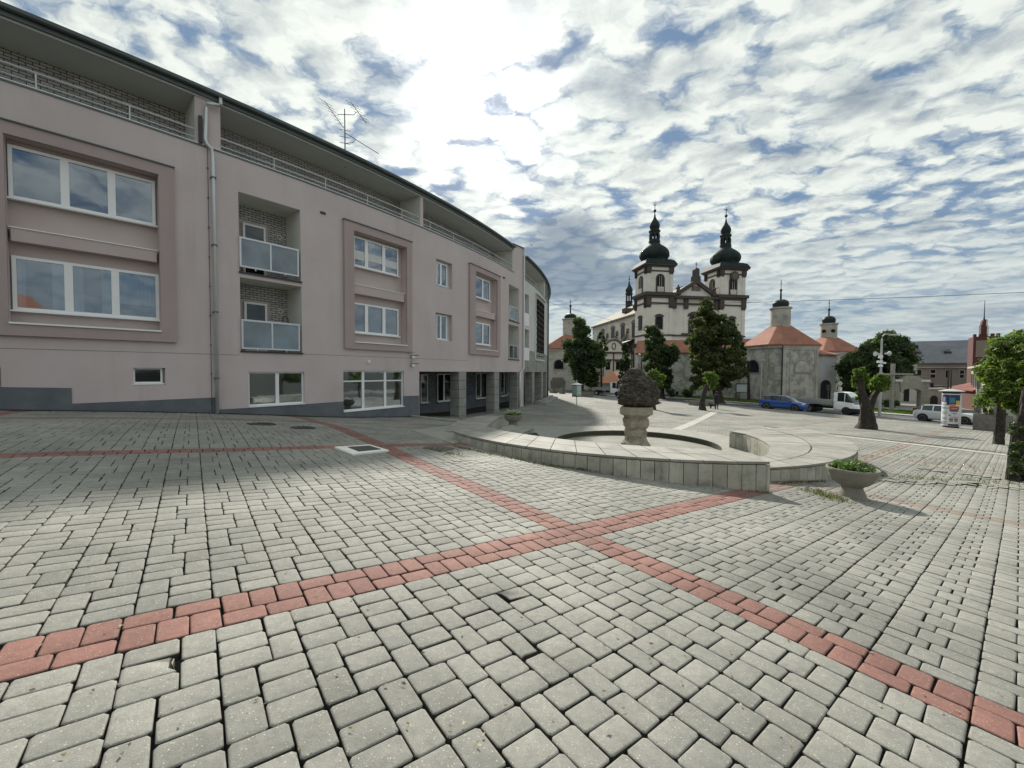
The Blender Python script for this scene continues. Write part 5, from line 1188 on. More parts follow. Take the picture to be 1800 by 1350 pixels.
# person walking a dog
def person():
    p = pix(1259.5, 719.5); p.z = G(p.x, p.y); t = empty('person', p, 'person in dark clothes standing on the square beside a small dog', 'person')
    J = {'pel': (0, 0, .95), 'spi': (0, 0, 1.2), 'che': (0, .01, 1.38), 'nec': (0, 0, 1.5), 'hd0': (0, -.01, 1.56), 'hd1': (0, -.01, 1.70), 'hl': (-.10, 0, .90), 'kl': (-.12, -.04, .50), 'al': (-.13, .03, .08), 'tl': (-.14, -.12, .04),
         'hr': (.10, 0, .90), 'kr': (.12, .02, .50), 'ar': (.13, .05, .08), 'tr': (.14, -.10, .04), 'sl': (-.19, 0, 1.42), 'el': (-.25, .0, 1.15), 'wl': (-.24, -.08, .92), 'fl': (-.24, -.10, .82), 'sr': (.19, 0, 1.42), 'er': (.25, 0, 1.15), 'wr': (.24, -.1, .92), 'fr': (.24, -.12, .82)}
    E = [('pel', 'spi'), ('spi', 'che'), ('che', 'nec'), ('nec', 'hd0'), ('hd0', 'hd1'), ('pel', 'hl'), ('hl', 'kl'), ('kl', 'al'), ('al', 'tl'), ('pel', 'hr'), ('hr', 'kr'), ('kr', 'ar'), ('ar', 'tr'), ('che', 'sl'), ('sl', 'el'), ('el', 'wl'), ('wl', 'fl'), ('che', 'sr'), ('sr', 'er'), ('er', 'wr'), ('wr', 'fr')]
    Rr = dict(pel=.16, spi=.15, che=.17, nec=.065, hd0=.08, hd1=.085, hl=.10, kl=.07, al=.05, tl=.045, hr=.10, kr=.07, ar=.05, tr=.045, sl=.075, el=.05, wl=.035, fl=.035, sr=.075, er=.05, wr=.035, fr=.035)
    ks = list(J); me = bpy.data.meshes.new('body'); me.from_pydata([J[k] for k in ks], [(ks.index(a), ks.index(b)) for a, b in E], []); o = bpy.data.objects.new('body', me); SC.collection.objects.link(o); o.parent = t
    sk = o.modifiers.new('skin', 'SKIN'); 
    for i, k in enumerate(ks): me.skin_vertices[0].data[i].radius = (Rr[k], Rr[k]*.8)
    me.skin_vertices[0].data[0].use_root = True; o.modifiers.new('sub', 'SUBSURF').levels = 1
    me.materials.append(mat('dark_clothing', (.02, .022, .03), .9, .2, 6)); WL[o] = Vector(p)
    g = MB(); g.ball(p+Vector((0, -.02, 1.69)), .115, 12); g.build('hair', mat('brown_hair', (.05, .035, .025), .8), t)
    g = MB(); g.lathe([(.17, .55), (.22, .7), (.20, .95), (.22, 1.25), (.23, 1.42), (.10, 1.50)], p, 16); g.build('coat', MATS['dark_clothing'], t, smooth=True)
    d = pix(1252, 718.5); d.z = G(d.x, d.y); t2 = empty('dog', d, 'small dark dog standing next to the person on the square', 'dog')
    J = dict(c=(-.12, 0, .36), m=(.1, 0, .37), h=(.3, 0, .37), n=(-.25, 0, .46), d=(-.33, 0, .52), z=(-.45, 0, .49), t=(.42, 0, .47), t2=(.48, 0, .58), f1=(-.15, -.07, .2), f1b=(-.15, -.07, .02), f2=(-.15, .07, .2), f2b=(-.16, .07, .02), b1=(.27, -.07, .24), b1k=(.34, -.07, .13), b1b=(.31, -.07, .02), b2=(.27, .07, .24), b2k=(.34, .07, .13), b2b=(.31, .07, .02))
    E = [('m', 'c'), ('m', 'h'), ('c', 'n'), ('n', 'd'), ('d', 'z'), ('h', 't'), ('t', 't2'), ('c', 'f1'), ('f1', 'f1b'), ('c', 'f2'), ('f2', 'f2b'), ('h', 'b1'), ('b1', 'b1k'), ('b1k', 'b1b'), ('h', 'b2'), ('b2', 'b2k'), ('b2k', 'b2b')]
    Rr = dict(c=.12, m=.10, h=.10, n=.07, d=.075, z=.035, t=.03, t2=.02, f1=.045, f2=.045, f1b=.03, f2b=.03, b1=.055, b2=.055, b1k=.035, b2k=.035, b1b=.03, b2b=.03)
    ks = list(J); me = bpy.data.meshes.new('body'); me.from_pydata([J[k] for k in ks], [(ks.index(a), ks.index(b)) for a, b in E], []); o = bpy.data.objects.new('body', me); SC.collection.objects.link(o); o.parent = t2
    o.modifiers.new('skin', 'SKIN')
    for i, k in enumerate(ks): me.skin_vertices[0].data[i].radius = (Rr[k], Rr[k])
    me.skin_vertices[0].data[1].use_root = True; o.modifiers.new('sub', 'SUBSURF').levels = 1; me.materials.append(mat('dog_fur', (.03, .025, .02), .9)); WL[o] = Vector(d)
    g = MB(); 
    for sy in (-.045, .045): g.add([d+Vector(q) for q in ((-.30, sy-.02, .57), (-.30, sy+.02, .57), (-.34, sy, .66), (-.27, sy, .57))], [(0, 1, 2), (1, 3, 2), (3, 0, 2)])
    g.build('ears', MATS['dog_fur'], t2)
person()
# ================================================================ CHURCH AND FAR BUILDINGS
m_cw = mat('church_white', (.76, .725, .64), .92, .07, .4, bump=.15, bscale=40, col2=(.64, .61, .54), thr=(.5, .75), dscale=.25, streak=.12)
m_cb = mat('church_brown', (.085, .070, .064), .9, .15, 1.5)
m_cu = mat('green_copper', (.014, .024, .024), .7, .25, 1.0, spec=.25, col2=(.024, .040, .037), dscale=.6)
m_cud = mat('dark_copper', (.018, .026, .025), .6, .2, 1.0, spec=.3)
m_win = glassmat('church_window', (.014, .014, .016), .3, .15, .0)
m_tile = mat('orange_tile', (.33, .135, .085), .85, .14, .8, bump=.4, bscale=12, col2=(.26, .115, .08), streak=.2, dscale=.5)
m_paleroof = mat('pale_nave_roof', (.30, .275, .22), .85, .10, .8, spec=.2)
m_stuc = mat('peeling_stucco', (.47, .455, .40), .95, .10, 1.5, bump=.5, bscale=14, col2=(.29, .275, .24), thr=(.46, .56), dscale=.9, detail=9)
m_stuc2 = mat('old_plaster', (.47, .45, .39), .95, .12, 1.2, bump=.4, bscale=14, col2=(.36, .34, .29), thr=(.46, .6), dscale=.45, detail=9)
CY = 85.0; _p = at(1134.8, 655, CY); CO = Vector((_p.x, CY)); CE1 = Vector((math.cos(R_(9)), math.sin(R_(9)))); CE2 = Vector((-CE1.y, CE1.x))
def CP(a, b, z): q = CO + CE1*a + CE2*b; return Vector((q.x, q.y, z))
def cz(v, Y=85.5, u=1158): return at(u, v, Y).z
def ua(u, b=0.0):
    k = D(u, 600).x; x0 = CO + CE2*b; return (x0.y*k - x0.x)/(CE1.x - CE1.y*k)
def cbox(mb, a0, a1, b0, b1, z0, z1, mi=0): mb.hexa([CP(a0, b0, z0), CP(a1, b0, z0), CP(a1, b1, z0), CP(a0, b1, z0), CP(a0, b0, z1), CP(a1, b0, z1), CP(a1, b1, z1), CP(a0, b1, z1)], mi)
church = empty('church', CP(11, 12, -2.4), 'large white baroque church with two green onion-domed towers and a triangular gable', 'church')
def archpts(w, z0, z1, n=8, rise=1.0):
    h = w*rise; return [(-w, z0), (w, z0)] + [(w*math.cos(math.pi*i/n), z1-h+h*math.sin(math.pi*i/n)) for i in range(n+1)]
def extr(mb, pts, fr, d0, d1, mi=0):
    n = len(pts); vs = [fr(a, z, d0) for a, z in pts]+[fr(a, z, d1) for a, z in pts]
    mb.add(vs, [tuple(range(n-1, -1, -1)), tuple(range(n, 2*n))]+[(i, (i+1) % n, n+(i+1) % n, n+i) for i in range(n)], mi)
def arch_window(parent, fr, c, w, z0, z1, sur=.28, bal=False, hood=False, m=None):
    F = lambda a, z, d: fr(a+c, z, d)
    g = MB(); extr(g, archpts(w+sur, z0-.25, z1+sur), F, -.05, .10); 
    if hood: extr(g, [(-w-sur*1.7, z1-.1), (w+sur*1.7, z1-.1)]+[((w+sur*1.7)*math.cos(math.pi*i/8), z1-.1+(w*.9)*math.sin(math.pi*i/8)) for i in range(9)], F, -.05, .22)
    o = g.build('window_surround', m or m_cb, parent)
    g = MB(); extr(g, archpts(w, z0, z1), F, .02, .13); g.build('window', m_win, o)
    g = MB(); 
    for q in (-.33, .33): g.add([F(w*q-.03, z0, .15), F(w*q+.03, z0, .15), F(w*q+.03, z1-.3*w, .15), F(w*q-.03, z1-.3*w, .15)], [(0, 1, 2, 3)])
    if bal:
        for i in range(7):
            x = -w+2*w*(i+.5)/7; extr(g, [(x-.07, z0), (x+.07, z0), (x+.07, z0+.85), (x-.07, z0+.85)], F, .14, .24)
        extr(g, [(-w, z0+.85), (w, z0+.85), (w, z0+1.0), (-w, z0+1.0)], F, .12, .28)
        g.build('balustrade', m_cw, o)
    return o
ZE = cz(464.5); ZB = cz(516)
def tower(a0, a1, clock):
    b0, b1 = 0.0, 5.2; ac, bc = (a0+a1)/2, (b0+b1)/2; W = (a1-a0)/2
    g = MB(); cbox(g, a0, a1, b0, b1, -4, ZE); g.build('tower_wall', m_cw, church)
    g = MB()
    def band(z0, z1, p): g = MB(); cbox(g, a0-p, a1+p, b0-p, b1+p, z0, z1); g.build('cornice', m_cb, church)
    band(ZE-.28, ZE+.02, .62); band(ZE-.55, ZE-.28, .35); band(cz(477.5), cz(475), .10)
    band(cz(523.5), cz(519.5), .25); band(cz(519.5), cz(514), .55); band(cz(534), cz(531.5), .18)
    band(cz(590), cz(587.5), .16); band(cz(606), cz(602), .30); band(cz(609), cz(606), .15)
    for x in (a0, a1):
        for (z0, z1, q) in ((cz(481), ZE-.3, .42), (cz(541), cz(522), .50)):
            s = 1 if x == a0 else -1; c = x+s*.42
            g = MB(); cbox(g, c-.42, c+.42, -q*.5, .2, z0, z1); cbox(g, c-.50, c+.50, -q*.7, .2, z0+.35, z1); g.build('capital', m_cb, church)
        for bb in (b0, b1):
            s = 1 if bb == b0 else -1; c = bb+s*.42
            for (z0, z1) in ((cz(481), ZE-.3), (cz(541), cz(522))): g = MB(); cbox(g, a0-.25, a0+.1, c-.42, c+.42, z0, z1); g.build('capital', m_cb, church)
    for x in (a0, a1):
        s = 1 if x == a0 else -1; c = x+s*.42
        g = MB(); cbox(g, c-.36, c+.36, -.10, .1, cz(513), cz(481)); g.build('pilaster', m_cw, church); g = MB(); cbox(g, c-.38, c+.38, -.12, .1, cz(587), cz(541)); g.build('pilaster', m_cw, church)
    F = lambda a, z, d: CP(a, -d, z); S = lambda b, z, d: CP(a0-d, b, z)
    arch_window(church, F, ac+.05, .72, cz(513), cz(483.5), bal=True); arch_window(church, S, bc, .68, cz(513), cz(483.5), bal=True)
    arch_window(church, F, ac-.1, .66, cz(577), cz(556), .22, hood=True); arch_window(church, S, bc, .62, cz(577), cz(556), .22, hood=True)
    g = MB(); extr(g, [(ac-1.1, cz(625)), (ac+1.1, cz(625)), (ac+1.1, cz(611)), (ac-1.1, cz(611))], F, -.05, .12); g.build('blind_panel', m_cb, church)
    if clock:
        g = MB(); n = 20; c = (ac+.15, cz(480)); extr(g, [(c[0]+1.0*math.cos(2*math.pi*i/n), c[1]+1.0*math.sin(2*math.pi*i/n)) for i in range(n)], F, .1, .5); o = g.build('clock', m_cb, church)
        g = MB(); extr(g, [(c[0]+.7*math.cos(2*math.pi*i/n), c[1]+.7*math.sin(2*math.pi*i/n)) for i in range(n)], F, .5, .55); g.build('clock_face', mat('clock_face', (.14, .12, .09), .8), o)
    # onion dome, lantern, bulb, ball and cross; heights read at the tower centre line
    c = CP(ac, bc, 0); Yc = c.y*1.0; r = Yc/FPX
    if a0 < 5: uu, ref = 1148.5, lambda v: at(1148.5, v, 88.0).z
    else: ref = lambda v: at(1148.5, v, 88.0).z
    K = 88.0/FPX; ph = math.atan2(CE1.y, CE1.x)+math.pi/8
    n8 = 16
    g = MB(); q = 4; sk = []
    for (hw, v) in ((W+.68, 464.2), (W+.2, 462.3), (W-.35, 459.5)):
        z = ref(v) if v < 464 else ZE+.02
        sk.append([CP(ac-hw, bc-hw+.35, z), CP(ac+hw, bc-hw+.35, z), CP(ac+hw, bc+hw-.35, z), CP(ac-hw, bc+hw-.35, z)])
    vs = [p for s_ in sk for p in s_]; g.add(vs, [(4*k+i, 4*k+(i+1) % 4, 4*k+4+(i+1) % 4, 4*k+4+i) for k in range(2) for i in range(4)]+[(8, 9, 10, 11), (3, 2, 1, 0)])
    pr = [(22.5, 461.5), (21, 459), (22.5, 456), (24.8, 452.5), (25.4, 449.5), (25, 446), (23.3, 442), (20, 438), (15.5, 434.3), (11.5, 431.5), (9.6, 429), (9.2, 425.5)]
    g.lathe([(a*K, ref(v)) for a, v in pr], (c.x, c.y, 0), n8, ph=ph, capb=False)
    smooth_angle(g.build('onion_dome', m_cu, church), 20)
    g = MB()   # open lantern: base ring, eight posts, arches, top cornice
    for (R1, v0, v1) in ((9.8, 426, 423.5), (8.6, 423.5, 421.5), (8.6, 412.5, 408), (9.8, 408, 405.5)): g.lathe([(R1*K, ref(v0)), (R1*K, ref(v1))], (c.x, c.y, 0), 8, ph=ph)
    for i in range(8):
        w = ph+2*math.pi*i/8; x, y = c.x+7.6*K*math.cos(w), c.y+7.6*K*math.sin(w)
        g.box((x, y, (ref(421.5)+ref(412.5))/2), (2.5*K, 2.5*K, ref(412.5)-ref(421.5)), rz=w)
    g.build('lantern', m_cud, church)
    g = MB(); g.lathe([(a*K, ref(v)) for a, v in ((8.0, 405.5), (7.2, 403.5), (8.2, 400.5), (8.7, 397.5), (8.2, 394), (6.3, 390), (3.8, 386.5), (2.2, 383), (1.3, 380), (1.7, 379.2), (1.0, 378), (.7, 373))], (c.x, c.y, 0), n8, ph=ph, capb=False)
    smooth_angle(g.build('bulb', m_cu, church), 25)
    g = MB(); g.ball((c.x, c.y, ref(370.5)), 2.6*K, 14); g.build('ball', m_cud, church, smooth=True)
    g = MB(); z0, z1 = ref(369), ref(354.5); g.box((c.x, c.y, (z0+z1)/2), (.75*K, .75*K, z1-z0), rz=R_(9)); M = Matrix.Translation((c.x, c.y, z1-(z1-z0)*.30)) @ Matrix.Rotation(R_(9), 4, 'Z')
    g.box(0, (8*K, .7*K, .8*K), M=M); g.box(0, (4.5*K, .7*K, .7*K), M=Matrix.Translation((0, 0, -2.4*K)) @ M); g.build('cross', m_dark, church)
tower(0, 5.9, False); tower(16.85, 22.95, True)
# front between the towers, gable
g = MB(); cbox(g, 5.9, 16.85, .55, 6, -4, cz(523)); g.build('front_wall', m_cw, church)
F = lambda a, z, d: CP(a, .55-d, z)
ap = (ua(1223.7), cz(492, 87, 1223)); zg = cz(523, 86.5, 1223)
g = MB(); extr(g, [(5.9, zg), (16.85, zg), (ap[0], ap[1]-.3)], F, -.5, .0); g.build('gable_wall', m_cw, church)
g = MB()
for (xa, za, xb, zb) in ((5.6, zg+.2, ap[0], ap[1]), (ap[0], ap[1], 17.15, zg+.2)):
    extr(g, [(xa, za-.75), (xb, zb-.75), (xb, zb+.15), (xa, za+.15)], F, .0, .55)
cbox(g, 5.6, 17.2, -.35, .6, cz(523), cz(518.5)); cbox(g, 5.8, 17.0, .2, .6, cz(533.5), cz(530.5))
for a in (6.5, 9.2, 13.6, 16.3): cbox(g, a-.45, a+.45, .1, .6, cz(541), cz(518.5)); cbox(g, a-.36, a+.36, .42, .6, cz(587), cz(541), 1)
cbox(g, 5.9, 16.85, .3, .6, cz(590), cz(587.5)); cbox(g, 5.9, 16.85, .2, .6, cz(606), cz(602))
g.build('gable_moulding', [m_cb, m_cw], church)
g = MB(); a0, a1 = ua(1218), ua(1230); extr(g, [(a0-.2, cz(510, 87)), (a1+.2, cz(510, 87)), (a1, cz(502.5, 87)), (a0, cz(502.5, 87))], F, .0, .25); g.build('coat_of_arms', mat('relief_stone', (.16, .14, .12), .9, .3, 3, bump=1, bscale=5), church)
am = (a0+a1)/2; g = MB(); z0 = cz(493, 87)
extr(g, [(am-.85, z0-.6), (am+.85, z0-.6), (am+.75, z0+1.0), (am-.75, z0+1.0)], F, -.6, .5); extr(g, archpts(.55, z0+1.0, z0+2.7), lambda a, z, d: F(a+am, z, d), -.5, .45); g.build('gable_pedestal', m_cb, church)
g = MB(); p = CP(am, .5, z0+2.7); g.box(p+Vector((0, 0, .65)), (.09, .09, 1.4)); g.box(p+Vector((0, 0, .9)), (.7, .09, .09), rz=R_(9)); g.build('cross', m_dark, church)
def statue(a, z, h):
    g = MB(); c = CP(a, .1, z); g.box(c+Vector((0, 0, .2)), (.9, .9, .5)); g.lathe([(.30*h/2, .4), (.40*h/2, .6), (.30*h/2, h*.5), (.38*h/2, h*.68), (.14*h/2, h*.8), (.16*h/2, h*.88), (.03, h*.98)], c, 12)
    g.tube([c+Vector((.25*h/2, 0, h*.66)), c+Vector((.75*h/2, -.1, h*.8))], .08, 6); g.tube([c+Vector((-.25*h/2, 0, h*.66)), c+Vector((-.6*h/2, 0, h*.5))], .09, 6); g.build('statue', m_cb, church)
statue(7.2, zg+.55, 2.2); statue(15.6, zg+.55, 2.2)
arch_window(church, F, 11.4, 1.15, cz(585), cz(553), .35, hood=True)
g = MB(); extr(g, [(8.3, cz(587)), (9.9, cz(587)), (9.9, cz(584.5)), (8.3, cz(584.5))], F, 0, .3); extr(g, [(10.3, cz(552)), (12.6, cz(552)), (12.6, cz(549.5)), (10.3, cz(549.5))], F, 0, .35); g.build('ledge', m_cb, church)
# nave
zE, zR = cz(549, 89.8, 1113), cz(538.7, 119, 1104)
g = MB(); cbox(g, .8, 22.0, 5.2, 34, -4, zE); g.build('nave_wall', mat('church_side', (.62, .59, .51), .92, .1, .5, col2=(.50, .47, .40), dscale=.3), church)
g = MB(); o_ = .5
g.add([CP(.8-o_, 5, zE), CP(22+o_, 5, zE), CP(22+o_, 34.5, zE), CP(.8-o_, 34.5, zE), CP(11.4, 1.0, zR), CP(11.4, 34.2, zR), CP(.8-o_, 5, zE-.3), CP(22+o_, 5, zE-.3), CP(22+o_, 34.5, zE-.3), CP(.8-o_, 34.5, zE-.3)],
      [(0, 4, 5, 3), (1, 2, 5, 4), (2, 3, 5), (0, 1, 4), (0, 3, 9, 6), (3, 2, 8, 9), (2, 1, 7, 8), (1, 0, 6, 7)]); roof = g.build('roof', m_paleroof, church)
for b in (9.5, 15.5): 
    zz_ = zE+(zR-zE)*.30; g = MB(); cbox(g, 2.4, 5.0, b, b+2.0, zz_-.2, zz_+.9); g.build('dormer', m_cb, roof)
K = 119/FPX; c = CP(11.4, 32.8, 0); r2 = lambda v: at(1104, v, 119).z
g = MB()
for (R1, v0, v1) in ((6, 541, 531), (6.6, 531, 529.5), (5.8, 519, 517), (6.8, 517, 515.5)): g.lathe([(R1*K, r2(v0)), (R1*K, r2(v1))], (c.x, c.y, 0), 8)
for i in range(6): w = math.pi*i/3+.3; g.box((c.x+4.6*K*math.cos(w), c.y+4.6*K*math.sin(w), (r2(529.5)+r2(519))/2), (1.9*K, 1.9*K, r2(519)-r2(529.5)), rz=w)
g.build('turret', m_cud, church)
g = MB(); g.lathe([(a*K, r2(v)) for a, v in ((5.4, 515.5), (5.2, 513.5), (6.3, 511), (6, 508), (4.2, 504.5), (2, 500.5), (1.1, 497), (1.3, 496), (.6, 494))]+[(.5*K, r2(484))], (c.x, c.y, 0), 12, capb=False); g.ball((c.x, c.y, r2(490.5)), 1.4*K, 8); g.build('turret_dome', m_cu, church)
S = lambda b, z, d: CP(.8-d, b, z)
m_cs = mat('church_stone', (.17, .15, .125), .9, .2, 1)
for b in (7.2, 13.2, 19.2, 26):
    zb = zE-5.2; arch_window(church, S, b, .85, zb, zb+3.2, .25, hood=True, m=m_cs)
for b in (10.2, 16.2, 22.4, 29):
    g = MB(); pts = []
    for i in range(9): w = math.pi*.5*i/8; pts.append(CP(.6-4.2*(1-math.cos(w)), b, zE-3.0-4.2*math.sin(w)))
    g.tube(pts, [.28, .34, .4, .45, .5, .55, .6, .7, .8], 8); g.build('scroll_buttress', m_cs, church)
# side aisle with curved gable
zA = cz(622, 92, 1085)
g = MB(); cbox(g, -7.3, .0, 6, 31, -4, zA); g.build('aisle_wall', m_cw, church)
g = MB(); cbox(g, -7.6, .0, 5.7, 31.3, zA, zA+.35); cbox(g, -7.45, 0, 5.85, 31, zA-1.5, zA-1.3)
for a in (-7.0, -4.6, -2.4, -.3): cbox(g, a-.12, a+.12, 5.85, 6.1, -3, zA)
g.build('aisle_moulding', m_cb, church)
g = MB(); cbox(g, -7.3, 0, 6, 31, zA+.35, zA+.6); g.add([CP(-7.4, 6, zA+.6), CP(.8, 6, zA+3.5), CP(.8, 31, zA+3.5), CP(-7.4, 31, zA+.6)], [(0, 1, 2, 3)]); g.build('aisle_roof', m_cud, church)
G2 = lambda a, z, d: CP(a, 6-d, z); ac = -4.6; n = 12; wv = 2.3
g = MB(); extr(g, [(ac-wv, zA)]+[(ac+wv, zA)]+[(ac+wv*math.cos(math.pi*i/n), zA+.4+2.6*math.sin(math.pi*i/n)) for i in range(n+1)], G2, -.4, .1); o = g.build('curved_gable', m_cw, church)
g = MB(); g.tube([G2(ac+(wv+.1)*math.cos(math.pi*i/n), zA+.4+2.7*math.sin(math.pi*i/n), .1) for i in range(n+1)], .3, 8)
g.tube([G2(ac+.42*math.cos(2*math.pi*i/12), zA+1.6+.7*math.sin(2*math.pi*i/12), .12) for i in range(13)], .14, 6); g.build('gable_moulding', m_cs, o)
for a in (-5.9, -3.5, -1.4):
    g = MB(); extr(g, [(a-.5, zA-3.6), (a+.5, zA-3.6), (a+.5, zA-1.9), (a-.5, zA-1.9)], G2, 0, .1); f_ = g.build('window', m_win, church)
    g = MB(); extr(g, [(a-.75, zA-1.8), (a+.75, zA-1.8), (a+.75, zA-1.5), (a-.75, zA-1.5)], G2, 0, .3); g.build('window_hood', m_cb, f_)

# ---------------------------------------------------------------- generic far building in its own frame
class Fr:
    def __init__(s, p, ang): s.o = Vector(p[:2]); s.x = Vector((math.cos(ang), math.sin(ang))); s.y = Vector((-s.x.y, s.x.x))
    def __call__(s, a, b, z): q = s.o+s.x*a+s.y*b; return Vector((q.x, q.y, z))
    def front(s, b=0.0): return lambda a, z, d: s(a, b-d, z)
    def left(s, a0=0.0): return lambda b, z, d: s(a0-d, b, z)
    def box(s, mb, a0, a1, b0, b1, z0, z1, mi=0): mb.hexa([s(a0, b0, z0), s(a1, b0, z0), s(a1, b1, z0), s(a0, b1, z0), s(a0, b0, z1), s(a1, b0, z1), s(a1, b1, z1), s(a0, b1, z1)], mi)
def poly_roof(mb, P, zE, top, zT, ov=.4):
    n = len(P); c = sum(P, Vector((0, 0)))/n; Q = [p+(p-c).normalized()*ov for p in P]
    vs = [(q.x, q.y, zE) for q in Q]+[(t.x, t.y, zT) for t in top]+[(q.x, q.y, zE-.2) for q in Q]
    mb.add(vs, [(i, (i+1) % n, n+(i+1) % n, n+i) for i in range(n)]+[tuple(range(n, 2*n)), tuple(range(3*n-1, 2*n-1, -1))]+[(2*n+i, 2*n+(i+1) % n, (i+1) % n, i) for i in range(n)])
def chapel(name, lab, base, ang, w, dpt, Yr, uc, v, ch=.9, wins_=True, wallm=None, oval=True):
    """v = dict of photo heights read at depth Yr: eave, drum0, drum1, dome1, ball, tip; radii in photo px"""
    fr = Fr(base, ang); c2 = fr(w/2, dpt/2, 0).xy; t = empty(name, (c2.x, c2.y, -2.5), lab, 'chapel'); Kc = (c2.y)/FPX
    z = lambda vv, Y=None: at(uc, vv, Y or c2.y).z
    zE = at(uc, v['eave'], fr.o.y).z
    P = [fr(a, b, 0).xy for a, b in ((ch, 0), (w-ch, 0), (w, ch), (w, dpt-ch), (w-ch, dpt), (ch, dpt), (0, dpt-ch), (0, ch))]
    g = MB(); g.prism([(p.x, p.y) for p in P], -4.5, zE-.2); g.build('wall', wallm or m_stuc, t)
    g = MB(); c = sum(P, Vector((0, 0)))/8; g.prism([tuple(p+(p-c).normalized()*.22) for p in P], zE-.55, zE-.2); g.build('cornice', m_stuc2, t)
    R1 = v['rd']*Kc; g = MB(); poly_roof(g, P, zE, [c2+(p-c2).normalized()*R1*1.05 for p in P], z(v['drum0'])+.1); g.build('roof', m_tile, t)
    g = MB(); g.lathe([(R1, z(v['drum0'])-.5), (R1, z(v['drum1'])), (R1*1.14, z(v['drum1'])+.05), (R1*1.14, z(v['drum1'])+.25)], (c2.x, c2.y, 0), 20); smooth_angle(g.build('drum', m_stuc2, t), 30)
    if oval:
        for da in (-.55, .55):
            w0 = math.atan2(-c2.y, -c2.x)+da; zc = (z(v['drum0'])+z(v['drum1']))/2; g = MB(); n = 14
            g.add([(c2.x+(R1+.03)*math.cos(w0+.30*math.cos(2*math.pi*i/n)), c2.y+(R1+.03)*math.sin(w0+.30*math.cos(2*math.pi*i/n)), zc+.36*math.sin(2*math.pi*i/n)) for i in range(n)], [tuple(range(n))]); g.build('oval_window', m_win if v.get('dk') else m_stuc, t)
    rd = v['ro']*Kc; z0, z1 = z(v['drum1'])+.2, z(v['dome1']); H_ = z1-z0
    g = MB(); g.lathe([(rd*.86, z0), (rd*.90, z0+.1*H_), (rd, z0+.35*H_), (rd*.99, z0+.58*H_), (rd*.82, z0+.80*H_), (rd*.5, z0+.95*H_), (rd*.13, z1), (rd*.09, z(v['ball']))], (c2.x, c2.y, 0), 16, capb=False); smooth_angle(g.build('onion_dome', m_cud, t), 25)
    g = MB(); g.ball((c2.x, c2.y, z(v['ball'])), 2.2*Kc, 12); g.build('ball', m_cud, t, smooth=True)
    g = MB(); g.tube([(c2.x, c2.y, z(v['ball'])), (c2.x, c2.y, z(v['tip']))], .5*Kc, 5); q = Vector((c2.x, c2.y, z(v['tip'])-.35*(z(v['tip'])-z(v['ball'])))); g.box(q, (4*Kc, .5*Kc, .5*Kc)); g.build('cross', m_dark, t)
    return fr, t, zE, c2
# near octagonal chapel
p = at(1361, 690, 60.0)
fr, t, zE, c2 = chapel('ambit_chapel', 'peeling grey chapel with orange roof and black onion dome behind the parked blue car', (p.x-.3, p.y-.5), R_(10), 8.6, 7.6, 60, 1373, dict(eave=604.2, drum0=574.5, drum1=544, dome1=526.5, ball=510, tip=492, rd=15.2, ro=12.6), 1.2)
F = fr.front()
arch_mat = mat('arch_moulding', (.30, .285, .25), .95, .15, 2)
def blind_arch(F, c, w, z0, z1, parent, inner):
    g = MB(); extr(g, archpts(w+.22, z0-.2, z1+.22), lambda a, z, d: F(a+c, z, d), -.05, .09); o = g.build('arch_surround', arch_mat, parent)
    g = MB(); extr(g, archpts(w, z0, z1), lambda a, z, d: F(a+c, z, d), 0, .12); g.build('arch_infill', inner, o)
zz = lambda v: at(1400, v, 61).z
blind_arch(F, 4.6, 1.2, zz(654), zz(634.5), t, m_stuc2)
for (a0, a1) in ((1.25, 1.8), (2.5, 2.66), (6.75, 6.9), (7.0, 7.35)): g = MB(); extr(g, [(a0, -4), (a1, -4), (a1, zE-.5), (a0, zE-.5)], F, 0, .09); g.build('pilaster', m_stuc2, t)
g = MB(); extr(g, [(1.3, zz(615)), (7.3, zz(615)), (7.3, zz(611.5)), (1.3, zz(611.5))], F, 0, .11); g.build('frieze', m_stuc2, t)
S = fr.left(); blind_arch(S, 4.2, 1.25, zz(655), zz(632), t, m_win)
for (a0, a1) in ((1.3, 1.9), (6.3, 6.8)): g = MB(); extr(g, [(a0, -4), (a1, -4), (a1, zE-.5), (a0, zE-.5)], S, 0, .09); g.build('pilaster', m_stuc2, t)
g = MB(); q = fr(1.1, -.12, 0); g.tube([(q.x, q.y, -3), (q.x, q.y, zE)], .09, 6); g.build('downpipe', m_dark, t)
# far chapel
p = at(1456, 690, 78)
chapel('ambit_chapel', 'farther small chapel with orange roof and white drum, partly behind the dark trees', (p.x, p.y), R_(14), 9.5, 8, 80, 1497, dict(eave=616.5, drum0=594.5, drum1=571.5, dome1=555.5, ball=544.5, tip=528, rd=12.2, ro=9.8, dk=1), 1.2)
# left chapel behind the tree
p = at(953, 690, 84)
fr, t, zE, c2 = chapel('ambit_chapel', 'pale old chapel with arched window and dark dome behind the leftmost tree', (p.x, p.y), R_(-2), 12.6, 11, 84, 1011, dict(eave=612, drum0=589, drum1=563, dome1=551, ball=538, tip=526, rd=13, ro=10.5), .5, wallm=m_stuc2, oval=False)
F = fr.front(); zz = lambda v: at(982, v, 84).z
a_ = lambda u, Y=84: (at(u, 650, Y).x-p.x)
for uu in (982, 1036):
    blind_arch(F, a_(uu), .95, zz(648.5), zz(632.5), t, m_win)
g = MB(); F2 = F
extr(g, [(a_(969), zz(684)), (a_(993), zz(684)), (a_(995), zz(672)), (a_(990), zz(664)), (a_(972), zz(663)), (a_(967), zz(672))], F, 0, .02); g.build('bare_patch', mat('bare_masonry', (.17, .155, .13), .95, .3, 3, bump=1, bscale=8), t)
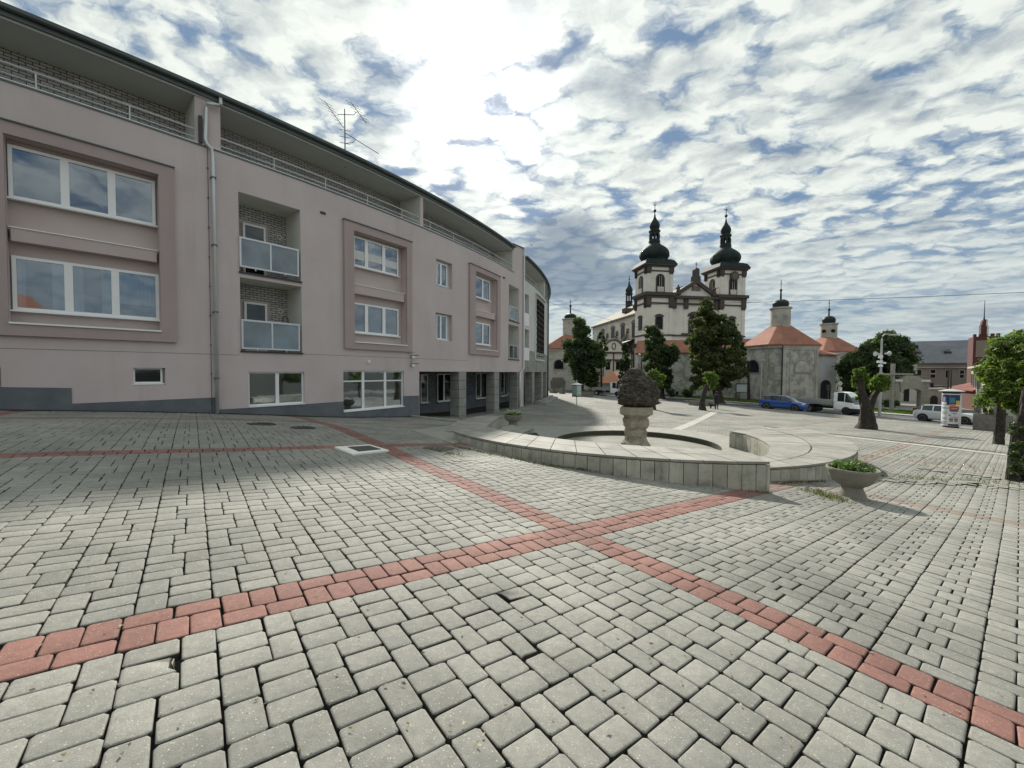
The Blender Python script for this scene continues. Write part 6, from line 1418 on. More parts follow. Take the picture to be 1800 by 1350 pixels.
for u_ in (1047, 1055): g = MB(); extr(g, [(a_(u_)-.35, -4), (a_(u_)+.35, -4), (a_(u_)+.35, zE-.5), (a_(u_)-.35, zE-.5)], F, 0, .12); g.build('pilaster', arch_mat, t)
# cloister range in front of the church, behind the trees
def rng_build(name, lab, cat, u0, u1, Y0, Y1, ve, vr, dp, wm, rm, wins_=(), Yw=None, hip=0):
    a, b = at(u0, 650, Y0), at(u1, 650, Y1); ang = math.atan2(b.y-a.y, b.x-a.x); fr = Fr((a.x, a.y), ang); L = (b-a).xy.length
    t = empty(name, (a.x+(b.x-a.x)/2, a.y+(b.y-a.y)/2, -2.5), lab, cat); zE = at((u0+u1)/2, ve, (Y0+Y1)/2).z; zR = at((u0+u1)/2, vr, (Y0+Y1)/2+dp/2).z
    g = MB(); fr.box(g, 0, L, 0, dp, -5, zE); g.build('wall', wm, t)
    g = MB(); o_ = .35; g.add([fr(-o_, -o_, zE), fr(L+o_, -o_, zE), fr(L+o_, dp+o_, zE), fr(-o_, dp+o_, zE), fr(hip, dp/2, zR), fr(L-hip, dp/2, zR), fr(-o_, -o_, zE-.15), fr(L+o_, -o_, zE-.15), fr(L+o_, dp+o_, zE-.15), fr(-o_, dp+o_, zE-.15)],
          [(0, 1, 5, 4), (2, 3, 4, 5), (0, 4, 3), (1, 2, 5), (6, 7, 1, 0), (7, 8, 2, 1), (8, 9, 3, 2), (9, 6, 0, 3)]); g.build('roof', rm, t)
    F = fr.front()
    for (uu, v0, v1, w) in wins_:
        k = D(uu, 650).x; aa = (fr.o.y*k-fr.o.x)/(fr.x.x-fr.x.y*k); Yw_ = fr(aa, 0, 0).y; z0, z1 = at(uu, v1, Yw_).z, at(uu, v0, Yw_).z; ww = w*Yw_/FPX/2
        g = MB(); extr(g, [(aa-ww*1.25, z0-.12), (aa+ww*1.25, z0-.12), (aa+ww*1.25, z1+.12), (aa-ww*1.25, z1+.12)], F, -.05, .05); o = g.build('window', m_stuc2 if wm is not m_stuc2 else arch_mat, t)
        g = MB(); extr(g, [(aa-ww, z0), (aa+ww, z0), (aa+ww, z1), (aa-ww, z1)], F, 0, .07); g.build('pane', m_win, o)
    return fr, t, L, zE
fr, t, L, zE = rng_build('cloister_range', 'low stained cloister range with orange tiled roof in front of the church', 'cloister', 1120, 1352, 72, 66, 619, 597, 5, m_stuc, m_tile, ((1191, 688, 694, 4),))
for a in (3, 9, 15): blind_arch(fr.front(), a, 1.1, zE-4.2, zE-1.2, t, m_stuc2)
rng_build('gatehouse', 'small house with a sunlit orange roof beside the left white truck', 'house', 1056, 1108, 76, 75, 673, 653, 7, m_stuc2, mat('light_orange_tile', (.46, .22, .13), .8, .1, .8), ((1070, 681, 692, 8),), hip=1.5)
rng_build('cloister_house', 'small whitish gatehouse between the two orange roofed chapels', 'house', 1447, 1470, 66, 67, 623, 615, 5, mat('grey_white_render', (.60, .60, .61), .9, .1, .8), m_tile)
g = MB(); p0 = at(1452, 650, 65.9); FF = lambda a, z, d: Vector((p0.x+a, p0.y-d, z)); extr(g, archpts(.75, -4, at(1452, 668, 66).z), FF, -.1, .12)
tag(g.build('archway', m_dark), 'dark arched doorway in the whitish gatehouse beside the peeling chapel', 'door')
rng_build('cloister_range', 'low wall range with reddish roof behind the dark tree and far chapel', 'cloister', 1500, 1612, 80, 78, 632, 622, 6, m_stuc2, m_tile)
m_tan = mat('tan_render', (.27, .235, .20), .92, .08, .5)
m_slate = mat('grey_slate_roof', (.145, .15, .165), .45, .12, .5, bump=.3, bscale=6, col2=(.18, .185, .20), dscale=.4)
fr, t, L, zE = rng_build('long_building', 'long two storey tan building under a huge grey slate roof, behind the arched gate', 'building', 1552, 1722, 92, 84, 638, 600.5, 12, m_tan, m_slate,
    ((1616, 650, 660, 5), (1616, 662, 668, 5), (1640, 650, 656, 6), (1640, 658, 664, 6), (1666, 651, 664, 5), (1691, 651, 657, 5), (1691, 658.5, 664, 5)))
rf = [c for c in t.children if c.name.startswith('roof')][0]
for uu in (1620, 1674):
    k = D(uu, 620).x; aa = (fr.o.y*k-fr.o.x)/(fr.x.x-fr.x.y*k); zc = zE+(at(1640, 600.5, 94).z-zE)*.40
    g = MB(); g.hexa([fr(aa-.7, 2.2, zc-.2), fr(aa+.5, 2.2, zc-.2), fr(aa+.5, 3.6, zc+.9), fr(aa-.7, 3.6, zc+.9), fr(aa-.7, 2.2, zc+.6), fr(aa+.5, 2.2, zc+.35), fr(aa+.5, 3.6, zc+1.1), fr(aa-.7, 3.6, zc+1.1)]); g.build('skylight', m_dark, rf)
g = MB(); fr.box(g, -.2, L+.2, -.3, 0, zE-1.1, zE-.9); fr.box(g, -.2, L+.2, -.2, 0, zE-5, zE-4.8); g.build('moulding', m_stuc2, t)
# beige gate wall with arch
m_gate = mat('beige_gate_plaster', (.38, .36, .305), .92, .12, .8, col2=(.30, .285, .24), dscale=.5)
p0 = at(1560, 700, 58); fr = Fr((p0.x, p0.y), R_(-8)); t = empty('gate_wall', (p0.x+4, p0.y, -2.6), 'beige wall with arched gateway and small dark door, right of the wooden cross', 'gate')
def ga(u, b=0.0): k = D(u, 650).x; x0 = fr.o+fr.y*b; return (x0.y*k-x0.x)/(fr.x.x-fr.x.y*k)
zg_ = lambda v: at(1610, v, 57.5).z
F = fr.front()
g = MB(); 
a0, a1, a2, a3, a4 = ga(1574), ga(1583), ga(1619), ga(1632), ga(1662)
g_top = zg_(671)
extr(g, [(a0, -5), (a1, -5), (a1, g_top), (a0, g_top)], F, -.6, .1); extr(g, [(a2, -5), (a3, -5), (a3, g_top), (a2, g_top)], F, -.6, .1)
extr(g, [(ga(1540), -5), (a0, -5), (a0, zg_(682)), (ga(1540), zg_(682))], F, -.5, .0); extr(g, [(a3, -5), (a4, -5), (a4, zg_(684)), (a3+1.5, zg_(685)), (a3+.4, zg_(681)), (a3, zg_(676))], F, -.5, .0); g.build('wall', m_gate, t)
g = MB(); n = 12; c = (a1+a2)/2; w = (a2-a1)/2
pts = [(a1-.1, g_top-.15), (a1-.1, g_top+.0)]+[(c-(w+.1)*math.cos(math.pi*i/n), g_top+(zg_(661)-g_top)*math.sin(math.pi*i/n)) for i in range(n+1)]+[(a2+.1, g_top-.15)]
hole = [(c+w*.98*math.cos(math.pi*i/n), g_top-.45+(zg_(665)-g_top)*math.sin(math.pi*i/n)) for i in range(n+1)]
for i in range(n):
    q0, q1 = math.pi*i/n, math.pi*(i+1)/n
    o1 = [(c-(w+.2)*math.cos(q), g_top+(zg_(660)-g_top)*math.sin(q)) for q in (q0, q1)]; o2 = [(c-w*.97*math.cos(q), g_top-1.5+(zg_(665)-g_top)*1.1*math.sin(q)) for q in (q0, q1)]
    extr(g, [o2[0], o2[1], o1[1], o1[0]], F, -.5, .25)
g.build('arch', m_gate, t)
g = MB()
for a, b_, zt_ in ((a0-.1, a1+.1, g_top), (a2-.1, a3+.1, g_top)): fr.box(g, a, b_, -.3, .6, zt_, zt_+.3)
fr.box(g, a3, a4, -.15, .6, zg_(684)+.0, zg_(684)+.22); g.build('coping', m_cw, t)
g = MB(); dd = (ga(1637)+ga(1649.5))/2; extr(g, archpts((ga(1649.5)-ga(1637))/2, -5, zg_(695)), lambda a, z, d: F(a+dd, z, d), 0, .08); g.build('door', mat('brown_door', (.03, .022, .018), .8), t)
g = MB()
for i in range(9): z = -2.4+i*.5; fr.box(g, a0-.02, a1+.02, -.13, -.1, z, z+.04); fr.box(g, a2-.02, a3+.02, -.13, -.1, z, z+.04)
g.build('rustication', arch_mat, t)
# back wall seen through the gate
p1 = at(1540, 690, 72); t = empty('courtyard_wall', (p1.x+6, p1.y, -2.6), 'pale courtyard wall seen through the arched gateway', 'wall'); f3 = Fr((p1.x, p1.y), R_(-5)); g = MB(); f3.box(g, 0, 14, 0, .4, -5, at(1590, 683, 72).z); g.build('wall', mat('courtyard_white', (.5, .48, .43), .9, .1, 1), t)
for a, w_, z0, z1 in ((2.1, .6, .1, 1.2), (4.6, .8, -2.5, 0), (6.9, .5, .0, .8), (8.8, .5, .0, .8)): g = MB(); f3.box(g, a, a+w_, -.1, .0, z0-.9, z1-.9); g.build('window', m_win, t)
# red roofed house and posts
rng_build('red_house', 'house with a dark red roof between the poster column and yellow house', 'house', 1668, 1716, 62, 54, 684, 664, 9, mat('red_wood', (.12, .05, .04), .8), mat('dark_red_tile', (.20, .065, .05), .85, .15, 1), ())
for k, uu in enumerate((1666, 1671)):
    g = MB(); p = at(uu, 690, 60); g.box((p.x, p.y, (at(uu, 650, 60).z-4)/2), (.13, .13, at(uu, 650, 60).z+4)); tag(g.build('wooden_pole', m_dark), 'tall dark double pole behind the poster column, %s one' % ('left' if k == 0 else 'right'), 'pole', 'dark poles behind the poster column')
# yellow house on the right
m_yel = mat('pale_yellow_render', (.52, .47, .27), .9, .08, .6)
a, b = at(1706, 700, 60), at(1742, 700, 41); fr = Fr((a.x, a.y), math.atan2(b.y-a.y, b.x-a.x)); L = (b-a).xy.length
t = empty('yellow_house', (b.x, b.y, -3), 'pale yellow and white two storey house with grey plinth behind the big pollard tree', 'house')
zt_ = at(1707, 648, 60).z
g = MB(); fr.box(g, 0, L, 0, 9, -5, zt_); g.build('wall', mat('white_render_far', (.50, .50, .46), .9, .08, .6), t)
b2 = at(1835, 700, 40); f2 = Fr((b.x, b.y), math.atan2(b2.y-b.y, b2.x-b.x)); L2 = (b2-b).xy.length
g = MB(); f2.box(g, 0, L2, 0.02, .6, -5, at(1742, 640, 41).z); g.build('wall', m_yel, t)
g = MB(); f2.box(g, -.05, L2, -.06, .02, -5, at(1742, 717, 41).z); g.build('plinth', mat('grey_plinth', (.14, .14, .13), .9), t)
F = fr.front()
for i in range(5):
    a_0 = 1.5+i*3.4; zz0 = zt_-2.6
    for (z0, z1) in ((zz0, zz0+1.7), (zz0-3.4, zz0-1.5)):
        g = MB(); extr(g, [(a_0-.15, z0-.15), (a_0+1.25, z0-.15), (a_0+1.25, z1+.15), (a_0-.15, z1+.15)], F, 0, .08); o = g.build('window', arch_mat, t); g = MB(); extr(g, [(a_0, z0), (a_0+1.1, z0), (a_0+1.1, z1), (a_0, z1)], F, 0, .1); g.build('pane', m_win, o)
g = MB(); f2.box(g, -.1, L2+.3, -.3, .6, at(1742, 640, 41).z, at(1742, 640, 41).z+.25); fr.box(g, -.3, L, -.4, 9, zt_, zt_+.25); g.build('cornice', m_stuc2, t)
# red crenellated tower with stepped top
m_redt = mat('red_brick_far', (.10, .038, .034), .9, .12, 1); p = at(1709, 650, 76); fr = Fr((p.x, p.y), R_(-42)); zf_ = lambda v: at(1731, v, 76).z
t = empty('red_tower', (p.x, p.y, -2.6), 'dark red tower with battlements, stepped white-edged pinnacle and thin spire', 'tower')
fb = fr.box
_q = .44; fr.box = lambda g, a0, a1, b0, b1, z0, z1, mi=0: fb(g, a0*_q*.86, a1*_q*.86, b0, b1, z0, z1, mi)
g = MB(); fr.box(g, 0, 8.6, 0, 6, -5, zf_(592)); g.build('wall', m_redt, t)
g = MB(); fr.box(g, .9, 7.7, -.05, .0, zf_(628), zf_(599)); g.build('wall_panel', mat('tower_tan', (.26, .21, .17), .9), t)
g = MB(); 
for a in (0, 1.9, 3.8, 5.8, 7.6): fr.box(g, a, a+1.0, 0, 1, zf_(592), zf_(587.5))
g.build('battlement', m_redt, t)
g = MB()
for (a0, a1, v0, v1) in ((2.4, 4.6, 587.5, 571), (2.75, 4.35, 571, 566), (3.05, 4.2, 566, 562.5)): fr.box(g, a0, a1, .1, 2.2, zf_(v0)-(.6 if v0 > 580 else 0), zf_(v1))
g.build('pinnacle', m_redt, t)
g = MB(); fr.box(g, 4.3, 4.9, .0, 2.3, zf_(591), zf_(574)); fr.box(g, 4.0, 4.5, .05, 2.25, zf_(574), zf_(563)); g.build('white_edging', m_cw, t)
g = MB(); q = fr(3.6*_q*.86, 1, 0); g.tube([(q.x, q.y, zf_(563)), (q.x, q.y, zf_(557)), (q.x, q.y, zf_(528))], [.16, .08, .035], 6); g.build('spire', m_dark, t)
# house row behind the camera, reflected in the shop windows
for k, (x, w, c, lab) in enumerate(((-6, 12, (.45, .40, .24), 'pale yellow town house behind the photographer, seen only in the shop window reflections'), (8, 13, (.36, .30, .24), 'tan town house behind the photographer to the right, seen only in reflections'))):
    t = empty('town_house', (x+w/2, -26, 0), lab, 'house'); g = MB(); g.box((x+w/2, -30, 2.5), (w, 8, 9)); g.build('wall', mat('reflected_render_%s' % ('a' if k else 'b'), c, .9, .08, .5), t)
    for i in range(4):
        for z in (1.2, 4.2):
            g = MB(); g.box((x+1.7+i*(w-3)/3.2, -25.98, z), (1.1, .1, 1.6)); g.build('window', m_win, t)
    g = MB(); g.add([(x-.3, -25.6, 7), (x+w+.3, -25.6, 7), (x+w+.3, -30, 10), (x-.3, -30, 10), (x-.3, -34.4, 7), (x+w+.3, -34.4, 7)], [(0, 1, 2, 3), (3, 2, 5, 4)]); g.build('roof', m_tile, t)
# ================================================================ TREES
m_bark = mat('bark', (.048, .040, .031), .95, .35, 7, bump=1.0, bscale=14, col2=(.022, .018, .014), thr=(.45, .6), dscale=9)
m_bark2 = mat('dark_bark', (.045, .036, .028), .95, .3, 5, bump=.8, bscale=10)
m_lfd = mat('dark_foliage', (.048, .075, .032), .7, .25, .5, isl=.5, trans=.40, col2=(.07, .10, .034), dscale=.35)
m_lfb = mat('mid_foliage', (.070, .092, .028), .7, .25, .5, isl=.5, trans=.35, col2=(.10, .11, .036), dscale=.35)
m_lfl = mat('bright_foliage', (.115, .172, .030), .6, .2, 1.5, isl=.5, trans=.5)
def rough_tube(mb, pts, rad, n=16, amp=.15, fr=2.0, seed=0, sub=6):
    P = [Vector(p) for p in pts]; Q = []; R = []
    for i in range(len(P)-1):
        for k in range(sub): f = k/sub; Q.append(P[i].lerp(P[i+1], f)); R.append(rad[i]+(rad[i+1]-rad[i])*f)
    Q.append(P[-1]); R.append(rad[-1]); vs = []
    for _ in range(2): Q = [Q[0]]+[(Q[i-1]+Q[i]*2+Q[i+1])/4 for i in range(1, len(Q)-1)]+[Q[-1]]
    for i, q in enumerate(Q):
        for j in range(n):
            a = 2*math.pi*j/n; d = Vector((math.cos(a), math.sin(a), 0)); w = 1+amp*mnoise.noise(Vector((d.x*1.6+seed, d.y*1.6, q.z*fr*.35)))*2+amp*.6*mnoise.noise(Vector((d.x*5+seed, d.y*5, q.z*fr*1.5)))
            vs.append(q+d*R[i]*w)
    k = len(Q); f = [(i*n+j, i*n+(j+1) % n, (i+1)*n+(j+1) % n, (i+1)*n+j) for i in range(k-1) for j in range(n)]+[tuple((k-1)*n+j for j in range(n))]
    mb.add(vs, f)
def tree(name, lab, Y, prof, trunk, ncl, nleaf, ls, m, seed, rcl=.16, dep=.9, mb_=None, group=None, surf=.25):
    """prof: (v, uL, uR) silhouette rows at depth Y; trunk (u, v_foot, halfwidth px, v_top)"""
    r = np.random.default_rng(seed); K = Y/FPX; foot = at(trunk[0], trunk[1], Y); foot.z = min(foot.z, G(foot.x, foot.y)+.1)
    t = empty(name, foot, lab, 'tree', group); ncl = int(ncl*2.8); rcl *= .60; vs_ = np.array([p[0] for p in prof], float); L = np.array([p[1] for p in prof], float); Rr = np.array([p[2] for p in prof], float)
    wmax = (Rr-L).max(); cl = []
    wt = np.interp(np.linspace(vs_[0], vs_[-1], 200), vs_, Rr-L); cdf = np.cumsum(wt**1.5); cdf /= cdf[-1]
    for i in range(ncl):
        v = np.interp(r.random(), cdf, np.linspace(vs_[0], vs_[-1], 200)); l, rr = np.interp(v, vs_, L), np.interp(v, vs_, Rr); hw = (rr-l)/2; q = wmax*rcl*(.6+.7*r.random()); q = min(q, hw*.95+1.5)
        a = r.random()*6.283; rad = math.sqrt(r.random()); x = (l+rr)/2+math.cos(a)*rad*max(0, hw-q*.7); y = math.sin(a)*rad*max(0, hw-q*.7)*K*dep
        c = at(x, v, Y); cl.append((c.x, c.y+y, c.z, q*K, q*K, q*K*.8))
    V, F = leaves(cl, nleaf, ls, .6, surf, .2, seed); mesh_obj('crown', V, F, m, t)
    g = MB(); top = at(trunk[0] if len(trunk) < 5 else trunk[4], trunk[3], Y); w = trunk[2]*K
    rough_tube(g, [foot-Vector((0, 0, .3)), foot+Vector((0, 0, .25)), foot.lerp(top, .35), top], [w*1.9, w*1.15, w*.95, w*.5], 14, .12, 2, seed)
    base = foot.lerp(top, .45)
    for c in r.choice(len(cl), min(9, len(cl)), replace=False):
        e = Vector(cl[c][:3]); g.tube([base.lerp(top, r.random()), base.lerp(e, .5)+Vector((0, 0, .4)), e], [w*.42, w*.25, w*.08], 6)
    g.build('trunk', m_bark2, t); return t
GT = 'big trees along the church wall'
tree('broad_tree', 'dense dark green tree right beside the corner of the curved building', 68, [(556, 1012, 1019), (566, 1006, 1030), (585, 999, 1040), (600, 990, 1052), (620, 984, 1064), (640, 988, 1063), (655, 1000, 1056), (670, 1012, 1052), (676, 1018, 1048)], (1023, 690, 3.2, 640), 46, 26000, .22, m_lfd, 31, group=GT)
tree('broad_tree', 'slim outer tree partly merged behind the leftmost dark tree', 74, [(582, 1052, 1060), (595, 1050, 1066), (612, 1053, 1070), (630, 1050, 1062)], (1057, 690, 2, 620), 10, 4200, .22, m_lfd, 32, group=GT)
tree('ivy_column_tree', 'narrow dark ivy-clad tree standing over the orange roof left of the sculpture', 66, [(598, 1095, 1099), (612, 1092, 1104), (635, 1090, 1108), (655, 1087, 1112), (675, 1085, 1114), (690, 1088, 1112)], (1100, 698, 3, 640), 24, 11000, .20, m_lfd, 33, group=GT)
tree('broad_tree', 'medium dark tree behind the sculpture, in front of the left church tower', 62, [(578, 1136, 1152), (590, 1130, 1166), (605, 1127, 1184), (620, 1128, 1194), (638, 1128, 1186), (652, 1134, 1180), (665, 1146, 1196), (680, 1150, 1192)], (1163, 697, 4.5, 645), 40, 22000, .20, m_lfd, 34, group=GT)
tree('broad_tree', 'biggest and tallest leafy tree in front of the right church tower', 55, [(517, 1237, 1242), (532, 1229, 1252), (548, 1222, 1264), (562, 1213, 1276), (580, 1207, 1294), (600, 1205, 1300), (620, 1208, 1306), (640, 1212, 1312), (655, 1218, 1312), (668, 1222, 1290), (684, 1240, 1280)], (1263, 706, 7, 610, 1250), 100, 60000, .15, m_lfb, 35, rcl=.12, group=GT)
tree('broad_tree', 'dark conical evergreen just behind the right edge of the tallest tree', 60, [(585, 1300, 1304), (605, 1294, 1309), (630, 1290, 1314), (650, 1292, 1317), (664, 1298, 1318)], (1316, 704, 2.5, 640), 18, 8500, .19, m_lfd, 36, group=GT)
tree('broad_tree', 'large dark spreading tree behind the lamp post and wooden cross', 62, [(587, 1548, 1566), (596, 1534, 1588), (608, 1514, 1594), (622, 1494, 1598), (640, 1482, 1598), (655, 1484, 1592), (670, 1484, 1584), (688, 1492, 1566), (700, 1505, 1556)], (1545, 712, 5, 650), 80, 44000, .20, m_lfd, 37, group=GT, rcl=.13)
# shrubs along the wall
def shrub(u, v, Y, w, h, lab, seed, n=1500, m=None, nm='shrub'):
    r = np.random.default_rng(seed); p = at(u, v, Y); K = Y/FPX; t = empty(nm, p, lab, 'shrub', 'shrubs at the foot of the cloister wall'); cl = [(p.x+r.uniform(-.4, .4)*w*K, p.y+r.uniform(-.3, .3)*w*K, p.z+r.uniform(.2, .75)*h*K, w*K*.22) for _ in range(9)]
    V, F = leaves(cl, n, .11, .6, .6, .2, seed); mesh_obj('foliage', V, F, m or m_lfd, t); g = MB(); g.tube([p-Vector((0, 0, .2)), p+Vector((0, 0, h*K*.5))], .05, 5); g.build('stem', m_bark2, t)
shrub(1205, 697, 60, 24, 16, 'rounded dark green shrub at the cloister wall left of the young pollard', 41)
shrub(1222, 690, 56, 22, 34, 'loose greyish shrub under the left side of the tallest tree', 42, 1800, m_lfb)
shrub(1178, 697, 60, 14, 14, 'small dark shrub beside the trunk of the middle tree', 43, 700)
shrub(1563, 714, 55, 22, 9, 'low clipped shrub at the base of the arched gate', 44, 900)
# pollards on the square
def pollard(name, lab, foot, limbs, heads, n, ls, seed, group='pollard trees on the square', nn=22, amp=.16, up=.9, m=None, tw=1.0):
    Y = foot.y; t = empty(name, foot, lab, 'tree', group)
    for i, (pts, rad) in enumerate(limbs):
        g = MB(); rough_tube(g, pts, [q*tw for q in rad], nn, amp, 3.0, seed, 8); g.build('limb' if i else 'trunk', m_bark, t)
    rr_ = random.Random(seed); g = MB()
    for h_ in heads[::max(1, len(heads)//14)]:
        c_ = Vector(h_[:3])
        for q in range(3):
            d_ = Vector((rr_.gauss(0, 1), rr_.gauss(0, 1), rr_.gauss(.6, 1))).normalized()*h_[3]*1.3; g.tube([c_-d_*.3, c_+d_], [.012, .004], 4)
    V, F = leaves([(*h_[:3], h_[3]*(.75+.5*((i*37) % 10)/10)) for i, h_ in enumerate(heads)], n, ls, .42, .30, up, seed); nv = len(V)
    V = np.concatenate([V, np.array([tuple(p) for p in g.v])]); F2 = np.array(g.f)+nv; mi = np.r_[np.zeros(len(F)), np.ones(len(F2))].astype(int)
    mesh_obj('crown', V, np.concatenate([F, F2]), [m or m_lfl, m_bark], t, mi); return t
f = pix(1235, 721); f.z = G(f.x, f.y); K = f.y/FPX; A2 = lambda u, v, dy=0: at(u, v, f.y+dy)
pollard('pollard_tree', 'slender leaning pollard with one tilted tuft of green, near the person with the dog', f,
        [([A2(1235, 725), A2(1235, 719), A2(1235, 706), A2(1238, 690), A2(1243, 676)], [8.5*K, 6*K, 4.2*K, 3.8*K, 4.5*K])],
        [(*A2(1245, 662), 6*K), (*A2(1250, 664), 7*K), (*A2(1254, 672, .2), 6.5*K), (*A2(1242, 658), 5.5*K), (*A2(1257, 664), 5*K), (*A2(1250, 658, .2), 5*K), (*A2(1248, 672, -.2), 5*K), (*A2(1252, 680, .1), 4*K), (*A2(1232, 682), 2.5*K)], 4200, .085, 51)
f = pix(1155, 719); f.z = G(f.x, f.y); K = f.y/FPX; A2 = lambda u, v, dy=0: at(u, v, 36.5+dy)
pollard('pollard_tree', 'small bright green tuft of a pollard showing just right of the sculpture', f, [([A2(1147, 724), A2(1147, 717), A2(1149, 690), A2(1151, 672)], [7*K, 5*K, 4*K, 4*K])],
        [(*A2(1142, 658), 6*K), (*A2(1150, 662), 8*K), (*A2(1158, 665), 7*K), (*A2(1165, 663), 6*K), (*A2(1150, 655), 5*K), (*A2(1156, 672), 7*K), (*A2(1147, 670), 7*K)], 3000, .10, 52)
f = pix(1524, 754); f.z = G(f.x, f.y); K = f.y/FPX; A3 = lambda u, v, dy=0: at(u, v, f.y+dy)
pollard('pollard_tree', 'stout pollard with forked trunk and two leafy knobs in front of the white truck', f,
        [([A3(1523, 762), A3(1523, 753), A3(1524, 742), A3(1524, 725), A3(1521, 708), A3(1514, 690), A3(1511, 672), A3(1510, 658)], [26*K, 19*K, 14*K, 12.5*K, 10*K, 8*K, 7*K, 6.5*K]),
         ([A3(1524, 735, .1), A3(1529, 715, .1), A3(1535, 697, .1), A3(1545, 682, .1), A3(1551, 672, .1)], [10*K, 8.5*K, 7*K, 5.5*K, 5*K])],
        [(*A3(1509, 655), 7*K), (*A3(1515, 650, .1), 4*K), (*A3(1504, 652, .1), 4*K), (*A3(1500, 670, .1), 4*K), (*A3(1506, 700, .1), 2.5*K), (*A3(1522, 668, .1), 4*K), (*A3(1503, 664), 5*K), (*A3(1517, 662, -.1), 6*K), (*A3(1502, 678), 3*K), (*A3(1521, 676), 3.5*K), (*A3(1505, 690), 2*K),
         (*A3(1541, 672), 8*K), (*A3(1551, 668), 9*K), (*A3(1560, 672, .1), 6.5*K), (*A3(1534, 680), 5*K), (*A3(1547, 680, -.1), 8*K), (*A3(1557, 682), 5*K), (*A3(1548, 664), 5*K)], 9500, .065, 53, tw=.76)
# big right pollard with wide crown
f = pix(1792, 846); f.z = G(f.x, f.y); Yb = f.y; K = Yb/FPX; A4 = lambda u, v, dy=0: at(u, v, Yb+dy)
r = np.random.default_rng(77); H_ = []
for i in range(300):
    v = r.uniform(590, 726); hw = 100*math.sqrt(max(.05, 1-((v-658)/80.0)**2)); a = r.random()*6.28; q = math.sqrt(r.random())
    u = 1820+(14 if v > 705 else 0)+math.cos(a)*q*hw; H_.append((*at(u, v, Yb+1.0+math.sin(a)*q*hw*K*.8), r.uniform(6, 11)*K))
t = pollard('pollard_tree', 'nearest and biggest pollard with wide bright crown and thick trunk at the right edge', f,
        [([A4(1812, 872), A4(1808, 846), A4(1806, 815), A4(1802, 770), A4(1806, 720), A4(1812, 680)], [42*K, 34*K, 26*K, 23*K, 22*K, 16*K]), ([A4(1781, 850), A4(1780, 815), A4(1784, 760), A4(1806, 700)], [15*K, 9*K, 7*K, 6*K])]
        + [([A4(1806, 730), A4(1806+dx*.5, 700, dy*.5), A4(1806+dx, 655, dy)], [14*K, 9*K, 5*K]) for dx, dy in ((-26, 1.0), (40, .8), (5, .6), (-15, 1.2))],
        H_, 110000, .044, 54, m=mat('pollard_foliage', (.085, .132, .026), .6, .25, 1.2, isl=.55, trans=.45, col2=(.13, .18, .03), dscale=1.1), up=.35, nn=40, amp=.2, tw=.58)
# side shoots and ivy low on the trunk
cl = [(*A4(1786+r.uniform(-8, 14), r.uniform(740, 840), -.35), 5*K) for _ in range(26)]; V, F = leaves(cl, 1500, .035, .5, .5, .5, 55); mesh_obj('trunk_shoots', V, F, mat('ivy_leaf', (.05, .075, .022), .6, .2, 10, isl=.5, trans=.3), t)
f = pix(1756, 781); f.z = G(f.x, f.y); Y5 = f.y; K = Y5/FPX; A5 = lambda u, v, dy=0: at(u, v, Y5+dy); r = np.random.default_rng(78)
H_ = [(*A5(1762+r.uniform(-38, 40), r.uniform(640, 712), r.uniform(-1, 1)), r.uniform(7, 11)*K) for _ in range(34)]
pollard('pollard_tree', 'second pollard with a plain dark trunk just left of the biggest one', f, [([A5(1756, 790), A5(1756, 780), A5(1757, 750), A5(1758, 720), A5(1760, 690)], [13*K, 11*K, 9.5*K, 9.5*K, 8*K]), ([A5(1759, 705), A5(1745, 680)], [6*K, 3*K]), ([A5(1759, 705), A5(1778, 675)], [6*K, 3*K])], H_, 14000, .06, 56, up=.4, tw=.68)

# ================================================================ VEHICLES
def solve_heading(A, k, wb):
    best = None
    for i in range(-900, 200):
        ph = R_(i/10); b = Vector((A.x+wb*math.cos(ph), A.y+wb*math.sin(ph))); e = abs(b.x/b.y-k)
        if best is None or e < best[0]: best = (e, ph)
    return best[1]
m_tyre = mat('tyre', (.02, .02, .02), .9, .1, 10); m_rim = mat('rim', (.42, .43, .44), .35, .1, 10, metal=.6); m_trim = mat('black_trim', (.015, .015, .017), .6)
m_cargl = glassmat('car_glass', (.010, .012, .013), .08, .5, .04)
def wheels(t, M, xs, y, r, w=.2):
    for x in xs:
        for sy in (-1, 1):
            Mx = M @ Matrix.Translation((x, sy*y, r)) @ Matrix.Rotation(-sy*math.pi/2, 4, 'X'); o = None
            xf = lambda q: Mx @ q
            g = MB(); g.lathe([(r*.62, -w*.5), (r*.9, -w*.5), (r, -w*.35), (r, w*.35), (r*.92, w*.5), (r*.66, w*.5), (r*.64, w*.3)], (0, 0, 0), 28, xf=xf); o = smooth_angle(g.build('wheel', m_tyre, t), 30)
            g = MB(); g.lathe([(r*.66, w*.22), (r*.66, w*.47), (r*.60, w*.49), (r*.57, w*.34)], (0, 0, 0), 24, xf=xf, capb=False); g.lathe([(r*.14, w*.3), (r*.14, w*.46)], (0, 0, 0), 12, xf=xf)
            for k in range(6):
                a = k*math.pi/3; Q = Mx @ Matrix.Rotation(a, 4, 'Z') @ Matrix.Translation((r*.36, 0, w*.38)); g.box(0, (r*.48, r*.14, w*.12), M=Q)
            g.build('rim', m_rim, o)
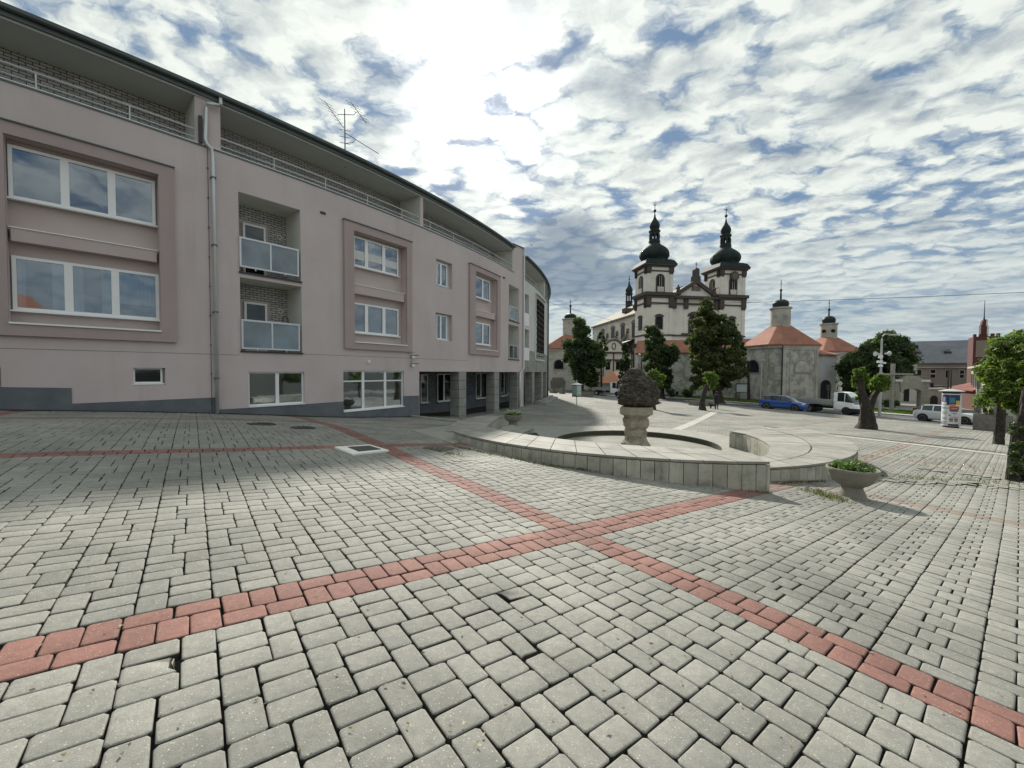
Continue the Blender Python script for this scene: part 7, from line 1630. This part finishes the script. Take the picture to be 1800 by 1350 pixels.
def loft(t, M, st, paint, name='body', glass=None):
    """stations: x, zlow, zbelt, zroof, w, wr"""
    g = MB(); rows = []
    for (x, zl, zb, zr, w, wr) in st:
        pr = [(0, zl), (w*.90, zl), (w*.985, zl+.10), (w, zl+(zb-zl)*.45), (w*.985, zl+(zb-zl)*.8), (w*.93, zb), (w*.90, zb+.012), (0, zb+.03)]
        rows.append([(x, y, z) for y, z in pr]+[(x, -y, z) for y, z in pr[::-1][1:-1]])
    n = len(rows[0]); vs = [M @ Vector(p) for r_ in rows for p in r_]; fs = [(i*n+j, i*n+(j+1) % n, (i+1)*n+(j+1) % n, (i+1)*n+j) for i in range(len(rows)-1) for j in range(n)]
    fs += [tuple(range(n-1, -1, -1)), tuple((len(rows)-1)*n+j for j in range(n))]; g.add(vs, fs); o = smooth_angle(g.build(name, paint, t), 32)
    cab = [s for s in st if s[3] > s[2]+.03]; first, last = st.index(cab[0])-1, st.index(cab[-1])+1; C = st[first:last+1]
    g = MB(); rows = []
    for (x, zl, zb, zr, w, wr) in C:
        z = max(zr, zb+.004); rows.append([(x, w*.92, zb-.01), (x, wr+.02 if z > zb+.05 else w*.9, z-.05 if z > zb+.05 else zb), (x, wr*.92 if z > zb+.05 else w*.8, z), (x, 0, z+.02), (x, -(wr*.92 if z > zb+.05 else w*.8), z), (x, -(wr+.02 if z > zb+.05 else w*.9), z-.05 if z > zb+.05 else zb), (x, -w*.92, zb-.01)])
    n = 7; vs = [M @ Vector(p) for r_ in rows for p in r_]; g.add(vs, [(i*n+j, i*n+j+1, (i+1)*n+j+1, (i+1)*n+j) for i in range(len(rows)-1) for j in range(n-1)]); g.build('windows', m_cargl, t)
    g = MB(); full = [i for i, s in enumerate(C) if s[3] > s[2]+.30]
    for i in range(full[0], full[-1]):
        a, b = C[i], C[i+1]
        pts = lambda s, e: [(s[0], s[5]*.95, s[3]-.035+e), (s[0], s[5]*.85, s[3]+.012+e), (s[0], 0, s[3]+.035+e), (s[0], -s[5]*.85, s[3]+.012+e), (s[0], -s[5]*.95, s[3]-.035+e)]
        v = [M @ Vector(p) for p in pts(a, 0)+pts(b, 0)]; g.add(v, [(j, j+1, 5+j+1, 5+j) for j in range(4)])
    g.build('roof_panel', paint, t, smooth=True)
    return o, C
def pillars(t, M, C, xs, paint):
    g = MB()
    for x in xs:
        s0 = max(i for i in range(len(C)) if C[i][0] <= x); s0 = min(s0, len(C)-2); f = (x-C[s0][0])/(C[s0+1][0]-C[s0][0]); c = [C[s0][k]+(C[s0+1][k]-C[s0][k])*f for k in range(6)]
        for sy in (-1, 1): g.tube([M @ Vector((x, sy*c[4]*.925, c[2])), M @ Vector((x, sy*(c[5]+.03), c[3]-.05))], .035, 5)
    g.build('pillar', paint, t)
def lights(t, M, L, z, w, zt_=None):
    for sy in (-1, 1):
        g = MB(); g.box(0, (.22, .34, .13), M=M @ Matrix.Translation((L-.16, sy*(w-.20), z)) @ Matrix.Rotation(-sy*.35, 4, 'Z')); bevel(g.build('headlight', mat('lamp_glass', (.55, .56, .56), .15, .05, 3), t), .03)
        g = MB(); g.box(0, (.16, .22, .30), M=M @ Matrix.Translation((.10, sy*(w-.13), zt_ or z+.12))); bevel(g.build('taillight', mat('red_lens', (.25, .012, .012), .25, .05, 3), t), .03)
def vehicle(lab, cat, name, uA, vA, uB, wb, xa):
    A = pix(uA, vA); A.z = G(A.x, A.y); ph = solve_heading(A, (uB-900)/FPX, wb); B = Vector((A.x+wb*math.cos(ph), A.y+wb*math.sin(ph))); zB = G(B.x, B.y)
    ti = math.atan2(zB-A.z, wb); t = empty(name, A, lab, cat)
    # the wheels seen are the near side ones: shift the axle half a width away
    n = Vector((-math.sin(ph), math.cos(ph), 0)); M = Matrix.Translation(A+n*.82) @ Matrix.Rotation(ph, 4, 'Z') @ Matrix.Rotation(-ti, 4, 'Y') @ Matrix.Translation((-xa, 0, 0))
    return t, M
blue = mat('blue_paint', (.012, .085, .36), .25, .04, 2, coat=1.0, metal=.3)
t, M = vehicle('bright blue crossover car parked in front of the peeling chapel', 'car', 'parked_car', 1347, 719.3, 1398, 2.60, .82)
st = [(0, .50, .62, .62, .70, .5), (.04, .34, .90, .90, .80, .6), (.10, .28, 1.00, 1.02, .85, .62), (.30, .26, 1.03, 1.30, .87, .62), (.62, .25, 1.03, 1.47, .885, .62), (1.2, .22, 1.01, 1.53, .885, .63), (1.9, .21, .99, 1.54, .885, .63), (2.45, .21, .98, 1.50, .885, .62), (2.85, .21, .97, 1.34, .885, .60), (3.20, .22, .965, 1.10, .885, .58), (3.42, .22, .955, .96, .88, .6), (3.9, .24, .90, .90, .86, .6), (4.15, .26, .82, .82, .80, .6), (4.28, .32, .66, .66, .68, .5), (4.30, .42, .55, .55, .62, .5)]
o, C = loft(t, M, st, blue); pillars(t, M, C, (1.2, 2.1, .62), m_trim); wheels(t, M, (.82, 3.42), .80, .345); lights(t, M, 4.22, .74, .84, .92)
g = MB(); g.box(0, (3.6, 1.78, .16), M=M @ Matrix.Translation((2.1, 0, .28)))
for x in (.82, 3.42):
    Mx = M @ Matrix.Translation((x, 0, .36)) @ Matrix.Rotation(math.pi/2, 4, 'X'); g.lathe([(.42, -.893), (.42, .893)], (0, 0, 0), 24, xf=lambda q, Mx=Mx: Mx @ q)
g.build('cladding', m_trim, t)
g = MB()
for sy in (-1, 1): g.box(0, (.2, .16, .13), M=M @ Matrix.Translation((2.95, sy*.98, 1.05)))
bevel(g.build('mirror', blue, t), .03)
silver = mat('silver_paint', (.60, .63, .63), .28, .03, 2, coat=.8, metal=.15)
t, M = vehicle('silver white three-door hatchback behind the poster column, with a red tail lamp', 'car', 'parked_car', 1621.5, 739.8, 1698, 2.60, .72)
st = [(0, .42, .62, .62, .66, .5), (.04, .32, .80, .80, .78, .6), (.10, .26, .92, .96, .83, .58), (.28, .22, .96, 1.24, .85, .58), (.60, .20, .965, 1.39, .855, .58), (1.2, .19, .955, 1.44, .86, .59), (1.9, .18, .94, 1.44, .86, .59), (2.4, .18, .925, 1.36, .86, .57), (2.85, .18, .91, 1.13, .86, .55), (3.12, .18, .90, .93, .855, .5), (3.6, .20, .84, .84, .84, .6), (3.95, .22, .74, .74, .78, .6), (4.12, .28, .60, .60, .66, .5), (4.16, .38, .50, .50, .58, .5)]
o, C = loft(t, M, st, silver); pillars(t, M, C, (1.35, .6), silver); wheels(t, M, (.72, 3.32), .77, .31); lights(t, M, 4.02, .66, .80, .98)
g = MB()
for x in (.72, 3.32):
    Mx = M @ Matrix.Translation((x, 0, .32)) @ Matrix.Rotation(math.pi/2, 4, 'X'); g.lathe([(.37, -.866), (.37, .866)], (0, 0, 0), 24, xf=lambda q, Mx=Mx: Mx @ q)
g.build('wheel_arch', m_trim, t)
g = MB()
for sy in (-1, 1): g.box(0, (.2, .16, .12), M=M @ Matrix.Translation((2.75, sy*.94, .98)))
bevel(g.build('mirror', silver, t), .03)
m_trk = mat('truck_white', (.82, .83, .83), .5, .04, 2)
def truck(lab, uA, vA, uB, wb):
    t, M = vehicle(lab, 'truck', 'flatbed_truck', uA, vA, uB, wb, 1.35); L = 5.6
    f = wb+1.35   # front axle
    st = [(f-1.15, .45, 1.25, 1.28, .90, .80), (f-1.10, .42, 1.28, 2.16, .93, .80), (f-.55, .40, 1.28, 2.22, .95, .80), (f-.10, .40, 1.26, 2.14, .95, .79), (f+.25, .40, 1.22, 1.72, .95, .76), (f+.48, .40, 1.18, 1.24, .94, .75), (f+.72, .42, 1.00, 1.00, .92, .7), (f+.88, .45, .80, .80, .86, .6), (f+.93, .5, .70, .70, .8, .6)]
    o, C = loft(t, M, st, m_trk, 'cab'); pillars(t, M, C, (f-.95, f-.2), m_trk)
    g = MB(); z0, z1 = 1.24, 2.17
    P_ = [(f-1.16, -.935, z0), (f-.82, -.945, z0), (f-.82, .945, z0), (f-1.16, .935, z0), (f-1.16, -.815, z1), (f-.82, -.83, z1+.03), (f-.82, .83, z1+.03), (f-1.16, .815, z1)]
    g.hexa([M @ Vector(q) for q in P_]); g.build('cab_rear_panel', m_trk, t); lights(t, M, f+.88, .85, .90, .7)
    g = MB(); g.box(0, (.9, 1.9, .34), M=M @ Matrix.Translation((f+.55, 0, .50))); g.box(0, (f+.4, .7, .16), M=M @ Matrix.Translation((f/2-.1, 0, .58)))
    for x in (1.35, f):
        Mx = M @ Matrix.Translation((x, 0, .40)) @ Matrix.Rotation(math.pi/2, 4, 'X'); g.lathe([(.40, -.955 if x == f else -.7), (.40, .955 if x == f else .7)], (0, 0, 0), 22, xf=lambda q, Mx=Mx: Mx @ q)
    g.build('chassis', m_trim, t)
    g = MB(); bl = f-1.22; g.box(0, (bl, 2.0, .07), M=M @ Matrix.Translation((bl/2, 0, .92)))
    for sy in (-1, 1): g.box(0, (bl, .04, .38), M=M @ Matrix.Translation((bl/2, sy*1.0, 1.13)))
    g.box(0, (.04, 2.0, .38), M=M @ Matrix.Translation((.02, 0, 1.13))); g.box(0, (.05, 2.0, 1.0), M=M @ Matrix.Translation((bl, 0, 1.44)))
    g.build('flatbed', mat('truck_bed_grey', (.33, .34, .33), .5, .12, 3, metal=.3), t); wheels(t, M, (1.35, f), .82, .345)
    g = MB()
    for sy in (-1, 1): g.box(0, (.16, .2, .34), M=M @ Matrix.Translation((f+.1, sy*1.08, 1.45)))
    g.build('mirror', m_trim, t)
truck('white flatbed truck standing ahead of the blue car, its cab left of the forked pollard', 1423, 723.4, 1490, 3.4)
truck('distant white flatbed truck by the cloister, half hidden behind the sculpture', 1048, 694.6, 1085, 3.4)

# ================================================================ WEEDS AND LITTER
def weeds():
    r = np.random.default_rng(12); V = []; n_ = 0
    lines = [((800, 785), (960, 818), 260, .05), ((960, 818), (1355, 868), 420, .05), ((1360, 850), (1450, 846), 120, .05), ((1425, 862), (1475, 880), 160, .14), ((1530, 838), (1790, 852), 300, .25), ((1590, 800), (1760, 835), 120, .5),
             ((60, 725), (700, 735), 150, .06), ((770, 790), (800, 800), 80, .1), ((1490, 810), (1560, 842), 120, .15)]
    for a, b, n, s in lines:
        A_, B_ = pix(*a), pix(*b)
        for i in range(n):
            f = r.random(); p = A_.lerp(B_, f)+Vector((r.normal()*s, r.normal()*s, 0)); z = G(p.x, p.y)-.006
            for k in range(5):
                an = r.random()*6.28; h = r.uniform(.012, .05)*(1.4 if s > .1 else 1); w = .004; le = r.uniform(.3, 1.0)*h; dx, dy = math.cos(an), math.sin(an)
                V += [(p.x-dy*w, p.y+dx*w, z), (p.x+dy*w, p.y-dx*w, z), (p.x+dx*le+dy*w*.4, p.y+dy*le-dx*w*.4, z+h), (p.x+dx*le-dy*w*.4, p.y+dy*le+dx*w*.4, z+h)]
    V = np.array(V); n = len(V)//4
    tag(mesh_obj('weeds', V, np.arange(4*n).reshape(n, 4), mat('weed', (.10, .125, .04), .8, .3, 3, isl=.5, trans=.3, col2=(.16, .14, .07), dscale=1.5)), 'dry grass and weeds growing in the joints and along the foot of the fountain walls', 'weeds', kind='stuff')
    V = []
    for (u0, u1, v0, v1, n) in ((1370, 1560, 840, 890, 260), (1560, 1790, 800, 860, 200), (0, 1800, 880, 1340, 130), (820, 1340, 800, 880, 90), (500, 900, 740, 800, 40)):
        for i in range(n):
            p = pix(r.uniform(u0, u1), r.uniform(v0, v1)); a = r.random()*6.28; s = r.uniform(.006, .016); z = p.z+.012; dx, dy = math.cos(a)*s, math.sin(a)*s
            V += [(p.x-dx, p.y-dy, z), (p.x+dy*.5, p.y-dx*.5, z+s*.3), (p.x+dx, p.y+dy, z+s*.2), (p.x-dy*.5, p.y+dx*.5, z)]
    V = np.array(V); n = len(V)//4
    tag(mesh_obj('fallen_leaves', V, np.arange(4*n).reshape(n, 4), mat('dry_leaf', (.30, .27, .16), .8, .3, 30, isl=.6, col2=(.10, .07, .04), thr=(.45, .55), dscale=25)), 'small dry leaves and litter scattered on the paving', 'leaves', kind='stuff')
weeds()
